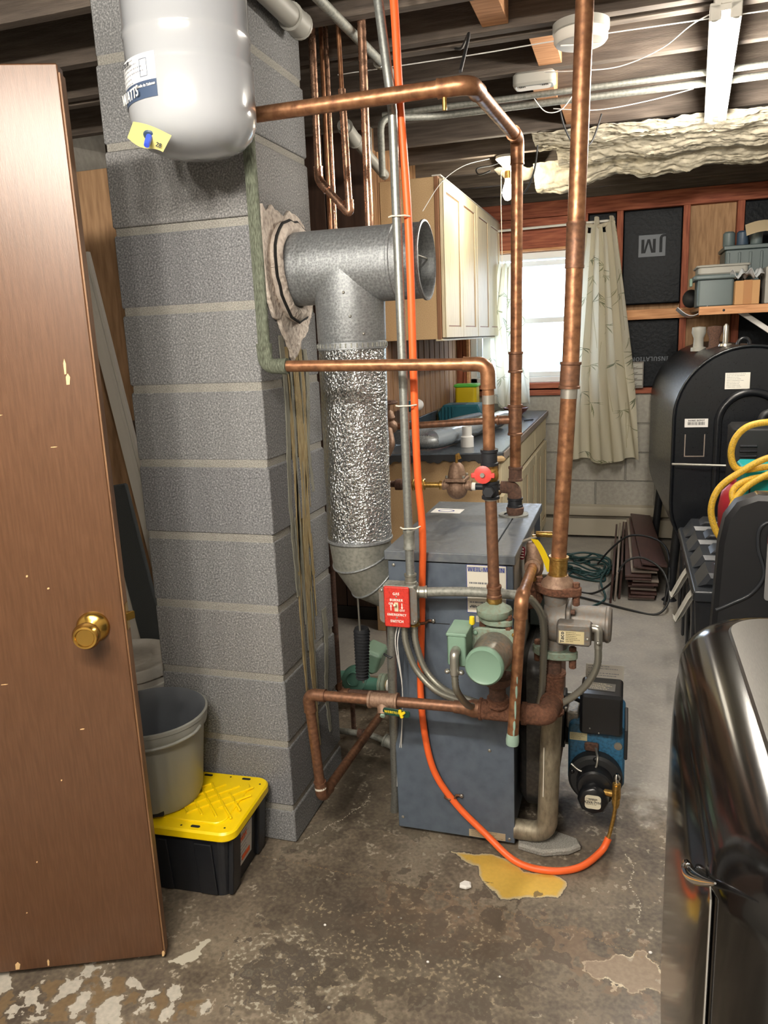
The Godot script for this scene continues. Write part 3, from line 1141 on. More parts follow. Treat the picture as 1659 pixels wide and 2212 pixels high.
	part(w, "cross_brace", G().bx(V(-0.07, 1.5, -5.62), V(0.42, 1.565, -5.58), 0.003), M.pale_stud)
	part(w, "wood_panel", G().bx(V(0.342, 1.05, -5.7), V(0.618, 2.2, -5.66), 0.003), M.plywood)
	for b in [[-0.068, 0.3, 1.6, 2.2], [-0.068, 0.3, 1.05, 1.5], [-0.293, -0.11, 1.05, 2.2], [0.662, 1.02, 1.05, 2.2]]:
		var bt := part(w, "insulation_batt", G().bx(V(b[0], b[2], -5.7), V(b[1], b[3], -5.64), 0.01), M.insulation_black)
		if b[2] == 1.6:
			part(bt, "logo_patch", G().bx(V(0.03, 1.9, -5.645), V(0.2, 2.04, -5.638), 0.002), M.print_grey)
			lettering(bt, "JM", V(0.115, 1.97, -5.637), 0.09, M.insulation_black, Basis(V(0, 0, 1), PI))
		if b[3] == 1.5:
			lettering(bt, "INSULATION", V(0.12, 1.24, -5.637), 0.03, M.print_grey, Basis(V(0, 0, 1), PI))

	# window
	w = thing("window_1", "white vinyl double-hung window in a red timber opening", "window", Vector3.ZERO, "", "structure")
	var x1 := -1.105
	var x2 := -0.34
	var fr := G()
	for q in [[x1, x1 + 0.05, 1.1, 1.985], [x2 - 0.05, x2, 1.1, 1.985], [x1, x2, 1.935, 1.985], [x1, x2, 1.1, 1.14]]:
		fr.bx(V(q[0], q[2], -5.72), V(q[1], q[3], -5.64), 0.004)
	part(w, "window_frame", fr, M.vinyl_white)
	for s in [[1.515, 1.93, -5.7], [1.14, 1.545, -5.67]]:
		var sash := G()
		for q in [[x1 + 0.05, x1 + 0.085, s[0], s[1]], [x2 - 0.085, x2 - 0.05, s[0], s[1]], [x1 + 0.085, x2 - 0.085, s[0], s[0] + 0.035], [x1 + 0.085, x2 - 0.085, s[1] - 0.035, s[1]]]:
			sash.bx(V(q[0], q[2], s[2] - 0.012), V(q[1], q[3], s[2] + 0.012), 0.003)
		var so := part(w, "sash", sash, M.vinyl_white)
		part(so, "pane", G().bx(V(x1 + 0.08, s[0] + 0.03, s[2] - 0.002), V(x2 - 0.08, s[1] - 0.03, s[2] + 0.002), 0.0005), M.glass)
	part(w, "window_sill", G().bx(V(x1 - 0.02, 1.06, -5.72), V(x2 + 0.02, 1.1, -5.585), 0.004), M.red_wood)
	part(w, "jamb", G().bx(V(x1 - 0.022, 1.1, -5.72), V(x1, 2.0, -5.6), 0.003), M.pale_stud)
	part(w, "jamb", G().bx(V(x2, 1.1, -5.72), V(x2 + 0.022, 2.0, -5.6), 0.003), M.pale_stud)
	part(w, "head_casing", G().bx(V(x1 - 0.022, 1.985, -5.72), V(x2 + 0.022, 2.003, -5.59), 0.003), M.pale_stud)

	# outdoors, seen blown out through the panes
	solo("ground_outside", G().bx(V(-14, 0.2, -40), V(12, 0.55, -5.95), 0.01), M.outside_pale, "pale bright ground outside the window", "ground", Vector3.ZERO, "", "structure")
	solo("pool_wall", G().bx(V(-4.5, 0.55, -15.3), V(1.5, 1.25, -15), 0.02), M.outside_blue, "pale blue band seen through the lower window pane", "outdoor wall", V(-1.5, 0.55, -15.1))


func chimney() -> void:
	var c := thing("chimney", "square grey concrete-block chimney with rust drips below the flue", "chimney", V(-1.1, 0, -2.035))
	part(c, "mortar_core", G().bx(V(-1.296, 0, -2.226), V(-0.908, 2.556, -1.84), 0.004), M.mortar)
	var tops := [0.112]
	for k in 12:
		tops.append(0.112 + 0.2035 * (k + 1))
	var lo := 0.0
	for k in 12:
		var hi: float = minf(tops[k], 2.556) - 0.008
		var j := rng.randf_range(-0.003, 0.003)
		var b := part(c, "concrete_block", G().bx(V(-1.3 + j, lo, -2.232), V(-0.904 + rng.randf_range(-0.0025, 0.0015), hi, -1.836 + rng.randf_range(-0.003, 0.002)), 0.006), [M.block, M.block_dark, M.block_light][[0, 1, 0, 2, 0, 1, 0, 0, 1, 2, 0, 0][k]])
		lo = tops[k] + 0.008
	# ragged plaster round the flue hole
	var xf := Transform3D(Basis(V(0, 0, -1), V(0, 1, 0), V(1, 0, 0)), V(-0.905, 0, 0))
	var edge := []
	var ctrl := [1.873, 1.72, 1.895, 1.785, 1.915, 1.77, 1.95, 1.79, 2.0, 1.775, 2.03, 1.765, 2.06, 1.79, 2.12, 1.78, 2.16, 1.755, 2.18, 1.72, 2.2, 1.66, 2.19, 1.6, 2.2, 1.56, 2.17, 1.51, 2.14, 1.47, 2.1, 1.45, 2.06, 1.41, 2.03, 1.39, 2.0, 1.43, 1.97, 1.47, 1.95, 1.5, 1.92, 1.51, 1.895, 1.55, 1.88, 1.62]
	for k in range(0, ctrl.size(), 2):
		var p := Vector2(ctrl[k], ctrl[k + 1])
		var q := Vector2(ctrl[(k + 2) % ctrl.size()], ctrl[(k + 3) % ctrl.size()])
		edge.append(p.x)
		edge.append(p.y)
		for u in [0.33, 0.66]:
			var e := p.lerp(q, u) + Vector2(rng.randf_range(-1, 1), rng.randf_range(-1, 1)) * 0.005
			edge.append(e.x)
			edge.append(e.y)
	part(c, "plaster_patch", G().prism(poly(edge), 0.013, xf, 0.003), M.plaster, "cracked off-white plaster round the flue hole")
	var lip := []
	for k in 33:
		var a := TAU * k / 32
		var r := 0.112 + 0.006 * sin(a * 3.0) + rng.randf_range(-0.003, 0.003)
		lip.append(V(-0.884, 1.633 + sin(a) * r, -2.04 + cos(a) * r))
	part(c, "plaster_collar", G().tube(lip, 0.021, 8, false), M.plaster)
	part(c, "collar_gap", G().tube(lip.map(func(p): return V(-0.876, 1.633 + (p.y - 1.633) * 1.17, -2.04 + (p.z + 2.04) * 1.17)), 0.004, 6, false), M.dark_gap)
	# mineral runs down the side face
	for d in [[1.98, 2.005, 1.43, 0.16, 0], [2.03, 2.07, 1.42, 0.2, 0], [2.075, 2.1, 1.44, 0.75, 0], [2.0, 2.02, 1.36, 0.62, 1], [1.955, 1.985, 1.46, 0.72, 1], [2.11, 2.14, 1.42, 1.0, 1], [2.13, 2.165, 0.62, 0.2, 1]]:
		var pg := []
		var n := 26
		for k in n:
			var u := float(k) / (n - 1)
			pg.append(d[0] + rng.randf_range(-0.004, 0.004) + 0.01 * sin(u * 7.0))
			pg.append(lerpf(d[2], d[3], u))
		for k in n:
			var u := 1.0 - float(k) / (n - 1)
			pg.append(d[1] + rng.randf_range(-0.004, 0.004) + 0.01 * sin(u * 7.0) - (d[1] - d[0]) * 0.45 * u)
			pg.append(lerpf(d[2], d[3], u))
		part(c, "mineral_run", G().prism(poly(pg), 0.0035, Transform3D(xf.basis, V(-0.9045, 0, 0)), 0.0008), M.mineral_crust if d[4] == 0 else M.mineral_pale)
	for k in 16:
		var z0 := rng.randf_range(1.96, 2.1)
		var y0 := rng.randf_range(0.5, 1.4)
		part(c, "mineral_run", G().prism(poly([z0, y0, z0 + 0.003, y0 + 0.01, z0 + 0.006, y0 - 0.02, z0 + 0.005, y0 - rng.randf_range(0.15, 0.4), z0 + 0.001, y0 - 0.15]), 0.004, Transform3D(xf.basis, V(-0.9045, 0, 0))), M.mineral_crust if k % 2 else M.mineral_pale)

	# flue: horizontal tee from the chimney, crumpled riser, cleanout elbow
	var f := thing("flue_pipe", "galvanised flue tee from the chimney with dented silver drop pipe", "flue", V(-0.72, 0.75, -2.04))
	part(f, "tee", G().lathe([Vector2(0.09, 0), Vector2(0.096, 0), Vector2(0.096, 0.31), Vector2(0.098, 0.312), Vector2(0.098, 0.318), Vector2(0.095, 0.32), Vector2(0.095, 0.385), Vector2(0.1, 0.39), Vector2(0.1, 0.396), Vector2(0.095, 0.397), Vector2(0.091, 0.392), Vector2(0.091, 0.2), Vector2(0.0, 0.2)], axis(V(1, 0, 0), V(-0.905, 1.633, -2.04)), 40), M.galvanised)
	var dm := part(f, "draft_damper", G().lathe([Vector2(0, 0), Vector2(0.089, 0), Vector2(0.089, 0.003), Vector2(0, 0.003)], axis(V(1, 0, 0.25), V(-0.6, 1.633, -2.04)), 32), M.galvanised_dull)
	part(dm, "weight_bracket", G().bx(V(-0.545, 1.63, -1.985), V(-0.52, 1.665, -1.96), 0.002).bx(V(-0.53, 1.61, -1.978), V(-0.515, 1.66, -1.972), 0.001), M.armour)
	part(dm, "pivot_rod", rod(V(-0.53, 1.645, -2.12), V(-0.53, 1.645, -1.955), 0.003), M.bolt_steel)
	var saddle := []
	for k in 7:
		saddle.append(Vector2(0.094, 0.0 + k * 0.03))
	part(f, "branch", G().lathe([Vector2(0.096, 1.64), Vector2(0.095, 1.6), Vector2(0.093, 1.44), Vector2(0.091, 1.435)], Transform3D(Basis.IDENTITY, V(-0.725, 0, -2.04)), 40), M.galvanised)
	part(f, "crimp_band", G().lathe([Vector2(0.091, 1.436), Vector2(0.0945, 1.434), Vector2(0.0945, 1.416), Vector2(0.091, 1.414)], Transform3D(Basis.IDENTITY, V(-0.725, 0, -2.04)), 40), M.galvanised)
	for k in 40:
		var a := TAU * k / 40
		part(f, "crimp", G().box(V(-0.725 + cos(a) * 0.0945, 1.426, -2.04 + sin(a) * 0.0945), V(0.004, 0.012, 0.004), 0.001, Basis(Vector3.UP, -a)), M.galvanised_dull)
	var rise := G()
	rise.sheet(72, 90, func(u: float, w: float) -> Vector3:
		var a := -TAU * u
		var r := 0.092 + 0.0012 * sin(a * 5.0 + w * 9.0) * sin(w * 14.0)
		return V(-0.725 - 0.006 * w + cos(a) * r, lerpf(1.416, 0.885, w), -2.04 + sin(a) * r))
	part(f, "riser", rise, M.hammered)
	part(f, "rolled_edge", G().lathe([Vector2(0.09, 0.89), Vector2(0.0955, 0.888), Vector2(0.0955, 0.882), Vector2(0.09, 0.878)], Transform3D(Basis.IDENTITY, V(-0.731, 0, -2.04)), 40), M.galvanised)
	# segmented elbow turning back and right towards the boiler
	var cuts := [[V(-0.731, 0.885, -2.04), V(0, 1, 0)], [V(-0.728, 0.83, -2.045), V(-0.25, 1, 0.3)], [V(-0.705, 0.77, -2.075), V(-0.6, 0.8, 0.5)], [V(-0.65, 0.73, -2.12), V(-1, 0.35, 0.6)], [V(-0.6, 0.715, -2.15), V(-1, 0.1, 0.5)]]
	for k in 4:
		var g := G()
		var rings := []
		for e in 2:
			var d: Vector3 = cuts[k + e][1].normalized()
			var t := axis(d, cuts[k + e][0])
			var ring := []
			for s in 33:
				var an := TAU * s / 32
				ring.append(t * V(cos(an) * 0.089, 0, sin(an) * 0.089))
			rings.append(ring)
		# match ring starts
		var best := 0
		var bd := 1e9
		for s in 32:
			var dd: float = rings[0][0].distance_to(rings[1][s])
			if dd < bd:
				bd = dd
				best = s
		var mid: Vector3 = (cuts[k][0] + cuts[k + 1][0]) * 0.5
		for s in 32:
			var p0: Vector3 = rings[0][s]
			var p1: Vector3 = rings[0][s + 1]
			var p2: Vector3 = rings[1][(s + best) % 32]
			var p3: Vector3 = rings[1][(s + 1 + best) % 32]
			var ax: Vector3 = (cuts[k + 1][0] - cuts[k][0]).normalized()
			var nr := []
			for p in [p0, p1, p3, p2]:
				var q: Vector3 = p - mid
				nr.append((q - ax * q.dot(ax)).normalized())
			g.quad(g.add(p0, nr[0]), g.add(p1, nr[1]), g.add(p3, nr[2]), g.add(p2, nr[3]))
		part(f, "elbow_gore", g, M.galvanised_dull)
		if k > 0:
			part(f, "seam_bead", G().tube(rings[0], 0.0032, 8, false), M.galvanised)
	for p in [[0.0, 1.455], [0.35, 1.5], [0.9, 0.905], [0.5, 1.56]]:
		var a: float = p[0] + 0.9
		part(f, "screw", G().ball(V(-0.725 + cos(a) * 0.094, p[1], -2.04 + sin(a) * 0.094), V(0.004, 0.004, 0.004), 8, 5), M.bolt_steel)


func boiler() -> void:
	var b := thing("boiler", "blue-grey sheet-metal oil boiler standing between chimney and burner", "boiler", V(-0.45, 0, -2.28))
	part(b, "plinth", G().bx(V(-0.6, 0.0, -2.57), V(-0.3, 0.03, -1.99), 0.003), M.black_dull)
	part(b, "jacket", G().bx(V(-0.62, 0.028, -2.6), V(-0.287, 0.845, -1.976), 0.004), M.boiler_blue)
	part(b, "front_panel", G().bx(V(-0.626, 0.016, -1.978), V(-0.281, 0.842, -1.967), 0.002), M.boiler_blue)
	part(b, "side_panel", G().bx(V(-0.289, 0.45, -2.44), V(-0.28, 0.842, -1.985), 0.002), M.boiler_side)
	part(b, "side_panel", G().bx(V(-0.289, 0.03, -2.6), V(-0.279, 0.842, -2.445), 0.002), M.boiler_navy)
	part(b, "top_cover", G().bx(V(-0.634, 0.846, -2.616), V(-0.343, 0.873, -1.957), 0.003), M.boiler_top)
	part(b, "top_cover", G().bx(V(-0.341, 0.846, -2.616), V(-0.274, 0.873, -1.957), 0.003), M.boiler_top)
	part(b, "outlet_ring", G().lathe([Vector2(0.03, 0), Vector2(0.047, 0), Vector2(0.047, 0.004), Vector2(0.03, 0.004)], Transform3D(Basis.IDENTITY, V(-0.345, 0.873, -2.43)), 28), M.galvanised_dull)
	var big := print_tex(3, hexc("cfcabd"), hexc("5c5f66"), 9, 160, 220, 0.4)
	var lb := part(b, "rating_label", G().bx(V(-0.406, 0.706, -1.9668), V(-0.298, 0.842, -1.9655), 0.0004), printed("label_big", big))
	for q in [[-0.406, -0.298, 0.8405, 0.842], [-0.406, -0.298, 0.706, 0.7075], [-0.406, -0.4045, 0.706, 0.842], [-0.2995, -0.298, 0.706, 0.842]]:
		part(lb, "border", G().bx(V(q[0], q[2], -1.9655), V(q[1], q[3], -1.9649), 0.0002), M.print_blue)
	part(lb, "header_band", G().bx(V(-0.402, 0.822, -1.9655), V(-0.302, 0.836, -1.965), 0.0002), M.tag_grey)
	lettering(lb, "WEIL-McLAIN", V(-0.353, 0.829, -1.9648), 0.0115, M.print_blue)
	lettering(lb, "MIN. RELIEF VALVE CAP", V(-0.356, 0.726, -1.9648), 0.0052, M.print_black)
	var red := part(b, "warning_label", G().bx(V(-0.458, 0.581, -1.9668), V(-0.42, 0.619, -1.9655), 0.0004), M.maroon)
	var rows := ["THE B", "IN FU", "BULLE", "SEAL", "METAL"]
	for k in 5:
		lettering(red, rows[k], V(-0.446, 0.61 - k * 0.006, -1.9648), 0.0042, M.bin_pale)
	part(b, "small_label", G().bx(V(-0.382, 0.68, -1.9668), V(-0.361, 0.698, -1.9655), 0.0004), printed("label_small", print_tex(5, hexc("b9b5a4"), hexc("4f5148"), 5, 80, 80)))
	part(b, "instruction_label", G().bx(V(-0.413, 0.02, -1.9668), V(-0.307, 0.043, -1.9655), 0.0004), printed("label_table", print_tex(8, hexc("a8977d"), hexc("50453a"), 6, 220, 60, 0.0)))
	var tl := part(b, "top_label", G().box(V(-0.568, 0.8737, -2.462), V(0.1, 0.001, 0.065), 0.0004, Basis(Vector3.UP, -0.05)), M.paper_white)
	part(tl, "oval_print", G().lathe([Vector2(0.018, 0), Vector2(0.0215, 0), Vector2(0.0215, 0.0006), Vector2(0.018, 0.0006), Vector2(0.018, 0)], Transform3D(Basis.from_scale(V(1.3, 1, 0.8)), V(-0.572, 0.8742, -2.462)), 24), M.print_blue)
	for p in [[-0.296, 0.028], [-0.612, 0.05], [-0.35, 0.3], [-0.61, 0.83]]:
		part(b, "screw", G().ball(V(p[0], p[1], -1.966), V(0.005, 0.005, 0.002), 10, 6), M.bolt_steel)
	part(b, "seam", G().bx(V(-0.515, 0.667, -1.9672), V(-0.455, 0.669, -1.9662), 0.0002), M.dark_gap)
	# dark rounded front cover on the burner side
	part(b, "front_cover", G().prism(rrect(0.42, 0.48, 0.07, 6), 0.085, Transform3D(Basis(V(0, 0, -1), V(0, 1, 0), V(1, 0, 0)), V(-0.279, 0.31, -2.255)), 0.022), M.cover_black)
	part(b, "cover_plate", G().prism(rrect(0.3, 0.34, 0.04, 6), 0.02, Transform3D(Basis(V(0, 0, -1), V(0, 1, 0), V(1, 0, 0)), V(-0.196, 0.29, -2.27)), 0.006), M.iron_rust)
	part(b, "burner_flange", G().lathe([Vector2(0, 0), Vector2(0.09, 0), Vector2(0.09, 0.012), Vector2(0.055, 0.016), Vector2(0, 0.016)], axis(V(1, 0, 0), V(-0.176, 0.27, -2.27)), 28), M.black_dull)
	for k in 4:
		var a := TAU * (k + 0.5) / 4
		part(b, "flange_bolt", hexnut(V(-0.164, 0.27 + sin(a) * 0.075, -2.27 + cos(a) * 0.075), V(-0.15, 0.27 + sin(a) * 0.075, -2.27 + cos(a) * 0.075), 0.008), M.bolt_steel)


# three-lobed pump flange with two bolts
func pump_flange(par: Node, at: Vector3, d: Vector3, r: float, thick: float, m: Material, across: Vector3) -> void:
	var t := axis(d, at)
	var up := d.normalized()
	var side := (across - up * across.dot(up)).normalized()
	var bs := Basis(side, up.cross(side), up)
	var pg := PackedVector2Array()
	for k in 28:
		var a := TAU * k / 28
		pg.append(Vector2(cos(a) * r * (1.0 + 0.42 * pow(absf(cos(a)), 3.0)), sin(a) * r * 0.92))
	var fl := part(par, "flange", G().prism(pg, thick, Transform3D(bs, at), 0.003), m)
	for s in [-1, 1]:
		var c: Vector3 = at + side * r * 1.12 * s
		part(fl, "bolt", hexnut(c + up * thick, c + up * (thick + 0.012), 0.0095), M.rust)
		part(fl, "nut", hexnut(c - up * 0.026, c, 0.0095), M.rust)


func plumbing() -> void:
	# A: high supply pipe, behind the white tank, back over the boiler and down to its outlet
	var o := thing("supply_pipe", "thick copper pipe from behind the white tank down to the boiler top", "pipe", V(-0.34, 0.87, -2.43))
	run(o, [V(-0.95, 1.962, -1.8), V(-0.342, 1.963, -1.8), V(-0.328, 1.99, -2.43), V(-0.339, 1.0, -2.43)], 0.0172, M.copper, M.copper, 0.045)
	part(o, "bleed_nipple", rod(V(-0.4, 1.945, -1.8), V(-0.4, 1.918, -1.8), 0.005), M.brass)
	part(o, "coupling", sleeve(V(-0.336, 1.385, -2.43), V(-0.337, 1.322, -2.43), 0.0205), M.copper_dull)
	part(o, "tee", sleeve(V(-0.338, 1.225, -2.43), V(-0.339, 1.13, -2.43), 0.021), M.copper_dull)
	part(o, "tee_branch", sleeve(V(-0.345, 1.178, -2.43), V(-0.395, 1.177, -2.43), 0.0135), M.copper_dull)
	part(o, "branch_pipe", rod(V(-0.39, 1.177, -2.43), V(-0.735, 1.158, -2.43), 0.0111), M.copper_dull)
	part(o, "coupling", sleeve(V(-0.338, 1.03, -2.43), V(-0.339, 0.985, -2.43), 0.0205), M.iron_rust)
	part(o, "iron_elbow", G().tube(bend([V(-0.385, 0.964, -2.43), V(-0.343, 0.962, -2.43), V(-0.34, 0.925, -2.43)], 0.03), [0.019, 0.02, 0.022, 0.022, 0.022, 0.022, 0.022, 0.022, 0.0215], 18), M.iron_rust)
	part(o, "black_coupling", sleeve(V(-0.34, 0.93, -2.43), V(-0.34, 0.9, -2.43), 0.0225), M.black_iron)
	part(o, "bushing", G().lathe([Vector2(0, 0), Vector2(0.022, 0), Vector2(0.027, 0.012), Vector2(0.028, 0.026), Vector2(0.02, 0.032), Vector2(0, 0.032)], Transform3D(Basis.IDENTITY, V(-0.34, 0.872, -2.43)), 20), M.iron_rust)

	# fill line with pressure regulator
	o = thing("fill_valve", "bronze pressure-reducing valve on a short pipe above the boiler top", "valve", V(-0.527, 0.92, -2.43))
	var by := 0.967
	part(o, "body", G().ball(V(-0.527, by - 0.012, -2.43), V(0.034, 0.034, 0.03), 20, 12), M.bronze)
	part(o, "port", sleeve(V(-0.575, by, -2.43), V(-0.55, by, -2.43), 0.014, 0.002), M.bronze)
	part(o, "port", sleeve(V(-0.505, by, -2.43), V(-0.478, by, -2.43), 0.016, 0.002), M.bronze)
	part(o, "bonnet_flange", G().bx(V(-0.562, by + 0.014, -2.465), V(-0.492, by + 0.028, -2.395), 0.004), M.bronze)
	part(o, "bonnet", G().lathe([Vector2(0.03, 0), Vector2(0.028, 0.012), Vector2(0.022, 0.036), Vector2(0.012, 0.046), Vector2(0, 0.046)], Transform3D(Basis.IDENTITY, V(-0.527, by + 0.028, -2.43)), 24), M.bronze)
	var st := part(o, "adjuster", rod(V(-0.527, by + 0.07, -2.43), V(-0.527, by + 0.1, -2.43), 0.0045), M.brass)
	part(st, "lever", G().box(V(-0.52, by + 0.095, -2.43), V(0.012, 0.02, 0.003), 0.001, Basis(V(0, 0, 1), 0.4)), M.brass)
	for s in [[-1, -1], [1, -1], [-1, 1], [1, 1]]:
		part(o, "screw", hexnut(V(-0.527 + s[0] * 0.027, by + 0.028, -2.43 + s[1] * 0.027), V(-0.527 + s[0] * 0.027, by + 0.036, -2.43 + s[1] * 0.027), 0.005), M.bolt_steel)
	part(o, "union_nut", hexnut(V(-0.585, by, -2.43), V(-0.573, by, -2.43), 0.017), M.brass)
	part(o, "pipe", rod(V(-0.65, by, -2.43), V(-0.58, by, -2.43), 0.0095), M.brass)
	part(o, "union_nut", hexnut(V(-0.655, by, -2.43), V(-0.635, by, -2.43), 0.022), M.brass)
	part(o, "union", sleeve(V(-0.675, by, -2.43), V(-0.655, by, -2.43), 0.018), M.brass)
	part(o, "pipe", rod(V(-0.78, by + 0.002, -2.43), V(-0.675, by, -2.43), 0.0105), M.iron_rust)
	part(o, "tape_band", rod(V(-0.479, by - 0.003, -2.43), V(-0.466, by - 0.003, -2.43), 0.0128), M.print_white)
	part(o, "black_nipple", rod(V(-0.468, by - 0.003, -2.43), V(-0.38, by - 0.003, -2.43), 0.0108), M.black_iron)
	part(o, "union_nut", hexnut(V(-0.735, by, -2.43), V(-0.71, by, -2.43), 0.02), M.iron_rust)

	# green riser and B: horizontal feed to the first circulator
	o = thing("feed_pipe", "copper feed pipe from the green corroded riser to the near circulator", "pipe", V(-0.3, 0.8, -1.78))
	part(o, "riser", G().tube([V(-0.858, 2.556, -1.76), V(-0.856, 2.0, -1.762), V(-0.853, 1.425, -1.76)], 0.0148, 16), M.copper_green, "green and white corroded riser")
	part(o, "corroded_elbow", G().tube(bend([V(-0.853, 1.44, -1.76), V(-0.853, 1.385, -1.76), V(-0.795, 1.384, -1.76)], 0.03), [0.0195, 0.0185, 0.0185, 0.0185, 0.0185, 0.0185, 0.0185, 0.0185, 0.0195], 16), M.copper_green)
	run(o, [V(-0.8, 1.384, -1.76), V(-0.306, 1.374, -1.76), V(-0.307, 1.175, -1.772)], 0.0138, M.copper, M.copper, 0.032)
	part(o, "solder_ring", rod(V(-0.36, 1.375, -1.76), V(-0.354, 1.375, -1.76), 0.0145), M.solder)
	part(o, "solder_ring", rod(V(-0.306, 1.305, -1.764), V(-0.306, 1.285, -1.765), 0.0142), M.solder)
	part(o, "adapter", sleeve(V(-0.307, 1.18, -1.772), V(-0.307, 1.142, -1.774), 0.0185), M.black_iron)
	var bv := part(o, "ball_valve", G().ball(V(-0.307, 1.118, -1.777), V(0.021, 0.026, 0.02), 18, 10), M.brass)
	part(bv, "collar", sleeve(V(-0.307, 1.142, -1.775), V(-0.307, 1.13, -1.776), 0.0185, 0.001), M.brass)
	var hd := part(bv, "red_handle", G().lathe([Vector2(0, 0), Vector2(0.02, 0), Vector2(0.021, 0.006), Vector2(0.012, 0.009), Vector2(0, 0.009)], axis(V(0, 0, 1), V(-0.318, 1.124, -1.752)), 20).box(V(-0.318, 1.122, -1.748), V(0.056, 0.013, 0.007), 0.003), M.red_handle, "red butterfly handle")
	part(hd, "handle_nut", hexnut(V(-0.318, 1.124, -1.744), V(-0.318, 1.124, -1.738), 0.006), M.bolt_steel)
	var bt := part(o, "drain_tee", sleeve(V(-0.306, 1.105, -1.779), V(-0.306, 1.062, -1.78), 0.019), M.black_iron)
	part(bt, "drain_plug", hexnut(V(-0.306, 1.083, -1.765), V(-0.306, 1.083, -1.745), 0.014), M.black_iron)
	part(o, "solder_ring", rod(V(-0.306, 1.064, -1.78), V(-0.306, 1.058, -1.78), 0.0155), M.solder)
	part(o, "pipe", rod(V(-0.306, 1.07, -1.78), V(-0.302, 0.82, -1.79), 0.0138), M.copper_dull)
	part(o, "adapter", sleeve(V(-0.302, 0.845, -1.788), V(-0.302, 0.815, -1.79), 0.0165, 0.0018), M.copper_dull)
	part(o, "hex_adapter", hexnut(V(-0.302, 0.815, -1.79), V(-0.302, 0.8, -1.79), 0.019), M.brass)
	part(o, "upper_flange", G().lathe([Vector2(0, 0), Vector2(0.034, 0), Vector2(0.044, 0.008), Vector2(0.044, 0.022), Vector2(0.03, 0.03), Vector2(0.022, 0.036), Vector2(0, 0.036)], Transform3D(Basis.IDENTITY, V(-0.302, 0.764, -1.79)), 10, 0.5), M.cast_green)

	# first circulator: motor towards the viewer
	o = thing("green_circulator", "green circulator pump with round green motor cap before the boiler panel", "pump", V(-0.3, 0.5, -1.8))
	var pc := V(-0.298, 0.682, -1.8)
	pump_flange(o, pc + V(-0.002, 0.066, 0.008), V(0, 1, 0), 0.034, 0.016, M.cast_green, V(1, 0, 0.5))
	part(o, "neck", G().lathe([Vector2(0.022, 0.0), Vector2(0.024, 0.08), Vector2(0.02, 0.13), Vector2(0.024, 0.155)], Transform3D(Basis.IDENTITY, pc + V(0, -0.08, 0)), 20), M.iron_rust)
	part(o, "volute", G().lathe([Vector2(0, -0.026), Vector2(0.05, -0.024), Vector2(0.058, -0.008), Vector2(0.058, 0.014), Vector2(0.05, 0.022), Vector2(0, 0.022)], axis(V(0, 0, 1), pc), 32), M.cast_green)
	part(o, "motor_plate", G().prism(rrect(0.118, 0.108, 0.018, 4), 0.012, Transform3D(Basis.IDENTITY, pc + V(0, 0.006, 0.022)), 0.003), M.cast_green)
	for s in [[-1, 1], [1, 1], [1, -1], [-1, -1]]:
		part(o, "motor_bolt", G().ball(pc + V(s[0] * 0.047, 0.006 + s[1] * 0.042, 0.036), V(0.006, 0.006, 0.004), 10, 6), M.brass if s == [1, 1] else M.paint_green)
	part(o, "motor", G().lathe([Vector2(0.0, 0.0), Vector2(0.049, 0.0), Vector2(0.048, 0.03), Vector2(0.0445, 0.034), Vector2(0.0445, 0.105), Vector2(0.0, 0.105)], axis(V(-0.06, 0.05, 1), pc + V(0, 0.004, 0.034)), 36), M.motor_grey)
	var cp := pc + V(0, 0.004, 0.034) + V(-0.06, 0.05, 1).normalized() * 0.1
	var cap := part(o, "motor_cap", G().lathe([Vector2(0.0455, 0.0), Vector2(0.0465, 0.004), Vector2(0.0455, 0.014), Vector2(0.041, 0.0185), Vector2(0.038, 0.0175), Vector2(0.036, 0.016), Vector2(0, 0.016)], axis(V(-0.06, 0.05, 1), cp), 36), M.paint_green, "flat green motor cap")
	var jb := part(o, "junction_box", G().bx(V(-0.4, 0.668, -1.782), V(-0.353, 0.75, -1.69), 0.006), M.paint_green)
	part(jb, "box_lid", G().bx(V(-0.402, 0.745, -1.784), V(-0.351, 0.754, -1.688), 0.003), M.paint_green)
	part(o, "wire_cap", G().lathe([Vector2(0.005, 0), Vector2(0.0075, 0.004), Vector2(0.006, 0.02), Vector2(0, 0.021)], Transform3D(Basis.IDENTITY, V(-0.352, 0.752, -1.76)), 10), M.yellow_tag)
	var cl := part(jb, "cable_clamp", G().tube(bend([V(-0.377, 0.712, -1.69), V(-0.377, 0.71, -1.668), V(-0.377, 0.66, -1.668)], 0.016), 0.0115, 12), M.bolt_steel)
	for s in [-1, 1]:
		part(cl, "clamp_screw", G().ball(V(-0.377 + s * 0.017, 0.668, -1.664), V(0.007, 0.006, 0.008), 10, 6), M.bolt_steel)
	part(o, "lower_flange", G().lathe([Vector2(0, 0), Vector2(0.026, 0), Vector2(0.046, 0.016), Vector2(0.046, 0.03), Vector2(0, 0.03)], Transform3D(Basis.IDENTITY, V(-0.299, 0.578, -1.802)), 12, 0.5), M.iron_rust)
	part(o, "nipple", rod(V(-0.299, 0.58, -1.803), V(-0.299, 0.52, -1.81), 0.021), M.iron_rust)
	part(o, "nipple_rim", sleeve(V(-0.299, 0.542, -1.808), V(-0.299, 0.522, -1.81), 0.0255, 0.002), M.rust)

	# C: low return header
	o = thing("return_header", "low horizontal pipe, copper then rusty iron, crossing the boiler front", "pipe", V(-0.3, 0.5, -1.82))
	var cz := -1.82
	run(o, [V(-0.4, 0.499, cz), V(-0.826, 0.491, cz), V(-0.813, 0.165, -1.838), V(-0.803, 0.155, -2.42)], 0.0142, M.copper_dull, M.copper_dull, 0.028)
	part(o, "white_band", rod(V(-0.8145, 0.2, -1.836), V(-0.814, 0.194, -1.836), 0.0172), M.tie_white)
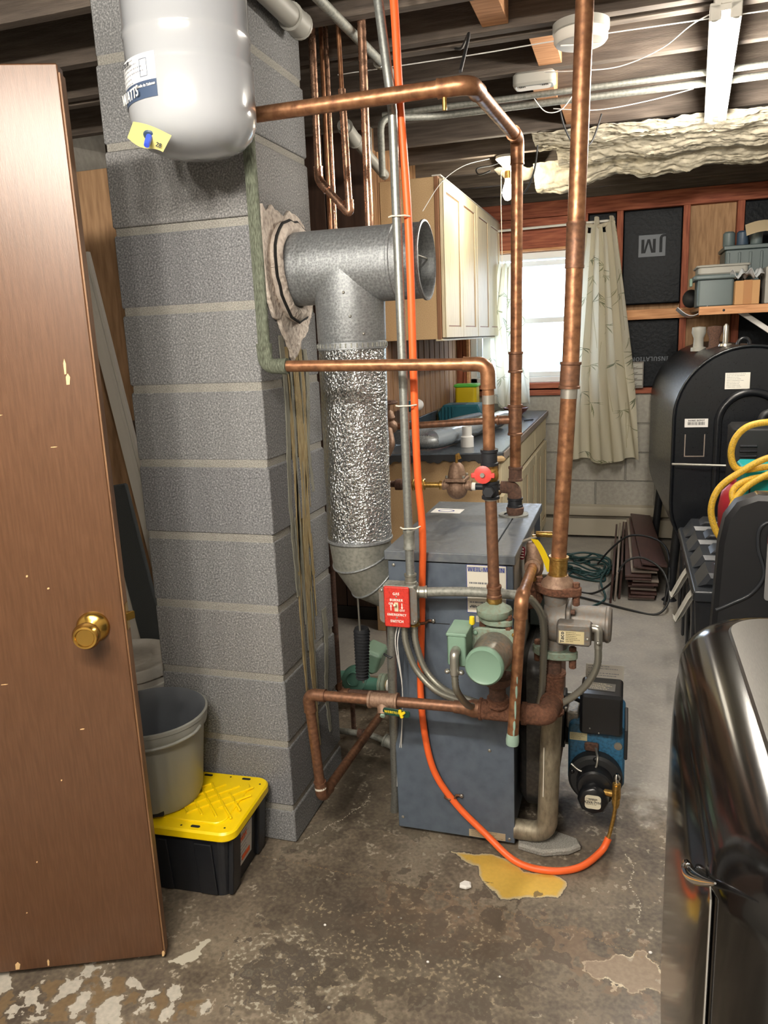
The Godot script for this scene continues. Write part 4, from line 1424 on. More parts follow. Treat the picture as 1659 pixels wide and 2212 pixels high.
	part(o, "reducer", G().lathe([Vector2(0.0, 0), Vector2(0.0165, 0.0), Vector2(0.018, 0.03), Vector2(0.0235, 0.05), Vector2(0.0235, 0.075), Vector2(0, 0.075)], axis(V(1, 0, 0), V(-0.415, 0.499, cz)), 20), M.copper_dull)
	part(o, "iron_tee", sleeve(V(-0.348, 0.5, cz), V(-0.256, 0.5, cz), 0.026, 0.003), M.rust)
	part(o, "tee_boss", sleeve(V(-0.3, 0.5, cz), V(-0.3, 0.532, cz + 0.002), 0.026, 0.003), M.rust)
	part(o, "iron_pipe", rod(V(-0.26, 0.5, cz), V(-0.2, 0.5, cz), 0.021), M.rust)
	part(o, "iron_elbow", G().tube(bend([V(-0.235, 0.5, cz), V(-0.178, 0.5, cz), V(-0.176, 0.482, -1.92)], 0.05, 8), 0.0265, 18), M.rust)
	part(o, "elbow_rim", rod(V(-0.24, 0.5, cz), V(-0.228, 0.5, cz), 0.0295), M.rust)
	part(o, "iron_pipe", rod(V(-0.176, 0.482, -1.915), V(-0.178, 0.473, -1.985), 0.0215), M.rust)

	o = thing("drain_ball_valve", "bronze purge valve with dark green lever on the low copper pipe", "valve", V(-0.605, 0.47, -1.82))
	part(o, "body", sleeve(V(-0.648, 0.4945, cz), V(-0.567, 0.4965, cz), 0.0205, 0.003), M.bronze)
	part(o, "side_port", G().tube([V(-0.607, 0.492, cz), V(-0.605, 0.466, cz + 0.02)], [0.02, 0.0135], 16), M.bronze)
	part(o, "port_screw", hexnut(V(-0.605, 0.47, cz + 0.014), V(-0.604, 0.462, cz + 0.026), 0.0075), M.patina)
	var lv := part(o, "lever", G().prism(rrect(0.075, 0.02, 0.009), 0.004, Transform3D(Basis(Vector3.UP, 0.0) * Basis(V(0, 0, 1), -0.06), V(-0.565, 0.478, cz + 0.024)), 0.001), M.green_handle, "dark green lever with yellow tie")
	lettering(lv, "WEBSTONE", V(-0.573, 0.4785, cz + 0.0285), 0.0068, M.yellow_tag, Basis(V(0, 0, 1), -0.06))
	part(lv, "yellow_tie", G().box(V(-0.551, 0.478, cz + 0.031), V(0.009, 0.024, 0.007), 0.002, Basis(V(0, 0, 1), 0.3)).box(V(-0.546, 0.48, cz + 0.033), V(0.018, 0.008, 0.005), 0.002, Basis(V(0, 0, 1), 0.7)), M.yellow_tag)

	# second circulator stack
	var z2 := -1.99
	o = thing("return_riser", "thick dull copper pipe from the ceiling to the second circulator flange", "pipe", V(-0.168, 0.79, z2))
	part(o, "pipe", G().tube([V(-0.108, 2.5, z2), V(-0.141, 1.344, z2)], 0.0205, 20), M.copper)
	part(o, "pipe", rod(V(-0.1405, 1.36, z2), V(-0.166, 0.86, z2), 0.0198, 20), M.copper)
	part(o, "coupling", sleeve(V(-0.1405, 1.365, z2), V(-0.1435, 1.3, z2), 0.024), M.copper_dull)
	part(o, "solder_band", rod(V(-0.1435, 1.3, z2), V(-0.1447, 1.276, z2), 0.0206, 20), M.solder)
	part(o, "adapter", sleeve(V(-0.1655, 0.868, z2), V(-0.168, 0.812, z2), 0.0235, 0.0025), M.brass)
	part(o, "coupling", sleeve(V(-0.131, 1.69, z2), V(-0.134, 1.585, z2), 0.0222, 0.0008), M.copper_dull)

	o = thing("grey_circulator", "grey circulator pump with sideways motor and labelled wiring box", "pump", V(-0.17, 0.5, z2))
	part(o, "hub", G().lathe([Vector2(0, 0), Vector2(0.044, 0), Vector2(0.04, 0.012), Vector2(0.03, 0.02), Vector2(0.027, 0.028), Vector2(0, 0.028)], Transform3D(Basis.IDENTITY, V(-0.168, 0.79, z2)), 24), M.bronze)
	pump_flange(o, V(-0.168, 0.768, z2), V(0, 1, 0), 0.046, 0.024, M.rust, V(1, 0, 0.35))
	part(o, "neck", G().lathe([Vector2(0.03, 0), Vector2(0.026, 0.03), Vector2(0.03, 0.14), Vector2(0.033, 0.17)], Transform3D(Basis.IDENTITY, V(-0.172, 0.603, z2)), 20), M.pump_grey)
	part(o, "volute", G().lathe([Vector2(0, -0.04), Vector2(0.048, -0.036), Vector2(0.056, -0.01), Vector2(0.056, 0.02), Vector2(0, 0.022)], axis(V(1, 0, 0), V(-0.165, 0.69, z2)), 28), M.pump_grey)
	part(o, "motor_flange", G().prism(rrect(0.11, 0.1, 0.015), 0.012, Transform3D(Basis(V(0, 0, -1), V(0, 1, 0), V(1, 0, 0)), V(-0.143, 0.69, z2)), 0.003), M.pump_grey)
	part(o, "motor", G().lathe([Vector2(0, 0), Vector2(0.046, 0), Vector2(0.046, 0.09), Vector2(0.048, 0.092), Vector2(0.048, 0.098), Vector2(0.042, 0.104), Vector2(0, 0.105)], axis(V(1, 0, 0.04), V(-0.134, 0.69, z2)), 36), M.pump_grey)
	for s in [1, -1]:
		part(o, "motor_bolt", hexnut(V(-0.131, 0.69 + s * 0.042, z2 + 0.043), V(-0.12, 0.69 + s * 0.042, z2 + 0.043), 0.007), M.iron_rust)
	var wb := part(o, "wiring_box", G().bx(V(-0.163, 0.657, -1.945), V(-0.077, 0.716, -1.9), 0.006), M.pump_grey)
	var wl := part(wb, "rating_plate", G().bx(V(-0.157, 0.664, -1.9005), V(-0.094, 0.698, -1.8992), 0.0004), printed("label_pump", print_tex(12, hexc("c2b48c"), hexc("4d4733"), 6, 160, 90, 0.0)))
	part(wl, "name_block", G().bx(V(-0.156, 0.667, -1.8992), V(-0.14, 0.696, -1.8987), 0.0002), M.ivory)
	lettering(wl, "Taco", V(-0.148, 0.681, -1.8984), 0.01, M.print_black, Basis(V(0, 0, 1), PI / 2))
	part(wb, "screw", G().ball(V(-0.086, 0.678, -1.8995), V(0.004, 0.004, 0.002), 10, 6), M.bolt_steel)
	var wc := part(wb, "cable_clamp", G().tube(bend([V(-0.077, 0.7, -1.925), V(-0.06, 0.7, -1.922), V(-0.06, 0.65, -1.92)], 0.013), 0.0105, 12), M.bolt_steel)
	part(wc, "clamp_screw", G().ball(V(-0.06, 0.668, -1.907), V(0.006, 0.006, 0.006), 10, 6), M.bolt_steel)
	pump_flange(o, V(-0.174, 0.592, z2), V(0, 1, 0), 0.045, 0.022, M.cast_green, V(1, 0, 0.35))
	part(o, "lower_neck", rod(V(-0.175, 0.6, z2), V(-0.178, 0.53, z2), 0.021), M.iron_rust)
	part(o, "iron_tee", sleeve(V(-0.178, 0.545, z2), V(-0.182, 0.425, z2), 0.03, 0.004), M.rust)
	part(o, "tee_boss", sleeve(V(-0.178, 0.476, z2 + 0.055), V(-0.179, 0.472, z2 + 0.01), 0.028, 0.003), M.rust)

	o = thing("boiler_return", "fat dull steel pipe dropping to an elbow at the boiler foot", "pipe", V(-0.19, 0, z2))
	part(o, "pipe", G().tube(bend([V(-0.181, 0.43, z2), V(-0.193, 0.05, z2), V(-0.284, 0.05, z2)], 0.075, 10), 0.0285, 20), M.steel_pipe)
	part(o, "floor_pad", G().prism(poly([-0.27, 1.96, -0.2, 1.945, -0.13, 1.97, -0.1, 2.0, -0.11, 2.03, -0.17, 2.05, -0.28, 2.05]), 0.022, Transform3D(Basis(V(1, 0, 0), V(0, 0, -1), V(0, 1, 0)), V(0, 0.0, 0)), 0.006), M.mortar)
	part(o, "drip_line", G().tube([V(-0.199, 0.33, z2 + 0.027), V(-0.201, 0.18, z2 + 0.027)], 0.0018, 6), M.tie_white)

	# relief valve and its discharge
	o = thing("relief_valve", "tan brass relief valve with lever, yellow tag and red tag beside the boiler", "valve", V(-0.247, 0.72, -2.14))
	part(o, "iron_elbow", G().tube(bend([V(-0.285, 0.69, -2.14), V(-0.247, 0.69, -2.14), V(-0.247, 0.73, -2.14)], 0.03), 0.026, 18), M.rust)
	part(o, "bushing", sleeve(V(-0.247, 0.728, -2.14), V(-0.247, 0.752, -2.14), 0.028, 0.003), M.rust)
	part(o, "hex_base", hexnut(V(-0.247, 0.752, -2.14), V(-0.247, 0.77, -2.14), 0.024), M.brass)
	part(o, "body", G().lathe([Vector2(0, 0), Vector2(0.022, 0), Vector2(0.027, 0.014), Vector2(0.027, 0.045), Vector2(0.022, 0.06), Vector2(0.021, 0.088), Vector2(0.016, 0.094), Vector2(0, 0.094)], Transform3D(Basis.IDENTITY, V(-0.247, 0.77, -2.14)), 24), M.bronze)
	part(o, "stem", rod(V(-0.247, 0.86, -2.14), V(-0.247, 0.885, -2.14), 0.005), M.brass)
	part(o, "test_lever", G().box(V(-0.262, 0.874, -2.125), V(0.05, 0.005, 0.014), 0.0015, Basis(Vector3.UP, 0.5) * Basis(V(0, 0, 1), 0.25)), M.bolt_steel)
	var yt := part(o, "yellow_tag", G().sheet(4, 12, func(u: float, w: float) -> Vector3: return V(-0.243 + 0.045 * w + (u - 0.5) * 0.02, 0.878 + 0.012 * sin(w * 3.0) - 0.095 * w, -2.115 + (u - 0.5) * 0.008), 0.0008), M.yellow_tag)
	var rt := part(o, "red_tag", G().prism(rrect(0.024, 0.038, 0.008), 0.001, Transform3D(Basis(Vector3.UP, -0.2) * Basis(V(0, 0, 1), -0.1), V(-0.278, 0.842, -2.1))), M.maroon)
	for k in 4:
		part(rt, "tag_line", G().box(V(-0.278, 0.854 - k * 0.008, -2.0985), V(0.016, 0.0032, 0.0006), 0.0002, Basis(Vector3.UP, -0.2)), M.print_white)
	part(o, "outlet", sleeve(V(-0.247, 0.802, -2.12), V(-0.245, 0.806, -2.08), 0.019, 0.003), M.bronze)
	o = thing("relief_discharge", "copper relief discharge pipe ending open with a green crust", "pipe", V(-0.25, 0.455, -1.745))
	run(o, [V(-0.245, 0.805, -2.09), V(-0.23, 0.832, -1.745), V(-0.253, 0.47, -1.745)], 0.0138, M.copper, M.copper, 0.026)
	part(o, "crusted_end", G().lathe([Vector2(0.011, 0), Vector2(0.0155, 0.001), Vector2(0.0165, 0.012), Vector2(0.015, 0.026), Vector2(0.0138, 0.03)], axis(V(0.06, 1, 0), V(-0.254, 0.452, -1.745)), 16), M.patina)
	for q in [[0.63, 0.0022, 0.012], [0.6, 0.0035, 0.02], [0.555, 0.003, 0.03], [0.51, 0.004, 0.016], [0.49, 0.003, 0.012]]:
		var cx: float = lerpf(-0.253, -0.23, (q[0] - 0.47) / 0.362)
		part(o, "green_crust", G().ball(V(cx + 0.003, q[0], -1.7325), V(q[1], q[2], 0.0016), 9, 7), M.patina)


func wiring() -> void:
	# rigid conduit down to the emergency switch
	var o := thing("steel_conduit", "thin grey steel conduit running from the ceiling to the red switch", "conduit", V(-0.537, 0.82, -1.87))
	part(o, "tube", G().tube([V(-0.6, 2.5, -1.87), V(-0.562, 2.18, -1.87), V(-0.538, 1.95, -1.87), V(-0.536, 1.4, -1.87), V(-0.535, 0.815, -1.87)], 0.0112, 14), M.conduit)
	part(o, "coupling", sleeve(V(-0.535, 0.955, -1.87), V(-0.535, 0.905, -1.87), 0.0142, 0.0012), M.galvanised_dull)
	part(o, "connector", sleeve(V(-0.535, 0.838, -1.87), V(-0.535, 0.812, -1.87), 0.0145, 0.0018), M.armour)
	for y in [1.975, 1.72, 1.275, 0.962]:
		part(o, "cable_tie", G().tube([V(-0.556, y, -1.868), V(-0.545, y, -1.854), V(-0.515, y, -1.862), V(-0.508, y, -1.885)], 0.0022, 6), M.tie_white)

	o = thing("emergency_switch", "red gas burner emergency switch plate on a grey steel box", "switch", V(-0.565, 0.7, -1.86))
	part(o, "box", G().bx(V(-0.608, 0.705, -1.892), V(-0.518, 0.812, -1.846), 0.005), M.galvanised_dull)
	part(o, "mounting_cover", G().prism(rrect(0.104, 0.1, 0.014), 0.004, Transform3D(Basis.IDENTITY, V(-0.564, 0.757, -1.847)), 0.001), M.pump_grey)
	var pl := part(o, "red_plate", G().bx(V(-0.6, 0.7, -1.842), V(-0.53, 0.812, -1.833), 0.004), M.switch_red, "red plate with white lettering")
	for tx in [["GAS", -0.565, 0.793, 0.0075], ["BURNER", -0.565, 0.776, 0.0068], ["ON", -0.58, 0.766, 0.006], ["OFF", -0.55, 0.748, 0.006], ["EMERGENCY", -0.565, 0.736, 0.0066], ["SWITCH", -0.565, 0.718, 0.0072]]:
		lettering(pl, tx[0], V(tx[1], tx[2], -1.8326), tx[3], M.print_white)
	for s in [[-0.58, 1], [-0.55, -1]]:
		part(pl, "arrow", G().prism(poly([-0.0012, -0.008, 0.0012, -0.008, 0.0012, 0.003, 0.003, 0.003, 0, 0.009, -0.003, 0.003, -0.0012, 0.003]), 0.0006, Transform3D(Basis(V(0, 0, 1), 0.0 if s[1] > 0 else PI), V(s[0], 0.755 if s[1] > 0 else 0.76, -1.833))), M.print_white)
	var tg := part(pl, "toggle_frame", G().bx(V(-0.5705, 0.745, -1.834), V(-0.5595, 0.77, -1.831), 0.001), M.ivory)
	part(tg, "toggle", G().box(V(-0.566, 0.764, -1.825), V(0.007, 0.008, 0.016), 0.002, Basis(V(1, 0, 0), -0.5)), M.ivory)
	for y in [0.785, 0.728]:
		part(pl, "screw", G().ball(V(-0.565, y, -1.833), V(0.0028, 0.0028, 0.0012), 8, 5), M.bolt_steel)
	for q in [[-0.607, 0.797], [-0.52, 0.716]]:
		part(o, "cover_screw", G().ball(V(q[0], q[1], -1.842), V(0.004, 0.004, 0.002), 8, 5), M.bolt_steel)

	o = thing("floor_conduit", "bare steel conduit from the red switch down beside the boiler to the floor", "conduit", V(-0.66, 0, -2.06))
	part(o, "tube", G().tube([V(-0.59, 0.71, -1.872), V(-0.6, 0.6, -1.885), V(-0.655, 0.08, -2.04), V(-0.668, 0.0, -2.06)], 0.013, 14), M.conduit)
	part(o, "black_tie", G().tube([V(-0.622, 0.6, -1.885), V(-0.6, 0.598, -1.868), V(-0.585, 0.6, -1.89)], 0.003, 6), M.wire_black)
	for k in 2:
		part(o, "white_wire", G().tube(spline([V(-0.572 + k * 0.008, 0.702, -1.868), V(-0.582 + k * 0.006, 0.64, -1.865), V(-0.578, 0.5, -1.9), V(-0.598, 0.35, -1.945), V(-0.618 - k * 0.008, 0.22, -1.985), V(-0.64, 0.12, -2.01)], 6), 0.0016, 6), M.wire_white)

	o = thing("armoured_conduit", "grey flexible conduit running level across the boiler then bending down", "conduit", V(-0.3, 0.79, -1.89))
	part(o, "connector", sleeve(V(-0.522, 0.785, -1.88), V(-0.495, 0.785, -1.885), 0.0155, 0.002), M.armour)
	part(o, "jacket", G().tube(spline([V(-0.5, 0.785, -1.885), V(-0.4, 0.79, -1.89), V(-0.28, 0.789, -1.892), V(-0.245, 0.786, -1.895)], 6), 0.0125, 14), M.galvanised_dull)
	part(o, "bare_armour", flex([V(-0.25, 0.787, -1.894), V(-0.225, 0.775, -1.9), V(-0.204, 0.74, -1.91), V(-0.197, 0.69, -1.925), V(-0.2, 0.6, -1.95), V(-0.205, 0.5, -1.96), V(-0.215, 0.45, -1.97)], 0.0105), M.armour)
	for k in 2:
		var p := V(-0.556 + k * 0.024, 0.695, -1.87 - k * 0.012)
		o = thing("armoured_cable", ["ridged steel cable curving from the switch box, the outer of two", "ridged steel cable curving from the switch box, the inner of two"][k], "cable", p, "armoured cables below the switch")
		part(o, "connector", sleeve(p + V(0, 0.018, 0), p + V(0, -0.004, 0), 0.0115 + 0.002 * k, 0.0018), M.brass)
		part(o, "armour", flex([p, p + V(0.004, -0.05, 0.006), p + V(0.032 - k * 0.004, -0.12, 0.012), p + V(0.085 - k * 0.014, -0.17 + k * 0.006, 0.02), p + V(0.14 - k * 0.02, -0.196 + k * 0.004, 0.01), p + V(0.185, -0.212, 0.0), p + V(0.26, -0.225, 0.0), p + V(0.33 - k * 0.03, -0.225, -0.02 - k * 0.012)], 0.0092), M.armour)
	o = thing("pump_cable", "short ridged steel cable dropping from the green circulator box", "cable", V(-0.375, 0.5, -1.7))
	part(o, "armour", flex([V(-0.377, 0.662, -1.668), V(-0.376, 0.62, -1.675), V(-0.37, 0.57, -1.72), V(-0.366, 0.525, -1.78), V(-0.364, 0.505, -1.83)], 0.0088), M.armour)
	o = thing("pump_cable", "ridged steel cable curving down from the grey circulator box", "cable", V(-0.06, 0.5, -1.95))
	part(o, "armour", flex([V(-0.06, 0.655, -1.92), V(-0.062, 0.6, -1.925), V(-0.085, 0.545, -1.935), V(-0.12, 0.5, -1.945), V(-0.15, 0.475, -1.95), V(-0.165, 0.462, -1.952)], 0.0098), M.armour)

	# oil line in its orange sleeve
	o = thing("oil_line", "orange sleeved oil line from the ceiling past the boiler to the burner", "hose", V(-0.2, 0.0, -1.89))
	part(o, "sleeve", G().tube(spline([V(-0.545, 2.52, -1.885), V(-0.53, 2.18, -1.885), V(-0.526, 2.0, -1.888), V(-0.514, 1.7, -1.888), V(-0.514, 1.35, -1.889), V(-0.515, 1.1, -1.9), V(-0.512, 0.95, -1.92), V(-0.523, 0.8, -1.945), V(-0.534, 0.6, -1.95), V(-0.54, 0.47, -1.95), V(-0.531, 0.33, -1.95), V(-0.505, 0.22, -1.948), V(-0.445, 0.132, -1.945), V(-0.36, 0.062, -1.93), V(-0.27, 0.014, -1.895), V(-0.18, 0.01, -1.882), V(-0.1, 0.012, -1.912), V(-0.045, 0.022, -1.98), V(-0.025, 0.055, -2.0)], 8), 0.0096, 14), M.orange_sleeve)
	part(o, "copper_tail", G().tube(spline([V(-0.03, 0.045, -1.995), V(-0.021, 0.075, -2.002), V(-0.01, 0.14, -2.01), V(-0.008, 0.205, -2.02)], 6), 0.0055, 10), M.brass)
	for q in [[-0.53, 0.675], [-0.462, 0.148]]:
		var b := part(o, "pipe_strap", G().tube([V(q[0] - 0.016, q[1], -1.964), V(q[0] - 0.014, q[1], -1.945), V(q[0], q[1], -1.938), V(q[0] + 0.012, q[1], -1.945), V(q[0] + 0.014, q[1], -1.962), V(q[0] + 0.034, q[1] + 0.002, -1.963)], 0.004, 8), M.copper_dull)
		part(b, "strap_screw", G().ball(V(q[0] + 0.03, q[1] + 0.002, -1.959), V(0.006, 0.006, 0.003), 8, 5), M.bolt_steel)


func burner() -> void:
	var o := thing("oil_burner", "blue and black oil burner with black control box beside the boiler", "burner", V(-0.07, 0, -2.2))
	part(o, "air_tube", rod(V(-0.16, 0.25, -2.25), V(-0.135, 0.25, -2.25), 0.052, 28), M.black_dull)
	part(o, "housing", G().prism(rrect(0.16, 0.2, 0.02), 0.19, Transform3D(Basis.IDENTITY, V(-0.067, 0.225, -2.33)), 0.006), M.burner_blue)
	part(o, "rating_label", G().bx(V(-0.143, 0.268, -2.1405), V(-0.093, 0.292, -2.139), 0.0004), printed("label_burner", print_tex(21, hexc("b8b08c"), hexc("4b4a3c"), 5, 120, 60, 0.0)))
	part(o, "plug_button", G().lathe([Vector2(0, 0), Vector2(0.0125, 0), Vector2(0.011, 0.003), Vector2(0, 0.003)], axis(V(0, 0, 1), V(-0.006, 0.262, -2.14)), 20), M.bolt_steel)
	var cb := part(o, "control_box", G().prism(rrect(0.118, 0.125, 0.012), 0.13, Transform3D(Basis.IDENTITY, V(-0.055, 0.366, -2.24)), 0.008), M.black_enamel, "shiny black control box")
	part(cb, "worn_label", G().box(V(-0.055, 0.4292, -2.17), V(0.075, 0.001, 0.05), 0.0003, Basis(Vector3.UP, -0.05)), printed("label_worn", print_tex(25, hexc("4a4844"), hexc("b0a68c"), 6, 100, 80, 0.2)))
	part(cb, "screw", G().ball(V(-0.085, 0.325, -2.109), V(0.0025, 0.0025, 0.001), 8, 5), M.bolt_steel)
	part(cb, "screw", G().ball(V(-0.06, 0.313, -2.109), V(0.0025, 0.0025, 0.001), 8, 5), M.bolt_steel)
	part(o, "white_card", G().box(V(-0.05, 0.436, -2.245), V(0.11, 0.055, 0.0015), 0.0004, Basis(V(1, 0, 0), -0.35)), printed("label_card", print_tex(27, hexc("dcd8cf"), hexc("8d8f96"), 7, 140, 80, 0.1)))
	part(o, "side_bracket", G().bx(V(-0.155, 0.29, -2.26), V(-0.118, 0.345, -2.16), 0.006), M.motor_grey)
	part(o, "side_plate", G().bx(V(0.01, 0.225, -2.28), V(0.02, 0.32, -2.13), 0.003), M.black_dull)
	part(o, "blower_drum", G().lathe([Vector2(0, 0), Vector2(0.07, 0), Vector2(0.076, 0.008), Vector2(0.076, 0.05), Vector2(0.068, 0.058), Vector2(0, 0.06)], axis(V(0, 0, 1), V(-0.068, 0.165, -2.16)), 36), M.black_dull)
	for k in 5:
		var a := TAU * k / 5 + 0.3
		part(o, "drum_bolt", G().ball(V(-0.068 + cos(a) * 0.068, 0.165 + sin(a) * 0.068, -2.102), V(0.007, 0.007, 0.005), 10, 6), M.black_enamel)
	part(o, "motor", G().lathe([Vector2(0, 0), Vector2(0.052, 0), Vector2(0.05, 0.035), Vector2(0.045, 0.04), Vector2(0, 0.04)], axis(V(0, 0, 1), V(-0.068, 0.165, -2.102)), 32), M.black_enamel)
	var fp := part(o, "fuel_pump", G().lathe([Vector2(0, 0), Vector2(0.043, 0), Vector2(0.043, 0.03), Vector2(0.036, 0.038), Vector2(0, 0.038)], axis(V(0, 0, 1), V(-0.07, 0.14, -2.07)), 8, 0.5), M.black_enamel)
	var pp := part(fp, "name_plate", G().prism(rrect(0.044, 0.042, 0.01), 0.0015, Transform3D(Basis.IDENTITY, V(-0.07, 0.14, -2.0325))), printed("label_fuel", print_tex(31, hexc("cfc9b4"), hexc("6a6350"), 6, 90, 90, 0.3)))
	lettering(pp, "A2VA-7116", V(-0.07, 0.139, -2.0305), 0.0072, M.print_black)
	lettering(pp, "DANGER", V(-0.07, 0.149, -2.0305), 0.0045, M.print_black)
	part(o, "nozzle_block", G().bx(V(-0.1, 0.24, -2.14), V(-0.06, 0.268, -2.13), 0.004), M.iron_rust)
	part(o, "nozzle_line", G().tube(spline([V(-0.068, 0.255, -2.128), V(-0.062, 0.24, -2.1), V(-0.066, 0.214, -2.09), V(-0.085, 0.198, -2.085), V(-0.112, 0.2, -2.09), V(-0.135, 0.212, -2.1)], 6), 0.0035, 8), M.bolt_steel)
	var bf := part(o, "brass_fitting", hexnut(V(-0.04, 0.165, -2.05), V(-0.005, 0.168, -2.04), 0.01), M.brass)
	part(bf, "brass_tee", hexnut(V(-0.007, 0.21, -2.03), V(-0.007, 0.165, -2.025), 0.0115), M.brass)
	part(bf, "flare_nut", G().lathe([Vector2(0, 0), Vector2(0.007, 0), Vector2(0.0105, 0.012), Vector2(0.011, 0.028), Vector2(0, 0.028)], Transform3D(Basis.IDENTITY, V(-0.008, 0.14, -2.02)), 12), M.brass)
	part(bf, "top_plug", G().lathe([Vector2(0.006, 0), Vector2(0.006, 0.012), Vector2(0.009, 0.014), Vector2(0.009, 0.022), Vector2(0.004, 0.03), Vector2(0, 0.03)], Transform3D(Basis.IDENTITY, V(-0.007, 0.208, -2.03)), 12), M.chrome)
	part(o, "cable", flex([V(-0.11, 0.36, -2.2), V(-0.14, 0.385, -2.17), V(-0.175, 0.42, -2.1)], 0.006, 0.005), M.black_iron)


func behind_flue() -> void:
	var o := thing("loop_pipe", "bright copper pipe with a V-shaped dip above the flue", "pipe", V(-0.86, 1.8, -2.32))
	run(o, [V(-0.9, 2.5, -2.32), V(-0.905, 1.91, -2.32), V(-0.812, 1.808, -2.32), V(-0.818, 2.15, -2.32)], 0.011, M.copper_bright, M.copper_bright, 0.02)
	part(o, "thin_tail", rod(V(-0.818, 2.15, -2.32), V(-0.822, 2.5, -2.32), 0.0065), M.copper)
	o = thing("drop_pipe", "bright copper drop pipe passing behind the flue tee", "pipe", V(-0.757, 0.3, -2.33))
	part(o, "pipe", rod(V(-0.752, 2.5, -2.33), V(-0.765, 1.02, -2.35), 0.0125), M.copper_bright)
	part(o, "lower_pipe", rod(V(-0.765, 1.03, -2.36), V(-0.762, 0.25, -2.4), 0.014), M.iron_rust)
	o = thing("drop_pipe", "thin twin copper pipe dropping behind the flue nearer the chimney", "pipe", V(-0.9, 1.2, -2.5))
	part(o, "pipe", rod(V(-0.925, 2.45, -2.5), V(-0.93, 1.1, -2.5), 0.007), M.copper_bright)
	part(o, "pipe", rod(V(-0.945, 2.45, -2.51), V(-0.952, 1.1, -2.51), 0.007), M.copper)
	o = thing("corner_pipe", "brown pipe down the back edge of the chimney turning toward the boiler", "pipe", V(-0.94, 0, -2.32))
	run(o, [V(-0.925, 1.6, -2.3), V(-0.93, 0.262, -2.3), V(-0.7, 0.275, -2.3)], 0.0115, M.iron_rust, M.copper_dull, 0.02)
	o = thing("gate_valve", "old bronze gate valve half hidden behind the flue", "valve", V(-0.745, 1.1, -2.42))
	part(o, "body", G().ball(V(-0.745, 1.16, -2.42), V(0.028, 0.024, 0.024), 16, 10), M.bronze)
	part(o, "bonnet", G().lathe([Vector2(0.014, 0), Vector2(0.02, 0.012), Vector2(0.014, 0.03), Vector2(0.006, 0.036), Vector2(0.006, 0.06), Vector2(0, 0.06)], axis(V(0, 1, 0.1), V(-0.745, 1.178, -2.42)), 12), M.bronze)
	part(o, "hand_wheel", G().lathe([Vector2(0.024, 0), Vector2(0.03, 0.004), Vector2(0.024, 0.008), Vector2(0.008, 0.006), Vector2(0.008, 0.002), Vector2(0.024, 0)], axis(V(0, 1, 0.1), V(-0.742, 1.235, -2.414)), 16), M.iron_rust)
	part(o, "elbow", G().tube(bend([V(-0.745, 1.15, -2.4), V(-0.725, 1.11, -2.36), V(-0.74, 1.08, -2.35)], 0.02), 0.016, 12), M.bronze)
	# wire brush hanging from the flue elbow
	o = thing("flue_brush", "black bristle flue brush hanging on twisted wire below the flue elbow", "brush", V(-0.8, 0.38, -2.2))
	part(o, "wire_handle", G().tube([V(-0.785, 0.755, -2.14), V(-0.79, 0.65, -2.16), V(-0.797, 0.36, -2.19)], 0.0035, 8), M.bolt_steel)
	var br := part(o, "bristles", G().lathe([Vector2(0, 0), Vector2(0.017, 0.004), Vector2(0.02, 0.05), Vector2(0.025, 0.17), Vector2(0.022, 0.178), Vector2(0, 0.172)], Transform3D(Basis(V(0, 0, 1), -0.04), V(-0.801, 0.37, -2.19)), 20), M.bristle)
	for k in 16:
		part(br, "bristle_row", G().lathe([Vector2(0.018, 0), Vector2(0.0215 + k * 0.00036, 0.003), Vector2(0.018, 0.006)], Transform3D(Basis(V(0, 0, 1), -0.04), V(-0.8 + k * 0.0004, 0.375 + k * 0.0105, -2.19)), 20), M.bristle)
	# teal circulator on the floor behind
	o = thing("teal_circulator", "teal circulator pump lying low behind the chimney corner", "pump", V(-1.03, 0, -2.75))
	var c := V(-1.02, 0.11, -2.72)
	part(o, "volute", G().lathe([Vector2(0, -0.03), Vector2(0.05, -0.028), Vector2(0.06, 0), Vector2(0.05, 0.03), Vector2(0.03, 0.036), Vector2(0, 0.036)], axis(V(0.05, 0.45, 1), c), 28), M.pump_teal)
	part(o, "ring", G().lathe([Vector2(0.026, 0), Vector2(0.03, 0.004), Vector2(0.026, 0.008)], axis(V(0.05, 0.45, 1), c + V(0.002, 0.016, 0.032)), 20), M.pump_teal)
	part(o, "motor_box", G().box(c + V(0.04, 0.06, -0.1), V(0.09, 0.1, 0.13), 0.018, Basis(V(0, 0, 1), -0.35)), M.paint_green)
	part(o, "neck", G().tube([c + V(0.03, -0.02, 0), c + V(0.1, -0.012, 0.0)], [0.036, 0.024], 16), M.pump_teal)
	part(o, "neck", G().tube([c + V(-0.03, 0, 0), c + V(-0.12, 0.0, 0)], [0.034, 0.026], 16), M.pump_teal)
	for k in 2:
		part(o, "flange", G().lathe([Vector2(0, 0), Vector2(0.046, 0), Vector2(0.046, 0.012), Vector2(0, 0.012)], axis(V(1, 0, 0), c + V(0.1 + k * 0.014, -0.012, 0)), 20), M.cast_green)
	part(o, "stub", rod(c + V(0.126, -0.012, 0), c + V(0.22, -0.01, 0), 0.02), M.brass)
	part(o, "tape_band", rod(c + V(0.13, -0.012, 0), c + V(0.14, -0.012, 0), 0.023), M.print_white)
	# manifold of brass drains under the pump
	o = thing("drain_manifold", "short run of brass drain fittings under the low copper pipe", "fitting", V(-0.85, 0.1, -2.5))
	part(o, "pipe", rod(V(-0.97, 0.155, -2.52), V(-0.68, 0.16, -2.52), 0.011), M.copper_dull)
	part(o, "foot_leg", rod(V(-0.965, 0.0, -2.52), V(-0.965, 0.16, -2.52), 0.009), M.iron_rust)
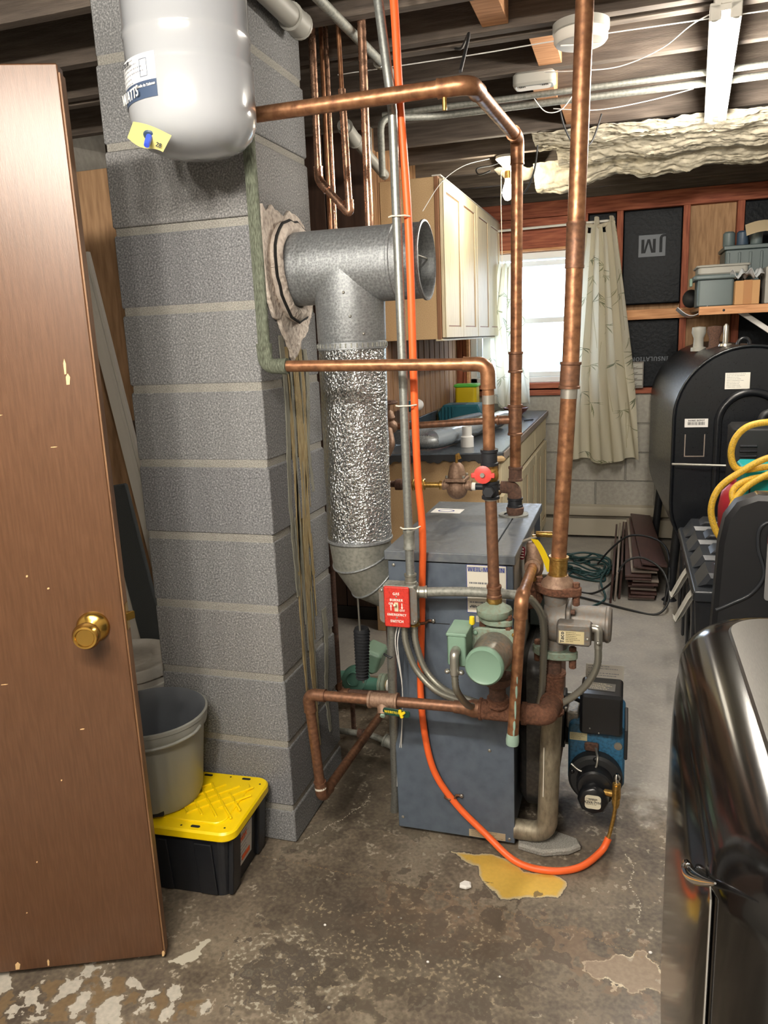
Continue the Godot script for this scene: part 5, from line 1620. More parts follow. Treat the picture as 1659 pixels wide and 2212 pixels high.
	for k in 3:
		part(o, "drain_cock", G().lathe([Vector2(0, 0), Vector2(0.011, 0), Vector2(0.014, 0.01), Vector2(0.009, 0.03), Vector2(0, 0.03)], axis(V(0, -0.6, 1), V(-0.95 + k * 0.055, 0.155, -2.515)), 12), [M.bolt_steel, M.brass, M.black_iron][k])
	o = thing("floor_drain_pipe", "rough grey pipe and union lying near the floor beside the boiler", "pipe", V(-0.8, 0, -2.38))
	part(o, "pipe", G().tube([V(-0.98, 0.06, -2.4), V(-0.85, 0.062, -2.39), V(-0.66, 0.02, -2.36)], 0.011, 12), M.galvanised_dull)
	part(o, "union", sleeve(V(-0.8, 0.052, -2.385), V(-0.72, 0.034, -2.37), 0.021, 0.003), M.galvanised_dull)
	part(o, "clamp", sleeve(V(-0.9, 0.062, -2.394), V(-0.88, 0.062, -2.393), 0.015, 0.002), M.iron_rust)
	# white box tucked behind
	o = thing("white_control_box", "small white box low behind the switch conduit", "box", V(-0.74, 0, -2.6))
	part(o, "case", G().bx(V(-0.83, 0.0, -2.68), V(-0.66, 0.23, -2.56), 0.008), M.white_panel)
	part(o, "lid", G().bx(V(-0.834, 0.215, -2.684), V(-0.656, 0.236, -2.556), 0.006), M.paper_white)


func left_corner() -> void:
	# open door, hinge out of frame; local x runs towards the free edge, local z faces the viewer
	var o := thing("door_1", "worn brown wooden door standing open with a brass knob", "door", V(-1.032, 0, -1.347), "", "structure")
	o.rotation.y = 0.4028
	org[o] = Vector3.ZERO
	part(o, "leaf", G().bx(V(-0.76, 0.014, -0.036), V(-0.002, 1.966, 0.0), 0.004), M.door_wood)
	part(o, "edge_strip", G().bx(V(-0.003, 0.014, -0.0345), V(0.001, 1.95, -0.0015), 0.0008), M.door_edge)
	for s in [[-0.058, 1.41, 0.006, 0.03], [-0.055, 1.385, 0.01, 0.022], [-0.2, 1.32, 0.02, 0.002], [-0.25, 1.44, 0.008, 0.004], [-0.15, 0.95, 0.006, 0.004], [-0.19, 0.98, 0.005, 0.005], [-0.12, 0.62, 0.012, 0.003], [-0.18, 0.5, 0.004, 0.004], [-0.3, 0.17, 0.004, 0.003], [-0.26, 0.3, 0.004, 0.004], [-0.34, 0.03, 0.014, 0.02], [-0.27, 0.03, 0.006, 0.018], [-0.004, 0.02, 0.008, 0.016], [-0.1, 1.25, 0.016, 0.0018], [-0.33, 0.78, 0.005, 0.005], [-0.27, 0.74, 0.018, 0.002], [-0.3, 0.77, 0.014, 0.0016]]:
		part(o, "bare_chip", G().prism(poly([-0.5, -0.4, 0.1, -0.5, 0.5, 0.1, 0.2, 0.5, -0.3, 0.3]), 0.0003, Transform3D(Basis.from_scale(V(s[2], s[3], 1)) * Basis(V(0, 0, 1), 0.2), V(s[0], s[1], 0.0))), M.raw_wood)
	var k := part(o, "knob", G().lathe([Vector2(0, 0), Vector2(0.035, 0.0), Vector2(0.035, 0.004), Vector2(0.028, 0.012), Vector2(0.014, 0.018), Vector2(0.012, 0.03), Vector2(0.018, 0.036), Vector2(0.027, 0.046), Vector2(0.029, 0.058), Vector2(0.024, 0.068), Vector2(0.02, 0.069), Vector2(0.018, 0.066), Vector2(0, 0.066)], axis(V(0, 0, 1), V(-0.068, 0.857, 0.0)), 36), M.knob_brass)
	part(o, "knob", G().lathe([Vector2(0, 0), Vector2(0.035, 0.0), Vector2(0.028, 0.012), Vector2(0.012, 0.03), Vector2(0.027, 0.046), Vector2(0.024, 0.066), Vector2(0, 0.067)], axis(V(0, 0, -1), V(-0.068, 0.857, -0.036)), 24), M.knob_brass)
	var lt := part(o, "latch_plate", G().bx(V(0.0, 0.84, -0.03), V(0.0025, 0.9, -0.007), 0.0008), M.knob_brass)
	part(lt, "latch_bolt", G().prism(poly([0, -0.009, 0.014, -0.009, 0.0, 0.009]), 0.018, Transform3D(Basis(V(1, 0, 0), V(0, 0, 1), V(0, -1, 0)), V(0.001, 0.878, -0.019)), 0.001), M.knob_brass)
	for y in [0.25, 1.75]:
		part(o, "hinge", G().bx(V(-0.765, y - 0.045, -0.03), V(-0.757, y + 0.045, 0.004), 0.001), M.knob_brass)

	# expansion tank hung from the pipework
	o = thing("expansion_tank", "glossy white expansion tank hanging before the chimney", "tank", V(-0.912, 1.838, -1.62))
	var tx := Transform3D(Basis.IDENTITY, V(-0.912, 0, -1.62))
	part(o, "shell", G().lathe([Vector2(0, 1.838), Vector2(0.04, 1.8405), Vector2(0.078, 1.848), Vector2(0.104, 1.86), Vector2(0.121, 1.876), Vector2(0.13, 1.896), Vector2(0.134, 1.92), Vector2(0.1345, 1.998), Vector2(0.1335, 2.005), Vector2(0.1345, 2.009), Vector2(0.1315, 2.016), Vector2(0.131, 2.06), Vector2(0.1325, 2.064), Vector2(0.1335, 2.07), Vector2(0.131, 2.078), Vector2(0.131, 2.17), Vector2(0.122, 2.21), Vector2(0.095, 2.243), Vector2(0.05, 2.258), Vector2(0, 2.26)], tx, 64), M.tank_white)
	part(o, "nipple", rod(V(-0.912, 2.25, -1.62), V(-0.912, 2.5, -1.62), 0.012), M.copper)
	var cyl := func(a0: float, a1: float, y0: float, y1: float, r: float) -> Geo:
		return G().sheet(24, 2, func(u: float, w: float) -> Vector3:
			var a := lerpf(a0, a1, u)
			return V(-0.912 + sin(a) * r, lerpf(y1, y0, w), -1.62 + cos(a) * r), 0.0004)
	var lb := part(o, "product_label", cyl.call(-1.35, 0.0, 1.93, 2.012, 0.1349), printed("label_tank", print_tex(41, hexc("e3e4e6"), hexc("8d9098"), 9, 256, 110, 0.1)))
	part(lb, "brand_band", cyl.call(-1.35, 0.0, 1.93, 1.962, 0.1353), M.print_navy)
	for e in [[-0.62, 1.945, 0.021, "WATTS"], [-0.2, 1.953, 0.0052, "Made in Taiwan"]]:
		lettering(lb, e[3], V(-0.912 + sin(e[0]) * 0.1367, e[1], -1.62 + cos(e[0]) * 0.1367), e[2], M.print_white, Basis(Vector3.UP, e[0]))
	lettering(lb, "ETX-30", V(-0.912 + sin(-0.62) * 0.136, 1.999, -1.62 + cos(-0.62) * 0.144), 0.008, M.print_black, Basis(Vector3.UP, -0.62))
	var ol := G()
	for q in [[-0.02, -0.018, -0.03, 0.03], [0.018, 0.02, -0.03, 0.03]]:
		ol.box(V(-0.912 + sin(-0.22) * 0.1356, 1.986, -1.62 + cos(-0.22) * 0.1356) + Basis(Vector3.UP, -0.22) * V((q[0] + q[1]) * 0.25, 0, 0), V(0.001, 0.032, 0.0006), 0.0002, Basis(Vector3.UP, -0.22))
	for q in [0.016, -0.016]:
		ol.box(V(-0.912 + sin(-0.22) * 0.1356, 1.986 + q, -1.62 + cos(-0.22) * 0.1356), V(0.019, 0.001, 0.0006), 0.0002, Basis(Vector3.UP, -0.22))
	part(lb, "tank_outline", ol, M.print_navy)
	var tg := part(o, "yellow_tag", G().sheet(14, 8, func(u: float, w: float) -> Vector3:
		var p := V(-0.972, 1.888, -1.481).lerp(V(-0.886, 1.852, -1.479), u).lerp(V(-0.995, 1.862, -1.489).lerp(V(-0.914, 1.82, -1.487), u), w)
		return p + V(0, 0.004, 0.006) * sin(u * PI) * (1.0 - w) - V(0, 0.006, 0) * sin(u * 5.0) * w, 0.0006), M.tag_yellow, "creased pale yellow tag")
	part(tg, "valve_cap", G().lathe([Vector2(0, 0.03), Vector2(0.0055, 0.03), Vector2(0.0065, 0.022), Vector2(0.0065, -0.004), Vector2(0, -0.004)], axis(V(0.1, -0.75, 0.65), V(-0.938, 1.858, -1.482)), 14), M.blue_cap, "blue valve cap")
	part(tg, "cap_washer", G().lathe([Vector2(0, 0), Vector2(0.013, 0), Vector2(0.011, 0.003), Vector2(0, 0.003)], axis(V(0.1, -0.75, 0.65), V(-0.938, 1.858, -1.482)), 18), M.bin_blue)
	lettering(tg, "28", V(-0.918, 1.838, -1.4795), 0.009, M.print_black, Basis(V(0, 0, 1), -0.4))

	# yellow-lidded tote; local frame
	o = thing("storage_tote", "black storage tote with a bright yellow ribbed lid on the floor", "tote", V(-1.178, 0, -1.683))
	o.rotation.y = 0.055
	org[o] = Vector3.ZERO
	var top := rrect(0.405, 0.25, 0.03)
	var bot := rrect(0.37, 0.222, 0.028)
	var body := G()
	for i in top.size():
		var j := (i + 1) % top.size()
		var e := (top[j] - top[i]).normalized()
		var nn := V(e.y, -0.1, -e.x) if false else V((top[i].x + top[j].x), 0, 0)
		var n2 := Vector2(e.y, -e.x)
		var n3 := V(n2.x, -0.1, n2.y).normalized()
		body.quad(body.add(V(bot[i].x, 0.002, bot[i].y), n3), body.add(V(bot[j].x, 0.002, bot[j].y), n3), body.add(V(top[j].x, 0.19, top[j].y), n3), body.add(V(top[i].x, 0.19, top[i].y), n3))
	body.prism(bot, 0.003, Transform3D(Basis(V(1, 0, 0), V(0, 0, 1), V(0, -1, 0)), V(0, 0.004, 0)))
	part(o, "body", body, M.tote_black)
	for x in [-0.13, 0.0, 0.13]:
		part(o, "front_rib", G().box(V(x, 0.085, 0.121), V(0.05, 0.16, 0.006), 0.002, Basis(V(1, 0, 0), 0.075)), M.tote_black)
	for z in [-0.085, 0.085]:
		part(o, "side_rib", G().box(V(0.196, 0.09, z), V(0.016, 0.17, 0.05), 0.004, Basis(V(0, 0, 1), -0.09)), M.tote_black)
	var lid := part(o, "lid", G().prism(rrect(0.445, 0.275, 0.04, 8), 0.028, Transform3D(Basis(V(1, 0, 0), V(0, 0, -1), V(0, 1, 0)), V(0, 0.18, 0)), 0.005), M.lid_yellow, "bright yellow lid with raised diamond ribs")
	part(lid, "raised_field", G().prism(rrect(0.37, 0.2, 0.03, 6), 0.006, Transform3D(Basis(V(1, 0, 0), V(0, 0, -1), V(0, 1, 0)), V(-0.005, 0.206, 0)), 0.002), M.lid_yellow)
	for a in range(-4, 5):
		for s in [-1, 1]:
			part(lid, "diamond_rib", G().box(V(a * 0.042, 0.2135, 0), V(0.007, 0.006, 0.2 if absi(a) < 4 else 0.1), 0.002, Basis(Vector3.UP, s * 0.72)), M.lid_yellow)
	for q in [[0.11, 0.118], [-0.1, 0.118], [0.15, -0.118], [0.03, -0.118]]:
		part(lid, "slot", G().prism(rrect(0.026, 0.009, 0.004), 0.002, Transform3D(Basis(V(1, 0, 0), V(0, 0, -1), V(0, 1, 0)), V(q[0], 0.207, q[1]))), M.dark_gap)
	for q in [[0.19, 0.11], [0.07, 0.12], [0.2, -0.1], [0.1, -0.12]]:
		part(lid, "drain_hole", G().lathe([Vector2(0, 0), Vector2(0.003, 0), Vector2(0, 0.0005)], Transform3D(Basis.IDENTITY, V(q[0], 0.2085, q[1])), 10), M.dark_gap)
	var sb := Basis(V(0, 0, 1), 0.0) * Basis(Vector3.UP, PI / 2)
	var lbl := part(o, "sticker", G().box(V(0.2, 0.105, 0.022), V(0.085, 0.105, 0.001), 0.0003, Basis(V(0, 0, 1), -0.093) * sb), printed("label_tote", print_tex(51, hexc("cfccc6"), hexc("8a8d92"), 8, 120, 150, 0.2)))
	lettering(lbl, "HDX", V(0.2062, 0.138, 0.04), 0.016, M.orange_sleeve, Basis(V(0, 0, 1), -0.093) * sb)
	part(lbl, "orange_block", G().box(V(0.1985, 0.072, 0.02), V(0.05, 0.014, 0.0012), 0.0003, Basis(V(0, 0, 1), -0.093) * sb), M.orange_sleeve)

	# grey mop bucket on the tote
	var c := V(-1.232, 0.2175, -1.672)
	o = thing("mop_bucket", "grey plastic bucket standing on the yellow tote lid", "bucket", c)
	var bt := Transform3D(Basis.IDENTITY, c)
	part(o, "wall", G().lathe([Vector2(0.0, 0.0), Vector2(0.112, 0.0), Vector2(0.12, 0.02), Vector2(0.137, 0.2), Vector2(0.14, 0.215), Vector2(0.147, 0.216), Vector2(0.149, 0.225), Vector2(0.149, 0.24), Vector2(0.152, 0.243), Vector2(0.152, 0.252), Vector2(0.146, 0.254)], bt, 48), M.bucket_grey)
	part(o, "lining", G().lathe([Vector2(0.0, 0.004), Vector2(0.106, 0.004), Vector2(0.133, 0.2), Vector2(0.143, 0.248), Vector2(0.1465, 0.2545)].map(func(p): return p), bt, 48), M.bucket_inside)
	part(o, "handle", G().tube(bend([c + V(0.15, 0.225, 0.0)] + range(1, 16).map(func(q): return c + V(0.157 * cos(PI * q / 16.0), 0.225 - 0.01 * sin(PI * q / 16.0), 0.157 * sin(PI * q / 16.0))) + [c + V(-0.15, 0.225, 0.0)], 0.01, 2), 0.0045, 8), M.bucket_grey)
	part(o, "foot_notch", G().prism(rrect(0.05, 0.022, 0.006), 0.004, Transform3D(Basis(Vector3.UP, 0.45), c + V(0.0485, 0.011, 0.1005))), M.dark_gap)

	# white pails beside the chimney
	var wb := V(-1.505, 0, -1.95)
	o = thing("lower_pail", "lower of two nested white pails left of the chimney", "bucket", wb, "white pails")
	part(o, "wall", G().lathe([Vector2(0, 0.0), Vector2(0.125, 0.0), Vector2(0.142, 0.33), Vector2(0.15, 0.335), Vector2(0.15, 0.36), Vector2(0.143, 0.362), Vector2(0.15, 0.366), Vector2(0.15, 0.385), Vector2(0.145, 0.386), Vector2(0.142, 0.36), Vector2(0.122, 0.006), Vector2(0, 0.006)], Transform3D(Basis.IDENTITY, wb), 40), M.bucket_white)
	o = thing("upper_pail", "upper lidded white pail nested in another left of the chimney", "bucket", wb + V(0, 0.1, 0), "white pails")
	part(o, "wall", G().lathe([Vector2(0, 0.1), Vector2(0.12, 0.1), Vector2(0.14, 0.4), Vector2(0.149, 0.402), Vector2(0.149, 0.425), Vector2(0.142, 0.427), Vector2(0.1425, 0.455), Vector2(0.13, 0.456)], Transform3D(Basis.IDENTITY, wb), 40), M.bucket_white)
	part(o, "lid", G().lathe([Vector2(0.14, 0.452), Vector2(0.153, 0.454), Vector2(0.154, 0.484), Vector2(0.15, 0.49), Vector2(0.14, 0.49), Vector2(0.132, 0.483), Vector2(0.08, 0.481), Vector2(0.078, 0.484), Vector2(0, 0.484)], Transform3D(Basis.IDENTITY, wb), 40), M.bucket_white)

	# boards and sheets leaning in the alcove
	o = thing("white_trim_board", "long white moulding leaning beside the chimney", "board", V(-1.5, 0, -2.33))
	var ax := axis(V(-1.722, 1.75, -2.25) - V(-1.5, 0, -2.33), V(-1.5, 0, -2.33))
	part(o, "moulding", G().box(ax * V(0, 0.885, 0), V(0.062, 1.77, 0.016), 0.002, ax.basis), M.white_trim)
	part(o, "bead", G().box(ax * V(0.012, 0.885, 0.009), V(0.014, 1.77, 0.005), 0.002, ax.basis), M.white_trim)
	solo("grey_felt_sheet", G().box(V(-1.545, 0.5, -2.15), V(0.1, 1.02, 0.02), 0.006, Basis(V(0, 0, 1), 0.16)), M.grey_felt, "dark grey felt strip leaning behind the white pails", "sheet", V(-1.48, 0, -2.15))
	solo("white_sheet_panel", G().box(V(-1.68, 0.4, -2.2), V(0.26, 0.8, 0.012), 0.003, Basis(V(0, 0, 1), 0.12)), M.white_panel, "white panel propped behind the door and pails", "panel", V(-1.66, 0, -2.2))
	solo("brown_board", G().box(V(-1.6, 0.6, -2.378), V(0.12, 1.2, 0.02), 0.003, Basis(V(0, 0, 1), 0.12)), M.brown_panel, "dark brown board leaning against the plywood wall", "board", V(-1.53, 0, -2.378))
	solo("splintered_strip", G().box(V(-1.8, 0.95, -2.36), V(0.02, 1.9, 0.012), 0.003, Basis(V(0, 0, 1), 0.03)), M.white_trim, "thin splintered pale strip standing against the plywood", "strip", V(-1.77, 0, -2.36))


func cab_door(par: Node, called: String, a: Vector3, b: Vector3, m: Material, edge: Material) -> MeshInstance3D:
	# flat panel on a face of constant x; a is low, b is high
	var d := part(par, called, G().bx(V(a.x, a.y, a.z), V(a.x + 0.018, b.y, b.z), 0.004), m)
	var w := 0.055 if absf(b.z - a.z) > 0.25 and absf(b.y - a.y) > 0.25 else 0.0
	if w > 0.0:
		var f := G()
		f.bx(V(a.x + 0.018, a.y, a.z), V(a.x + 0.024, b.y, a.z - w), 0.002)
		f.bx(V(a.x + 0.018, a.y, b.z + w), V(a.x + 0.024, b.y, b.z), 0.002)
		f.bx(V(a.x + 0.018, a.y, a.z - w), V(a.x + 0.024, a.y + w, b.z + w), 0.002)
		f.bx(V(a.x + 0.018, b.y - w, a.z - w), V(a.x + 0.024, b.y, b.z + w), 0.002)
		part(d, "raised_frame", f, m)
		var g := G()
		for q in [[a.y + w, a.y + w + 0.006, a.z - w, b.z + w], [b.y - w - 0.006, b.y - w, a.z - w, b.z + w], [a.y + w, b.y - w, a.z - w, a.z - w - 0.006], [a.y + w, b.y - w, b.z + w + 0.006, b.z + w]]:
			g.bx(V(a.x + 0.0165, q[0], q[2]), V(a.x + 0.0195, q[1], q[3]), 0.0005)
		part(d, "panel_bead", g, edge)
	return d


func kitchen() -> void:
	var zs := [-3.54, -4.22, -4.9, -5.575]
	var lab := ["base cabinet unit nearest the boiler, tan end panel showing", "middle base cabinet unit under the dark worktop", "base cabinet unit against the far wall below the window"]
	for k in 3:
		var o := thing("base_cabinet", lab[k], "cabinet", V(-0.88, 0, (zs[k] + zs[k + 1]) * 0.5), "base cabinets under the worktop")
		part(o, "body", G().bx(V(-1.19, 0.09, zs[k + 1]), V(-0.585, 0.872, zs[k] - 0.001), 0.002), M.tan_board)
		part(o, "toe_kick", G().bx(V(-1.19, 0, zs[k + 1]), V(-0.64, 0.09, zs[k] - 0.001), 0.002), M.black_dull)
		part(o, "face_frame", G().bx(V(-0.586, 0.09, zs[k + 1]), V(-0.578, 0.872, zs[k] - 0.001), 0.001), M.plank_wood)
		var dr := cab_door(o, "drawer", V(-0.577, 0.72, zs[k] - 0.02), V(-0.577, 0.858, zs[k + 1] + 0.015), M.cabinet_cream, M.cabinet_edge)
		for h in 2:
			var za: float = zs[k] - 0.02 - h * 0.325
			cab_door(o, "door", V(-0.577, 0.11, za), V(-0.577, 0.7, za - 0.315), M.cabinet_cream, M.cabinet_edge)
		if k == 0:
			part(o, "end_panel", G().bx(V(-1.19, 0.0, -3.54), V(-0.62, 0.872, -3.525), 0.002), M.tan_board)
			part(o, "corner_post", G().bx(V(-0.619, 0.0, -3.54), V(-0.577, 0.872, -3.52), 0.002), M.cabinet_cream)
	var ct := thing("countertop", "dark laminate worktop with a rough cut end on the base cabinets", "worktop", V(-0.87, 0.873, -4.5))
	part(ct, "slab", G().prism(poly([-1.194, 3.46, -0.9, 3.49, -0.6, 3.53, -0.552, 3.56, -0.548, 5.57, -1.194, 5.57]), 0.036, Transform3D(Basis(V(1, 0, 0), V(0, 0, -1), V(0, 1, 0)), V(0, 0.874, 0)), 0.006), M.counter_top)
	part(ct, "edge_band", G().bx(V(-0.552, 0.872, -5.57), V(-0.543, 0.908, -3.565), 0.003), M.siding_back)
	part(ct, "rough_end", G().sheet(40, 3, func(u: float, w: float) -> Vector3: return V(lerpf(-1.19, -0.6, u), 0.905 - w * (0.034 + 0.012 * sin(u * 57.0) * sin(u * 23.0)), lerpf(-3.452, -3.524, u)), 0.004), M.counter_edge)
	part(ct, "upstand", G().bx(V(-1.195, 0.91, -5.57), V(-1.178, 0.985, -3.6), 0.003), M.counter_top)
	part(ct, "chipped_corner", G().box(V(-0.575, 0.878, -3.54), V(0.07, 0.03, 0.05), 0.012, Basis(Vector3.UP, 0.5)), M.tan_board)

	var uz := [-3.865, -4.735, -5.6]
	for k in 2:
		var o := thing("wall_cabinet", ["cream wall cabinet nearest the flue, tan end panel showing", "cream wall cabinet beside the window curtain"][k], "cabinet", V(-1.05, 1.424, (uz[k] + uz[k + 1]) * 0.5), "cream wall cabinets")
		part(o, "body", G().bx(V(-1.194, 1.43, uz[k + 1] + 0.001), V(-0.92, 2.19, uz[k]), 0.002), M.tan_board)
		part(o, "face_frame", G().bx(V(-0.92, 1.428, uz[k + 1] + 0.001), V(-0.901, 2.192, uz[k] + 0.002 * (1 - k)), 0.002), M.cabinet_edge)
		part(o, "bottom_rail", G().bx(V(-0.93, 1.421, uz[k + 1] + 0.001), V(-0.893, 1.432, uz[k]), 0.002), M.cabinet_cream)
		part(o, "top_rail", G().bx(V(-0.93, 2.19, uz[k + 1] + 0.001), V(-0.885, 2.198, uz[k] + 0.002 * (1 - k)), 0.002), M.white_trim)
		for h in 2:
			var za: float = uz[k] - 0.012 - h * 0.428
			cab_door(o, "door", V(-0.9, 1.436, za), V(-0.9, 2.182, za - 0.42), M.cabinet_cream, M.cabinet_edge)

	# things on the worktop
	var y := 0.911
	var o := thing("cordless_drill", "white and black cordless drill standing on the worktop", "drill", V(-1.108, y, -4.05))
	part(o, "battery", G().box(V(-1.108, y + 0.024, -4.05), V(0.07, 0.048, 0.085), 0.008), M.black_dull)
	part(o, "grip", G().tube([V(-1.108, y + 0.04, -4.055), V(-1.108, y + 0.1, -4.065), V(-1.108, y + 0.145, -4.07)], [0.019, 0.017, 0.02], 12), M.black_dull)
	part(o, "motor_body", G().lathe([Vector2(0, -0.06), Vector2(0.026, -0.058), Vector2(0.032, -0.04), Vector2(0.033, 0.03), Vector2(0.03, 0.045), Vector2(0, 0.045)], axis(V(-0.25, 0, 1), V(-1.108, y + 0.175, -4.07)), 20), M.paper_white)
	part(o, "gearbox", G().lathe([Vector2(0.03, 0), Vector2(0.028, 0.025), Vector2(0.022, 0.045), Vector2(0, 0.045)], axis(V(-0.25, 0, 1), V(-1.119, y + 0.175, -4.027)), 20), M.drill_teal)
	part(o, "chuck", G().lathe([Vector2(0.022, 0), Vector2(0.022, 0.022), Vector2(0.012, 0.04), Vector2(0, 0.04)], axis(V(-0.25, 0, 1), V(-1.13, y + 0.175, -3.985)), 16), M.black_dull)
	o = thing("teal_case", "dark teal plastic case lying on the worktop before the yellow tub", "case", V(-1.08, y, -4.95))
	part(o, "lower_shell", G().prism(poly([-0.13, 0, 0.13, 0, 0.14, 0.06, 0.12, 0.11, -0.1, 0.11, -0.14, 0.06]), 0.2, Transform3D(Basis.IDENTITY, V(-1.02, y + 0.001, -5.0)), 0.01), M.drill_teal)
	for k in 4:
		part(o, "grip_rib", G().bx(V(-1.13 + k * 0.022, y + 0.01, -4.799), V(-1.118 + k * 0.022, y + 0.1, -4.793), 0.002), M.drill_teal)
	part(o, "label_patch", G().bx(V(-1.07, y + 0.111, -4.9), V(-0.98, y + 0.113, -4.83), 0.0005), M.bin_blue)
	o = thing("yellow_tub", "yellow plastic tub with a green rim on the worktop by the window", "tub", V(-1.07, y, -5.33))
	part(o, "wall", G().prism(rrect(0.15, 0.14, 0.025), 0.2, Transform3D(Basis(V(1, 0, 0), V(0, 0, -1), V(0, 1, 0)), V(-1.07, y, -5.33)), 0.004), M.tub_yellow)
	part(o, "rim", G().prism(rrect(0.168, 0.158, 0.03), 0.02, Transform3D(Basis(V(1, 0, 0), V(0, 0, -1), V(0, 1, 0)), V(-1.07, y + 0.19, -5.33)), 0.006), M.tub_green)
	o = thing("duct_hose", "silver flexible duct in clear film lying across the worktop", "hose", V(-0.9, y, -3.9))
	part(o, "duct", flex([V(-1.0, y + 0.036, -3.62), V(-0.9, y + 0.036, -3.63), V(-0.84, y + 0.036, -3.8), V(-0.78, y + 0.036, -4.2), V(-0.72, y + 0.036, -4.55)], 0.034, 0.014), M.galvanised)
	part(o, "film", G().tube(spline([V(-0.9, y + 0.052, -3.63), V(-0.845, y + 0.053, -3.75), V(-0.8, y + 0.052, -4.1), V(-0.73, y + 0.052, -4.5), V(-0.68, y + 0.045, -4.75)], 8), [0.038, 0.041, 0.044, 0.04, 0.045, 0.041, 0.044, 0.046, 0.041, 0.045, 0.042, 0.039, 0.043, 0.046, 0.041, 0.044, 0.046, 0.042, 0.039, 0.043, 0.045, 0.041, 0.044, 0.04, 0.042, 0.045, 0.041, 0.038, 0.04, 0.036, 0.03, 0.02, 0.008], 16), M.film_clear)
	o = thing("duct_hose", "second silver duct in clear film farther back on the worktop", "hose", V(-1.0, y, -4.4))
	part(o, "duct", flex([V(-1.12, y + 0.036, -3.78), V(-1.02, y + 0.036, -4.1), V(-0.96, y + 0.036, -4.5), V(-0.88, y + 0.036, -4.75)], 0.034, 0.014), M.galvanised)
	solo("pvc_coupling", G().lathe([Vector2(0, 0), Vector2(0.032, 0), Vector2(0.032, 0.05), Vector2(0.024, 0.056), Vector2(0.024, 0.1), Vector2(0.02, 0.1), Vector2(0.02, 0.06), Vector2(0, 0.06)], Transform3D(Basis.IDENTITY, V(-0.752, y, -3.72)), 24), M.pvc_white, "white plastic pipe coupling standing near the worktop edge", "fitting", V(-0.752, y, -3.72))
	solo("brown_bowl", G().lathe([Vector2(0, 0), Vector2(0.04, 0), Vector2(0.07, 0.03), Vector2(0.085, 0.055), Vector2(0.082, 0.056), Vector2(0.066, 0.034), Vector2(0.038, 0.006), Vector2(0, 0.006)], Transform3D(Basis.IDENTITY, V(-0.72, y, -5.2)), 28), M.bowl_brown, "shallow brown bowl on the worktop below the window", "bowl", V(-0.72, y, -5.2))
	solo("pink_cloth", G().box(V(-0.96, y + 0.012, -4.0), V(0.1, 0.024, 0.08), 0.01), M.pink_cloth, "folded pink cloth beside the cordless drill", "cloth", V(-0.96, y, -4.0))
	solo("spray_cap", G().lathe([Vector2(0, 0), Vector2(0.022, 0), Vector2(0.024, 0.02), Vector2(0.016, 0.045), Vector2(0.012, 0.06), Vector2(0, 0.06)], Transform3D(Basis.IDENTITY, V(-1.04, y, -4.32)), 16), M.black_dull, "small black cap behind the pink cloth", "cap", V(-1.04, y, -4.32))
	solo("pencil", G().tube([V(-0.62, y + 0.005, -4.86), V(-0.57, y + 0.005, -4.9)], 0.0045, 8), M.wire_black, "short black marker lying near the worktop edge", "marker", V(-0.6, y, -4.88))


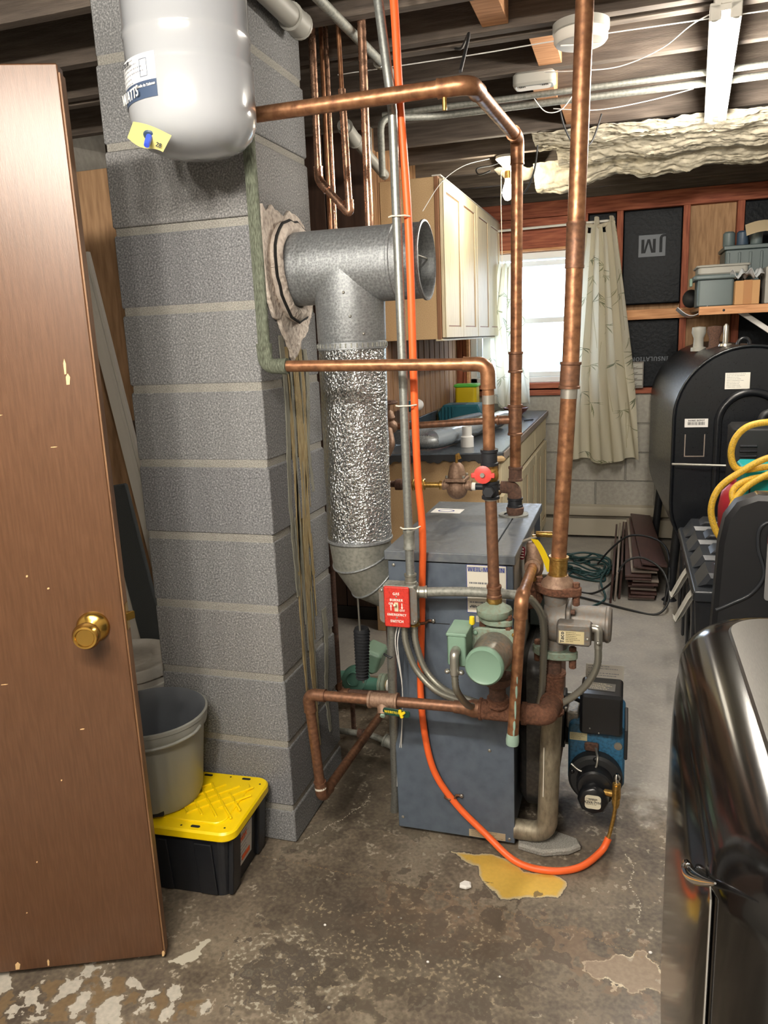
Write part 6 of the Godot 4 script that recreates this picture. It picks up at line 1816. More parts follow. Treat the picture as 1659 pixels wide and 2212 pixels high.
func far_wall_things() -> void:
	var o := thing("baseboard_heater", "long beige baseboard heater below the block wall", "heater", V(-0.1, 0, -5.56))
	part(o, "back_plate", G().bx(V(-0.57, 0.01, -5.598), V(0.5, 0.235, -5.592), 0.001), M.heater_paint)
	part(o, "top_hood", G().prism(poly([5.592, 0.17, 5.54, 0.165, 5.535, 0.175, 5.545, 0.228, 5.592, 0.235]), 1.07, Transform3D(Basis(V(0, 0, -1), V(0, 1, 0), V(1, 0, 0)), V(-0.57, 0, 0)), 0.001), M.heater_paint)
	part(o, "front_cover", G().bx(V(-0.57, 0.022, -5.532), V(0.5, 0.145, -5.526), 0.002), M.heater_paint)
	part(o, "fin_pipe", rod(V(-0.57, 0.08, -5.56), V(0.5, 0.08, -5.56), 0.012), M.copper_dull)
	part(o, "end_cap", G().bx(V(-0.575, 0.01, -5.596), V(-0.565, 0.235, -5.526), 0.002), M.heater_paint)
	# curtain rod and curtains
	o = thing("curtain_rod", "thin white curtain rod above the window", "rod", V(-0.5, 2.13, -5.52))
	part(o, "tube", G().tube([V(-0.95, 2.125, -5.53), V(-0.13, 2.135, -5.53)], 0.008, 12), M.ceiling_white)
	for x in [-0.95, -0.128]:
		part(o, "bracket", G().bx(V(x - 0.006, 2.11, -5.6), V(x + 0.006, 2.15, -5.525), 0.002), M.bolt_steel)
	for k in 2:
		o = thing("curtain", ["pale bamboo-print curtain hanging beside the oil tank", "pale bamboo-print curtain half behind the copper pipe"][k], "curtain", V([-0.2, -0.84][k], 0.6, -5.5), "bamboo-print window curtains")
		var g := G().sheet(72, 48, func(u: float, w: float) -> Vector3:
			var xl := lerpf(-0.3, -0.395, minf(w * 1.6, 1.0)) if k == 0 else lerpf(-0.9, -0.99, minf(w * 2.2, 1.0))
			var xr := lerpf(-0.118, 0.075, pow(w, 0.8)) if k == 0 else lerpf(-0.73, -0.65, w)
			var deep := 0.022 + 0.014 * w
			var ph := u * TAU * (4.0 - 0.8 * w)
			var yt := (2.11 if k == 0 else 1.9) - (0.05 * sin(ph * 0.5) * (1.0 - w) if k == 0 else 0.03 * sin(ph))
			var yb := (0.565 if k == 0 else 0.95) + 0.02 * sin(u * 9.0)
			return V(lerpf(xl, xr, u) + 0.008 * sin(ph * 2.0 + w * 3.0), lerpf(yt, yb, w), -5.485 + deep * sin(ph + 0.7 * sin(w * 4.0)) + 0.006 * sin(w * 11.0 + u * 5.0)), 0.0, Vector2(0.8, 1.2) if k == 0 else Vector2(0.7, 0.9))
		part(o, "cloth", g, M.curtain)
		if k == 0:
			part(o, "heading", G().tube([V(-0.3, 2.115, -5.51), V(-0.22, 2.1, -5.49), V(-0.12, 2.12, -5.51)], 0.014, 10), M.canvas)
	# small steel drawer unit
	o = thing("parts_drawers", "small grey four-drawer parts cabinet on the wall ledge", "drawers", V(0.03, 1.05, -5.6))
	part(o, "case", G().bx(V(-0.03, 1.05, -5.63), V(0.085, 1.225, -5.555), 0.002), M.pump_grey)
	for k in 4:
		var dr := part(o, "drawer", G().bx(V(-0.024, 1.068 + k * 0.038, -5.556), V(0.079, 1.102 + k * 0.038, -5.549), 0.002), M.bin_pale)
		part(dr, "pull", G().tube([V(0.01, 1.083 + k * 0.038, -5.549), V(0.014, 1.079 + k * 0.038, -5.542), V(0.04, 1.079 + k * 0.038, -5.542), V(0.044, 1.083 + k * 0.038, -5.549)], 0.002, 6), M.bolt_steel)


func tank_corner() -> void:
	# 275 gallon style upright tank
	var o := thing("oil_tank", "big glossy black upright oil tank on pipe legs", "tank", V(0.55, 0, -4.8))
	o.rotation.y = 0.05
	o.position.x = 0.515
	var pg := PackedVector2Array()
	for k in 25:
		var a := PI * k / 24
		pg.append(Vector2(0.345 * cos(a), 1.0 + 0.345 * sin(a)))
	for k in 25:
		var a := PI + PI * k / 24
		pg.append(Vector2(0.345 * cos(a), 0.57 + 0.345 * sin(a)))
	part(o, "shell", G().prism(pg, 1.42, Transform3D(Basis.IDENTITY, V(0.55, 0, -5.53)), 0.018, 0.5), M.oil_tank)
	var rim := []
	for p in pg:
		rim.append(V(0.55 + p.x * 0.985, 0.785 + (p.y - 0.785) * 0.99, -4.112))
	rim.append(rim[0])
	part(o, "rim_seam", G().tube(rim, 0.007, 8, false), M.oil_tank)
	var dish := []
	for k in 25:
		var a := PI * k / 24
		dish.append(V(0.56 + 0.145 * cos(a), 0.975 + 0.145 * sin(a), -4.112))
	dish = [V(0.705, 0.6, -4.112)] + dish + [V(0.415, 0.6, -4.112)]
	part(o, "pressed_rib", G().tube(dish, 0.02, 10), M.oil_tank)
	part(o, "data_label", G().bx(V(0.437, 1.137, -4.1105), V(0.548, 1.215, -4.1075), 0.0004), printed("label_data", print_tex(61, hexc("e0ddd3"), hexc("8f8f8f"), 9, 140, 100, 0.05)))
	var bc := part(o, "barcode_label", G().bx(V(0.262, 0.955, -4.1105), V(0.37, 0.997, -4.1075), 0.0004), M.paper_white)
	lettering(bc, "HOME DEPOT", V(0.316, 0.988, -4.107), 0.009, M.print_black)
	var bars := G()
	for k in 22:
		bars.bx(V(0.277 + k * 0.0036, 0.966, -4.108), V(0.277 + k * 0.0036 + rng.randf_range(0.0008, 0.0026), 0.981, -4.107), 0.0001)
	part(bc, "barcode", bars, M.print_black)
	var sq := G()
	for q in [[0.265, 0.27, 0.81, 0.92], [0.355, 0.36, 0.81, 0.92], [0.265, 0.36, 0.808, 0.813]]:
		sq.bx(V(q[0], q[2], -4.111), V(q[1], q[3], -4.1096), 0.0003)
	part(o, "glue_residue", sq, M.siding_back)
	part(o, "lifting_eye", G().tube(range(0, 17).map(func(q): return V(0.52 + 0.026 * cos(PI * q / 16.0), 1.345 + 0.03 * sin(PI * q / 16.0), -4.16)), 0.009, 8), M.oil_tank)
	for q in [[0.39, -4.75], [0.45, -4.6]]:
		part(o, "bung_pipe", G().lathe([Vector2(0, 0), Vector2(0.04, 0), Vector2(0.04, 0.02), Vector2(0.028, 0.024), Vector2(0.026, 0.07), Vector2(0.038, 0.1), Vector2(0.036, 0.13), Vector2(0, 0.135)], Transform3D(Basis.IDENTITY, V(q[0], 1.305, q[1])), 18), M.bin_pale if q[0] < 0.4 else M.iron_rust)
	part(o, "gauge", G().lathe([Vector2(0, 0), Vector2(0.034, 0), Vector2(0.03, 0.012), Vector2(0.012, 0.016), Vector2(0.012, 0.1), Vector2(0.004, 0.112), Vector2(0, 0.112)], Transform3D(Basis.IDENTITY, V(0.475, 1.335, -4.4)), 14), M.bolt_steel)
	for q in [[0.27, -4.28], [0.83, -4.28], [0.27, -5.35], [0.83, -5.35]]:
		var lg := part(o, "leg", rod(V(q[0] - 0.03, 0.0, q[1]), V(q[0], 0.42, q[1]), 0.024), M.black_iron)
		part(lg, "foot", G().lathe([Vector2(0, 0), Vector2(0.04, 0), Vector2(0.028, 0.012), Vector2(0, 0.012)], Transform3D(Basis.IDENTITY, V(q[0] - 0.03, 0, q[1])), 16), M.black_iron)

	# shelf over the tank with bins
	var sh := thing("wall_shelf", "pale board shelf above the oil tank holding grey bins", "shelf", V(0.8, 1.5, -5.2))
	part(sh, "board", G().bx(V(0.36, 1.525, -5.58), V(1.38, 1.545, -4.86), 0.003), M.plank_wood)
	part(sh, "front_edge", G().bx(V(0.36, 1.5, -4.865), V(1.38, 1.547, -4.845), 0.003), M.pale_stud)
	part(sh, "bracket", G().box(V(0.72, 1.42, -4.98), V(0.03, 0.36, 0.016), 0.003, Basis(V(0, 0, 1), 0.95)), M.paper_white)
	part(sh, "edge_screw", G().ball(V(0.49, 1.522, -4.844), V(0.007, 0.007, 0.003), 10, 6), M.black_iron)
	part(sh, "plastic_liner", G().sheet(20, 6, func(u: float, w: float) -> Vector3: return V(0.25 + 0.16 * u, 1.552 - 0.05 * sin(u * PI) - 0.01 * w, -4.9 - 0.2 * w), 0.003), M.poly_bag)
	var y := 1.548
	o = thing("grey_bin", "grey lidded bin at the window end of the shelf", "bin", V(0.44, y, -5.05), "grey bins on the shelf")
	part(o, "body", G().prism(rrect(0.19, 0.26, 0.015), 0.15, Transform3D(Basis(V(1, 0, 0), V(0, 0, -1), V(0, 1, 0)), V(0.45, y, -5.05)), 0.006), M.bin_grey)
	part(o, "lid", G().prism(rrect(0.24, 0.3, 0.02), 0.025, Transform3D(Basis(V(1, 0, 0), V(0, 0, -1), V(0, 1, 0)), V(0.45, y + 0.148, -5.05)), 0.006), M.bin_grey)
	part(o, "latch", G().bx(V(0.318, y + 0.12, -5.09), V(0.334, y + 0.165, -5.03), 0.003), M.patina)
	o = thing("pale_tray", "pale grey tray lying on top of the grey lidded bin", "tray", V(0.48, y + 0.173, -5.05))
	part(o, "tray_body", G().prism(rrect(0.26, 0.26, 0.02), 0.055, Transform3D(Basis(V(1, 0, 0), V(0, 0, -1), V(0, 1, 0)), V(0.485, y + 0.174, -5.06)), 0.008), M.bin_pale)
	part(o, "tray_rim", G().prism(rrect(0.285, 0.28, 0.02), 0.012, Transform3D(Basis(V(1, 0, 0), V(0, 0, -1), V(0, 1, 0)), V(0.485, y + 0.215, -5.06)), 0.004), M.bin_pale)
	o = thing("cardboard_box", "small taped cardboard box at the shelf edge", "box", V(0.61, y, -4.93))
	part(o, "carton", G().bx(V(0.545, y, -5.02), V(0.672, y + 0.13, -4.87), 0.003), M.cardboard)
	part(o, "tape", G().bx(V(0.588, y + 0.001, -4.8705), V(0.632, y + 0.131, -4.869), 0.0004).bx(V(0.588, y + 0.13, -5.02), V(0.632, y + 0.1315, -4.869), 0.0004), M.parcel_tape)
	solo("plastic_bag", G().sheet(18, 14, func(u: float, w: float) -> Vector3: return V(0.52 + 0.17 * u, y + 0.168 + 0.022 * sin(u * 11.0 + w * 5.0) * cos(w * 9.0) + 0.012 * sin(u * 23.0), -5.04 + 0.17 * w), 0.002), M.poly_bag, "crumpled clear plastic bag lying on the cardboard box", "bag", V(0.6, y + 0.14, -4.95))
	o = thing("grey_bin", "large ribbed grey crate on the shelf above the cardboard box", "bin", V(0.66, y + 0.19, -5.2), "grey bins on the shelf")
	part(o, "body", G().bx(V(0.52, y, -5.53), V(0.92, y + 0.33, -5.22), 0.012), M.bin_grey)
	for k in 6:
		part(o, "rib", G().bx(V(0.53 + k * 0.06, y + 0.2, -5.22), V(0.545 + k * 0.06, y + 0.31, -5.21), 0.003), M.bin_grey)
	part(o, "lip", G().bx(V(0.51, y + 0.325, -5.54), V(0.93, y + 0.35, -5.205), 0.006), M.bin_grey)
	for k in 3:
		solo("grey_canister", G().lathe([Vector2(0, 0), Vector2(0.032, 0), Vector2(0.034, 0.006), Vector2(0.034, 0.075), Vector2(0.024, 0.085), Vector2(0, 0.085)], Transform3D(Basis.IDENTITY, V(0.545 + k * 0.075, y + 0.351, -5.3)), 18), [M.bin_grey, M.bin_blue, M.bin_grey][k], ["dark canister on the crate at the shelf end", "blue-grey canister in the middle on the ribbed crate", "dark canister beneath the cream paper on the crate"][k], "canister", V(0.545 + k * 0.075, y + 0.351, -5.3), "canisters on the ribbed crate")
	solo("cream_paper", G().sheet(10, 6, func(u: float, w: float) -> Vector3: return V(0.62 + 0.25 * u, y + 0.46 - 0.07 * w + 0.02 * sin(u * 4.0), -5.22 + 0.09 * w), 0.0015), M.paper_cream, "curled cream paper draped over the ribbed crate", "paper", V(0.75, y + 0.4, -5.1))
	o = thing("white_box", "white metal box with a round knob on the shelf", "box", V(0.78, y, -4.98))
	part(o, "case", G().bx(V(0.7, y, -5.09), V(0.92, y + 0.2, -4.9), 0.006), M.bin_pale)
	part(o, "dial", G().lathe([Vector2(0, 0), Vector2(0.016, 0), Vector2(0.012, 0.012), Vector2(0, 0.012)], axis(V(0, 0, 1), V(0.745, y + 0.155, -4.9)), 16), M.black_dull)
	solo("blue_box", G().bx(V(0.4, y + 0.001, -5.5), V(0.5, y + 0.24, -5.32), 0.006), M.bin_blue, "dark blue box behind the grey bins on the shelf", "box", V(0.45, y, -5.35))
	solo("black_bag", G().ball(V(0.345, y + 0.06, -5.3), V(0.05, 0.055, 0.05), 16, 10), M.black_dull, "black bundle at the shelf end beside the grey bins", "bundle", V(0.345, y, -5.3))

	# tool chest, case and heap in front of the tank
	o = thing("tool_chest", "long black plastic tool chest with stepped lid and pale latches", "chest", V(0.48, 0, -3.48))
	part(o, "body", G().prism(poly([0.275, 0.02, 0.72, 0.02, 0.74, 0.43, 0.255, 0.43]), 1.0, Transform3D(Basis.IDENTITY, V(0, 0, -3.98)), 0.015), M.toolbox_black)
	for k in 4:
		part(o, "side_rib", G().bx(V(0.252, 0.06, -3.9 + k * 0.26), V(0.264, 0.4, -3.84 + k * 0.26), 0.004), M.toolbox_black)
	part(o, "lid_rim", G().bx(V(0.245, 0.43, -3.99), V(0.75, 0.475, -2.97), 0.01), M.toolbox_sheen)
	for k in 4:
		var zc := -3.86 + k * 0.25
		part(o, "lid_step", G().prism(poly([0.262, 0.474, 0.73, 0.474, 0.7, 0.53, 0.3, 0.53]), 0.19, Transform3D(Basis.IDENTITY, V(0, 0, zc - 0.095)), 0.016), M.toolbox_sheen)
		part(o, "lid_pad", G().prism(poly([0.33, 0.529, 0.66, 0.529, 0.64, 0.548, 0.35, 0.548]), 0.12, Transform3D(Basis.IDENTITY, V(0, 0, zc - 0.06)), 0.006), M.toolbox_black)
	for z in [-3.42, -3.12]:
		var l := part(o, "latch", G().prism(poly([0.0, 0.0, 0.02, 0.005, -0.03, -0.1, -0.062, -0.135, -0.066, -0.11, -0.058, -0.118, -0.018, -0.03]), 0.06, Transform3D(Basis.IDENTITY, V(0.25, 0.44, z)), 0.004), M.latch_grey, "pale grey hanging latch")
		part(l, "latch_pin", rod(V(0.252, 0.43, z - 0.01), V(0.252, 0.43, z + 0.07), 0.005), M.bolt_steel)
	o = thing("upright_case", "black moulded case standing upright with a maroon and grey hang tag", "case", V(0.52, 0, -2.86))
	part(o, "shell", G().prism(poly([0.3, 0.0, 0.74, 0.0, 0.74, 0.86, 0.42, 0.87, 0.36, 0.845, 0.325, 0.79, 0.31, 0.7, 0.3, 0.4]), 0.1, Transform3D(Basis.IDENTITY, V(0, 0, -2.92)), 0.016), M.case_black)
	part(o, "inner_ridge", G().tube(spline([V(0.31, 0.46, -2.815), V(0.36, 0.49, -2.812), V(0.42, 0.53, -2.812), V(0.455, 0.6, -2.812), V(0.43, 0.7, -2.812), V(0.45, 0.78, -2.812), V(0.6, 0.8, -2.815)], 6), 0.006, 8), M.toolbox_sheen)
	part(o, "chrome_clip", G().bx(V(0.42, 0.855, -2.9), V(0.56, 0.875, -2.84), 0.004), M.chrome)
	var tg := part(o, "hang_tag", G().prism(rrect(0.11, 0.24, 0.012), 0.0015, Transform3D(Basis.IDENTITY, V(0.512, 0.63, -2.8))), M.tag_grey)
	part(tg, "maroon_top", G().prism(rrect(0.11, 0.05, 0.01), 0.001, Transform3D(Basis.IDENTITY, V(0.512, 0.73, -2.7985))), M.maroon)
	var rows := ["105 pc", "1/4 in", "UNIV"]
	for k in 3:
		lettering(tg, rows[k], V(0.496, 0.692 - k * 0.02, -2.797), 0.016, M.print_white)
	o = thing("pink_clamp", "pink and black clamp hooked at the upright case tag", "clamp", V(0.52, 0.4, -2.78))
	part(o, "jaw", G().tube(spline([V(0.475, 0.595, -2.79), V(0.49, 0.565, -2.785), V(0.53, 0.545, -2.785)], 5), 0.01, 10), M.pink_clip)
	part(o, "jaw", G().tube(spline([V(0.475, 0.6, -2.79), V(0.5, 0.635, -2.785), V(0.53, 0.655, -2.785)], 5), 0.01, 10), M.pink_clip)
	part(o, "grip", G().tube([V(0.505, 0.57, -2.785), V(0.5, 0.47, -2.785), V(0.515, 0.38, -2.785)], 0.016, 10), M.black_dull)
	o = thing("louvred_machine", "black louvred machine case behind the coiled yellow hose", "machine", V(0.6, 0.55, -3.8))
	part(o, "case", G().bx(V(0.44, 0.55, -3.94), V(0.85, 1.0, -3.68), 0.015), M.case_black)
	for k in 6:
		part(o, "louvre", G().box(V(0.5, 0.92 - k * 0.022, -3.678), V(0.07, 0.008, 0.012), 0.002, Basis(V(1, 0, 0), 0.5)), M.black_iron)
	part(o, "lens_window", G().bx(V(0.575, 0.86, -3.682), V(0.605, 0.9, -3.677), 0.002), M.black_iron)
	part(o, "handle", G().tube(bend([V(0.56, 1.0, -3.8), V(0.57, 1.05, -3.8), V(0.8, 1.06, -3.8)], 0.03), 0.018, 10), M.case_black)
	o = thing("red_canister", "dark red round canister under the yellow hose", "canister", V(0.44, 0.55, -3.57))
	part(o, "body", G().lathe([Vector2(0, 0), Vector2(0.07, 0.0), Vector2(0.082, 0.03), Vector2(0.085, 0.13), Vector2(0.07, 0.2), Vector2(0.03, 0.235), Vector2(0.028, 0.255), Vector2(0, 0.255)], Transform3D(Basis.from_scale(V(0.8, 0.95, 0.8)), V(0.445, 0.55, -3.57)), 24), M.red_plastic)
	part(o, "pale_label", G().bx(V(0.41, 0.59, -3.505), V(0.44, 0.62, -3.498), 0.002), M.bin_pale)
	o = thing("teal_box", "turquoise plastic tool box beneath the yellow hose", "box", V(0.6, 0.55, -3.3))
	part(o, "body", G().bx(V(0.43, 0.55, -3.45), V(0.86, 0.86, -3.2), 0.012), M.teal_plastic)
	part(o, "lid", G().bx(V(0.425, 0.845, -3.455), V(0.865, 0.9, -3.195), 0.014), M.teal_plastic)
	part(o, "corner_strap", G().bx(V(0.445, 0.56, -3.2), V(0.45, 0.85, -3.196), 0.001), M.black_dull)
	o = thing("yellow_hose", "scuffed yellow air hose looped over the turquoise tool box", "hose", V(0.45, 0.6, -3.15))
	part(o, "hose", G().tube(spline([V(0.7, 1.0, -3.2), V(0.55, 1.075, -3.16), V(0.44, 1.075, -3.15), V(0.385, 1.03, -3.15), V(0.37, 0.96, -3.15), V(0.4, 0.905, -3.15), V(0.5, 0.915, -3.16), V(0.62, 0.92, -3.17), V(0.6, 0.95, -3.14), V(0.5, 0.955, -3.13), V(0.4, 0.9, -3.12), V(0.33, 0.84, -3.11), V(0.305, 0.76, -3.1), V(0.325, 0.68, -3.09), V(0.37, 0.62, -3.08), V(0.4, 0.585, -3.06), V(0.46, 0.575, -3.05), V(0.43, 0.63, -3.03), V(0.375, 0.68, -3.04), V(0.365, 0.75, -3.06), V(0.4, 0.83, -3.08), V(0.48, 0.89, -3.1), V(0.6, 0.93, -3.13), V(0.62, 0.88, -3.1), V(0.54, 0.8, -3.08), V(0.45, 0.765, -3.06), V(0.385, 0.79, -3.08), V(0.38, 0.84, -3.1), V(0.44, 0.875, -3.12), V(0.56, 0.885, -3.16)], 8), 0.0125, 12), M.hose_yellow)
	solo("steel_rod", G().tube([V(0.205, 0.79, -3.98), V(0.52, 0.795, -3.9)], 0.006, 10), M.bolt_steel, "thin steel rod sticking out before the oil tank", "rod", V(0.36, 0.79, -3.95))

	# pile of siding boards
	for k in 10:
		var b := Basis(Vector3.UP, 0.02 + rng.randf_range(-0.02, 0.02)) * Basis(V(0, 0, 1), rng.randf_range(-0.02, 0.02))
		var pos := V(0.075 + rng.randf_range(-0.012, 0.012), 0.009 + k * 0.0165, -4.84 + rng.randf_range(-0.03, 0.03))
		solo("siding_board", G().box(pos, V(0.135, 0.012, 1.25), 0.002, b), M.siding_brown if k % 3 else M.siding_back, "%s brown siding board counted up from the floor in the pile" % ["first", "second", "third", "fourth", "fifth", "sixth", "seventh", "eighth", "ninth", "tenth"][k], "board", pos - V(0, 0.008, 0), "siding boards in the pile")
	for k in 3:
		var pos := V(-0.022 - k * 0.022, 0.085, -4.8 + 0.04 * k)
		solo("siding_board", G().box(pos, V(0.012, 0.165, 1.15), 0.002, Basis(V(0, 0, 1), -0.06)), M.siding_back if k == 1 else M.siding_brown, ["siding board on edge touching the flat pile", "pale siding board on edge, middle of the three upright", "outermost siding board on edge beside the green lead"][k], "board", pos - V(0, 0.083, 0), "edge-on siding boards")
	for k in 2:
		var pos := V(0.095 + k * 0.025, 0.184 + k * 0.02, -4.82)
		solo("siding_board", G().box(pos, V(0.13, 0.012, 1.2), 0.002, Basis(Vector3.UP, 0.02 + k * 0.03) * Basis(V(0, 0, 1), -0.1)), M.siding_brown, ["loose brown board tilted on top of the pile", "topmost brown board tilted toward the tank leg"][k], "board", pos - V(0, 0.01, 0), "tilted boards on the pile")

	# cords
	var pts := []
	for k in 46:
		var a := k * 0.83
		var r := 0.1 + 0.06 * sin(k * 1.7)
		pts.append(V(-0.275 + r * 1.25 * cos(a) + 0.03 * sin(k * 2.3), 0.006 + 0.0014 * k * absf(sin(k * 0.9)), -4.78 + r * 2.6 * sin(a) * 0.85))
	pts.append(V(-0.13, 0.05, -4.4))
	pts.append(V(-0.1, 0.01, -4.2))
	pts.append(V(-0.17, 0.007, -4.05))
	solo("green_extension_lead", G().tube(spline(pts, 7), 0.0065, 8), M.wire_green, "dark green extension cord heaped in loops on the far floor", "cord", V(-0.22, 0, -4.7))
	solo("black_power_lead", G().tube(spline([V(-0.28, 0.008, -4.32), V(-0.17, 0.008, -4.28), V(-0.07, 0.1, -4.2), V(0.0, 0.22, -4.2), V(0.09, 0.25, -4.19), V(0.19, 0.2, -4.12), V(0.22, 0.08, -4.05), V(0.16, 0.008, -4.0), V(0.02, 0.007, -4.05), V(-0.14, 0.008, -4.15), V(-0.26, 0.008, -4.22)], 8), 0.006, 8), M.wire_black, "black cord looping over the end of the siding boards", "cord", V(0, 0, -4.2))
	solo("black_power_lead", G().tube(spline([V(-0.16, 0.05, -4.72), V(-0.08, 0.17, -4.66), V(0.02, 0.265, -4.6), V(0.15, 0.275, -4.52), V(0.22, 0.24, -4.4), V(0.225, 0.15, -4.2), V(0.2, 0.02, -4.12)], 8), 0.006, 8), M.wire_black, "black cord arching over the middle of the siding boards", "cord", V(0.05, 0, -4.6))


func foreground_fridge() -> void:
	var o := thing("black_appliance", "glossy black rounded appliance with satin top and chrome trim", "appliance", V(0.45, 0, -1.17))
	# body: rounded rectangle in plan, rolled over at the top edge
	var top := 0.885
	var g := G()
	var rings := []
	var prof := [Vector2(0, 0.03), Vector2(0, 0.3), Vector2(0, 0.6)]
	for k in 10:
		var b := PI / 2 * k / 9
		prof.append(Vector2(0.085 * (1.0 - cos(b)), top - 0.08 + 0.075 * sin(b)))
	for p in prof:
		var ring := []
		for q in rrect(0.7 - p.x * 2.0, 0.94 - p.x * 2.0, 0.17 - p.x, 10):
			ring.append(V(0.452 + q.x, p.y, -1.175 + q.y))
		rings.append(ring)
	var cnt: int = rings[0].size()
	g.sheet(cnt, prof.size() - 1, func(u: float, w: float) -> Vector3: return rings[roundi(w * (prof.size() - 1))][roundi(u * cnt) % cnt])
	part(o, "body", g, M.fridge_black)
	part(o, "top_plate", G().prism(rrect(0.532, 0.772, 0.086, 10), 0.008, Transform3D(Basis(V(1, 0, 0), V(0, 0, -1), V(0, 1, 0)), V(0.452, top - 0.0085, -1.175)), 0.004), M.fridge_top, "satin dark grey top")
	var d := G().sheet(36, 30, func(u: float, w: float) -> Vector3:
		var zz := lerpf(-1.5, -0.84, u)
		var yy := lerpf(0.06, 0.8, w)
		var bulge := 0.02 * sqrt(maxf(0.0, 1.0 - pow(absf(u * 2.0 - 1.0), 3.2))) * pow(maxf(0.0, 1.0 - pow(absf(w * 2.0 - 1.0), 6.0)), 0.5)
		return V(0.104 - bulge, yy, zz))
	part(o, "bowed_door", d, M.fridge_black)
	part(o, "gap_line", G().tube([V(0.103, 0.06, -0.835), V(0.103, 0.8, -0.835), V(0.106, 0.812, -0.9), V(0.106, 0.812, -1.45)], 0.0018, 8), M.chrome)
	part(o, "chrome_crescent", G().tube(spline([V(0.083, 0.769, -0.943), V(0.086, 0.766, -0.927), V(0.09, 0.783, -0.893), V(0.095, 0.816, -0.843), V(0.1, 0.857, -0.786)], 8), [0.0012, 0.0036, 0.0048, 0.0057, 0.0065, 0.0071, 0.0076, 0.0080, 0.0083, 0.0086, 0.0088, 0.0089, 0.0090, 0.0090, 0.0090, 0.0089, 0.0087, 0.0085, 0.0083, 0.0081, 0.0077, 0.0074, 0.0070, 0.0066, 0.0062, 0.0057, 0.0052, 0.0047, 0.0041, 0.0035, 0.0029, 0.0022, 0.0012], 14), M.chrome, "chrome crescent trim")
	for q in [[0.2, -1.5], [0.7, -1.5], [0.2, -0.85], [0.7, -0.85]]:
		part(o, "foot", rod(V(q[0], 0.0, q[1]), V(q[0], 0.04, q[1]), 0.025), M.black_dull)


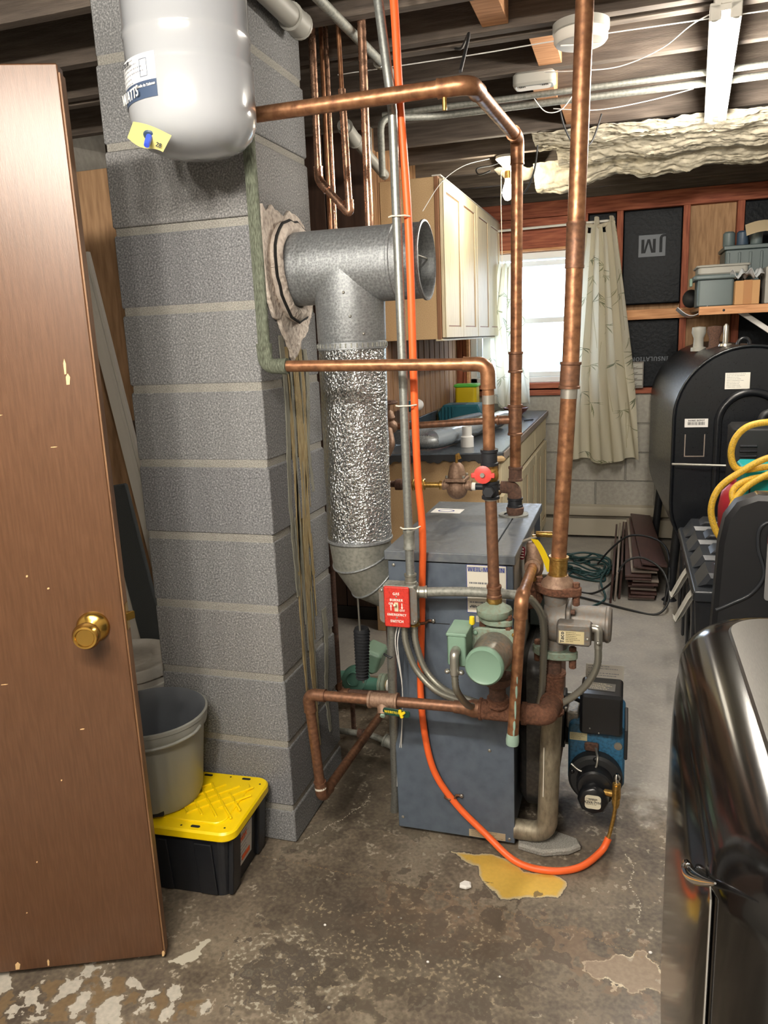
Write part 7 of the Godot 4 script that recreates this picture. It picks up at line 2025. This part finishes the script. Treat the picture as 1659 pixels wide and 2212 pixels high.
func ceiling_things() -> void:
	var o := thing("smoke_alarm", "round white smoke alarm under the double joist", "alarm", V(-0.165, 2.27, -2.61))
	var t := Transform3D(Basis.IDENTITY, V(-0.165, 2.322, -2.61))
	part(o, "base", G().lathe([Vector2(0, 0), Vector2(0.082, 0), Vector2(0.082, -0.022), Vector2(0.078, -0.024), Vector2(0, -0.024)], t, 36), M.bin_pale)
	part(o, "cover", G().lathe([Vector2(0.076, -0.024), Vector2(0.078, -0.026), Vector2(0.078, -0.046), Vector2(0.072, -0.054), Vector2(0.06, -0.056), Vector2(0, -0.056)], t, 36), M.ceiling_white)
	part(o, "grille_bar", G().box(V(-0.165, 2.265, -2.61), V(0.12, 0.004, 0.008), 0.001, Basis(Vector3.UP, 0.3)), M.paper_white)
	part(o, "test_button", G().lathe([Vector2(0, 0), Vector2(0.016, 0), Vector2(0.014, -0.004), Vector2(0, -0.004)], Transform3D(Basis.IDENTITY, V(-0.145, 2.266, -2.6)), 16), M.bin_pale)
	o = thing("gas_alarm", "small boxy gas alarm with slotted white face under a joist", "alarm", V(-0.345, 2.28, -3.0))
	part(o, "case", G().prism(rrect(0.145, 0.075, 0.02), 0.045, Transform3D(Basis(V(1, 0, 0), V(0, 0, 1), V(0, -1, 0)), V(-0.345, 2.322, -3.0)), 0.008), M.bin_pale)
	var fc := part(o, "face_plate", G().prism(rrect(0.115, 0.04, 0.012), 0.003, Transform3D(Basis(V(1, 0, 0), V(0, 0.35, 0.94), V(0, -0.94, 0.35)), V(-0.345, 2.279, -2.985))), M.paper_white)
	for s in [-1, 1]:
		for k in 4:
			part(fc, "slot", G().box(V(-0.345 + s * (0.03 + k * 0.006), 2.2765, -2.984), V(0.0022, 0.003, 0.012 + k * 0.003), 0.0004), M.dark_gap)
	# dust sheet slung below the joists
	o = thing("dust_sheet", "crumpled pale canvas sheet slung in folds below the joists", "sheet", V(0.4, 2.15, -4.2))
	var nz := noise(4.0, 4, FastNoiseLite.TYPE_SIMPLEX_SMOOTH, 91)
	nz.frequency = 5.0
	for k in 3:
		var z0: float = [-3.72, -4.0, -4.28][k]
		var z1: float = [-4.06, -4.36, -4.62][k]
		var sag: float = [0.035, 0.06, 0.12][k]
		var xl: float = [-0.44, -0.36, -0.5][k]
		part(o, "fold", G().sheet(150, 44, func(u: float, w: float) -> Vector3:
			var x := lerpf(xl, 1.3, u)
			var dip := sag * sin(PI * w) * (0.75 + 0.5 * nz.get_noise_2d(x * 0.5, k * 3.0)) * (0.55 + 0.45 * (1.0 - u)) + 0.004
			return V(x, 2.305 - dip + 0.014 * nz.get_noise_2d(x * 0.9, w * 0.9 + k * 7.0) + 0.016 * absf(nz.get_noise_2d(x * 1.1 + w * 0.8, w * 2.2 - x * 0.5 + k * 5.0)) + 0.007 * absf(nz.get_noise_2d(x * 3.0 - w, w * 4.0 + k * 11.0)) - 0.012 - 0.004 * k, lerpf(z0, z1, w) + 0.02 * nz.get_noise_2d(x, w + k * 3.0)), 0.002), M.canvas)
	solo("sheet_scrap", G().sheet(14, 10, func(u: float, w: float) -> Vector3: return V(-0.72 + 0.22 * u, 2.3 - 0.07 * sin(PI * u) * sin(PI * w) + 0.01 * sin(u * 13.0), -4.42 - 0.16 * w), 0.002), M.canvas, "small scrap of pale plastic tucked beside the bare bulb", "scrap", V(-0.6, 2.25, -4.5))
	# service pipes under the joists
	o = thing("ceiling_conduit", "galvanised pipe running back under the joists beside the white tank", "pipe", V(-0.85, 2.24, -2.2))
	part(o, "tube", G().tube([V(-0.79, 2.3, -1.3), V(-0.79, 2.3, -2.1), V(-0.78, 2.3, -2.8)], 0.014, 12), M.galvanised_dull)
	for z in [-2.0, -2.6]:
		part(o, "strap", sleeve(V(-0.79, 2.3, z), V(-0.789, 2.3, z - 0.02), 0.0165, 0.001), M.bolt_steel)
	o = thing("drain_pipe", "grey capped pipe end beside the white tank top", "pipe", V(-0.862, 2.2, -1.95))
	part(o, "tube", rod(V(-0.862, 2.27, -1.82), V(-0.862, 2.262, -2.12), 0.028, 18), M.bin_pale)
	part(o, "cap", sleeve(V(-0.862, 2.263, -2.07), V(-0.862, 2.262, -2.14), 0.033, 0.002), M.bin_pale)
	o = thing("branch_pipes", "pair of level pipes under the joists between wall cabinet and conduit", "pipe", V(-0.2, 2.27, -3.25))
	part(o, "upper_pipe", G().tube([V(-0.95, 2.295, -3.16), V(0.7, 2.295, -3.16)], 0.011, 10), M.galvanised_dull)
	part(o, "lower_pipe", G().tube(bend([V(-0.93, 2.05, -3.06), V(-0.93, 2.26, -3.06), V(-0.75, 2.29, -3.25), V(0.9, 2.29, -3.28)], 0.05), 0.013, 10), M.galvanised_dull)
	o = thing("sloped_drain", "pale plastic drain sloping down behind the copper drops", "pipe", V(-1.08, 2.1, -3.3))
	part(o, "tube", rod(V(-1.08, 2.25, -3.05), V(-1.09, 2.17, -3.62), 0.022), M.bin_pale)
	part(o, "hanger", G().tube([V(-1.085, 2.2, -3.42), V(-1.085, 2.33, -3.42)], 0.004, 6), M.bolt_steel)
	part(o, "wye", sleeve(V(-1.08, 2.25, -3.08), V(-1.083, 2.225, -3.2), 0.028, 0.003), M.bin_pale)
	# loose wires
	for w in [[[V(-0.35, 2.32, -2.98), V(-0.2, 2.29, -2.93), V(-0.06, 2.285, -2.93), V(0.07, 2.295, -2.84), V(0.16, 2.31, -2.7), V(0.29, 2.32, -2.6)], "white", "thin white wire swagged from the gas alarm to the strip light"], [[V(-0.32, 2.31, -3.43), V(-0.15, 2.29, -3.45), V(0.04, 2.295, -3.43), V(0.2, 2.31, -3.4)], "white", "thin white wire below the joists between gas alarm and dust sheet"], [[V(-0.55, 2.32, -2.65), V(-0.5, 2.27, -2.5), V(-0.42, 2.2, -2.2), V(-0.37, 2.0, -1.83)], "black", "thin black wire slanting up from the supply pipe elbow"], [[V(-0.44, 2.325, -3.86), V(-0.43, 2.27, -3.86), V(-0.45, 2.16, -3.88), V(-0.49, 2.09, -3.9), V(-0.53, 2.075, -3.92)], "black", "black cable hanging in a curl before the dust sheet"], [[V(-0.95, 2.02, -3.75), V(-0.88, 2.16, -3.86), V(-0.8, 2.25, -4.0), V(-0.7, 2.3, -4.15)], "white", "white wire rising from the wall cabinet to the bulb holder"], [[V(-0.38, 2.31, -3.2), V(-0.33, 2.25, -3.22), V(-0.27, 2.25, -3.22), V(-0.22, 2.3, -3.2)], "white", "short white cable loop under the gas alarm"], [[V(-0.3, 2.32, -3.5), V(-0.28, 2.25, -3.52), V(-0.24, 2.19, -3.55), V(-0.18, 2.2, -3.58), V(-0.14, 2.31, -3.6)], "black", "heavier black cable loop beside the thick copper riser"], [[V(-0.62, 2.318, -4.27), V(-0.7, 2.3, -4.3), V(-0.78, 2.28, -4.25), V(-0.76, 2.24, -4.2), V(-0.7, 2.25, -4.18)], "black", "black cable curled beside the bulb holder"], [[V(-0.95, 2.3, -2.66), V(-0.5, 2.305, -2.68), V(-0.2, 2.312, -2.69), V(0.4, 2.31, -2.7)], "white", "taut white wire along the double joist"]]:
		solo("loose_wire", G().tube(spline(w[0], 7), 0.0019 if w[1] == "white" else 0.004, 7), M.wire_white if w[1] == "white" else M.wire_black, w[2], "wire", w[0][0])
	solo("connector_plug", G().box(V(-0.23, 2.245, -3.47), V(0.018, 0.06, 0.014), 0.004, Basis(V(0, 0, 1), 0.2)), M.bin_pale, "small grey cable plug hanging behind the thick copper riser", "plug", V(-0.23, 2.22, -3.47))


func small_things() -> void:
	solo("paper_scrap", G().prism(poly([-0.014, -0.012, 0.004, -0.014, 0.016, -0.004, 0.012, 0.012, -0.006, 0.014, -0.016, 0.002]), 0.012, Transform3D(Basis(V(1, 0, 0), V(0, 0, -1), V(0, 1, 0)), V(-0.385, 0.001, -1.775)), 0.004), M.paper_white, "small crumpled white scrap on the floor before the boiler", "scrap", V(-0.385, 0, -1.775))
	for k in 9:
		var p: Vector3 = [V(-0.38, 0, -1.66), V(-0.42, 0, -1.5), V(0.03, 0, -1.72), V(-0.25, 0, -1.5), V(-0.6, 0, -1.32), V(0.08, 0, -1.66), V(-0.52, 0, -1.62), V(-0.7, 0, -1.55), V(-0.14, 0, -1.98)][k]
		solo("concrete_crumb", G().ball(p + V(0, 0.002, 0), V(0.003, 0.002, 0.0025) * (1.0 + 0.3 * (k % 3)), 7, 5), M.paper_white if k % 2 else M.mortar, "tiny pale crumb on the floor before the boiler", "crumb", p, "crumbs on the floor")
	# tester standing on the far floor behind the riser
	var o := thing("pressure_gauge", "round black boiler gauge on a brass stem behind the relief valve", "gauge", V(-0.23, 0.8, -2.5))
	part(o, "stem", rod(V(-0.28, 0.8, -2.48), V(-0.22, 0.8, -2.48), 0.01), M.brass)
	part(o, "dial_case", G().lathe([Vector2(0, 0), Vector2(0.034, 0), Vector2(0.036, 0.006), Vector2(0.036, 0.03), Vector2(0.03, 0.034), Vector2(0, 0.034)], axis(V(1, 0, 0), V(-0.222, 0.8, -2.48)), 28), M.black_enamel)
	o = thing("aquastat", "pale grey control box on the boiler side behind the relief valve", "control", V(-0.25, 0.62, -2.4))
	part(o, "case", G().bx(V(-0.278, 0.56, -2.44), V(-0.2, 0.72, -2.28), 0.006), M.bin_grey)
	part(o, "cover", G().bx(V(-0.276, 0.718, -2.438), V(-0.198, 0.728, -2.278), 0.004), M.bin_pale)
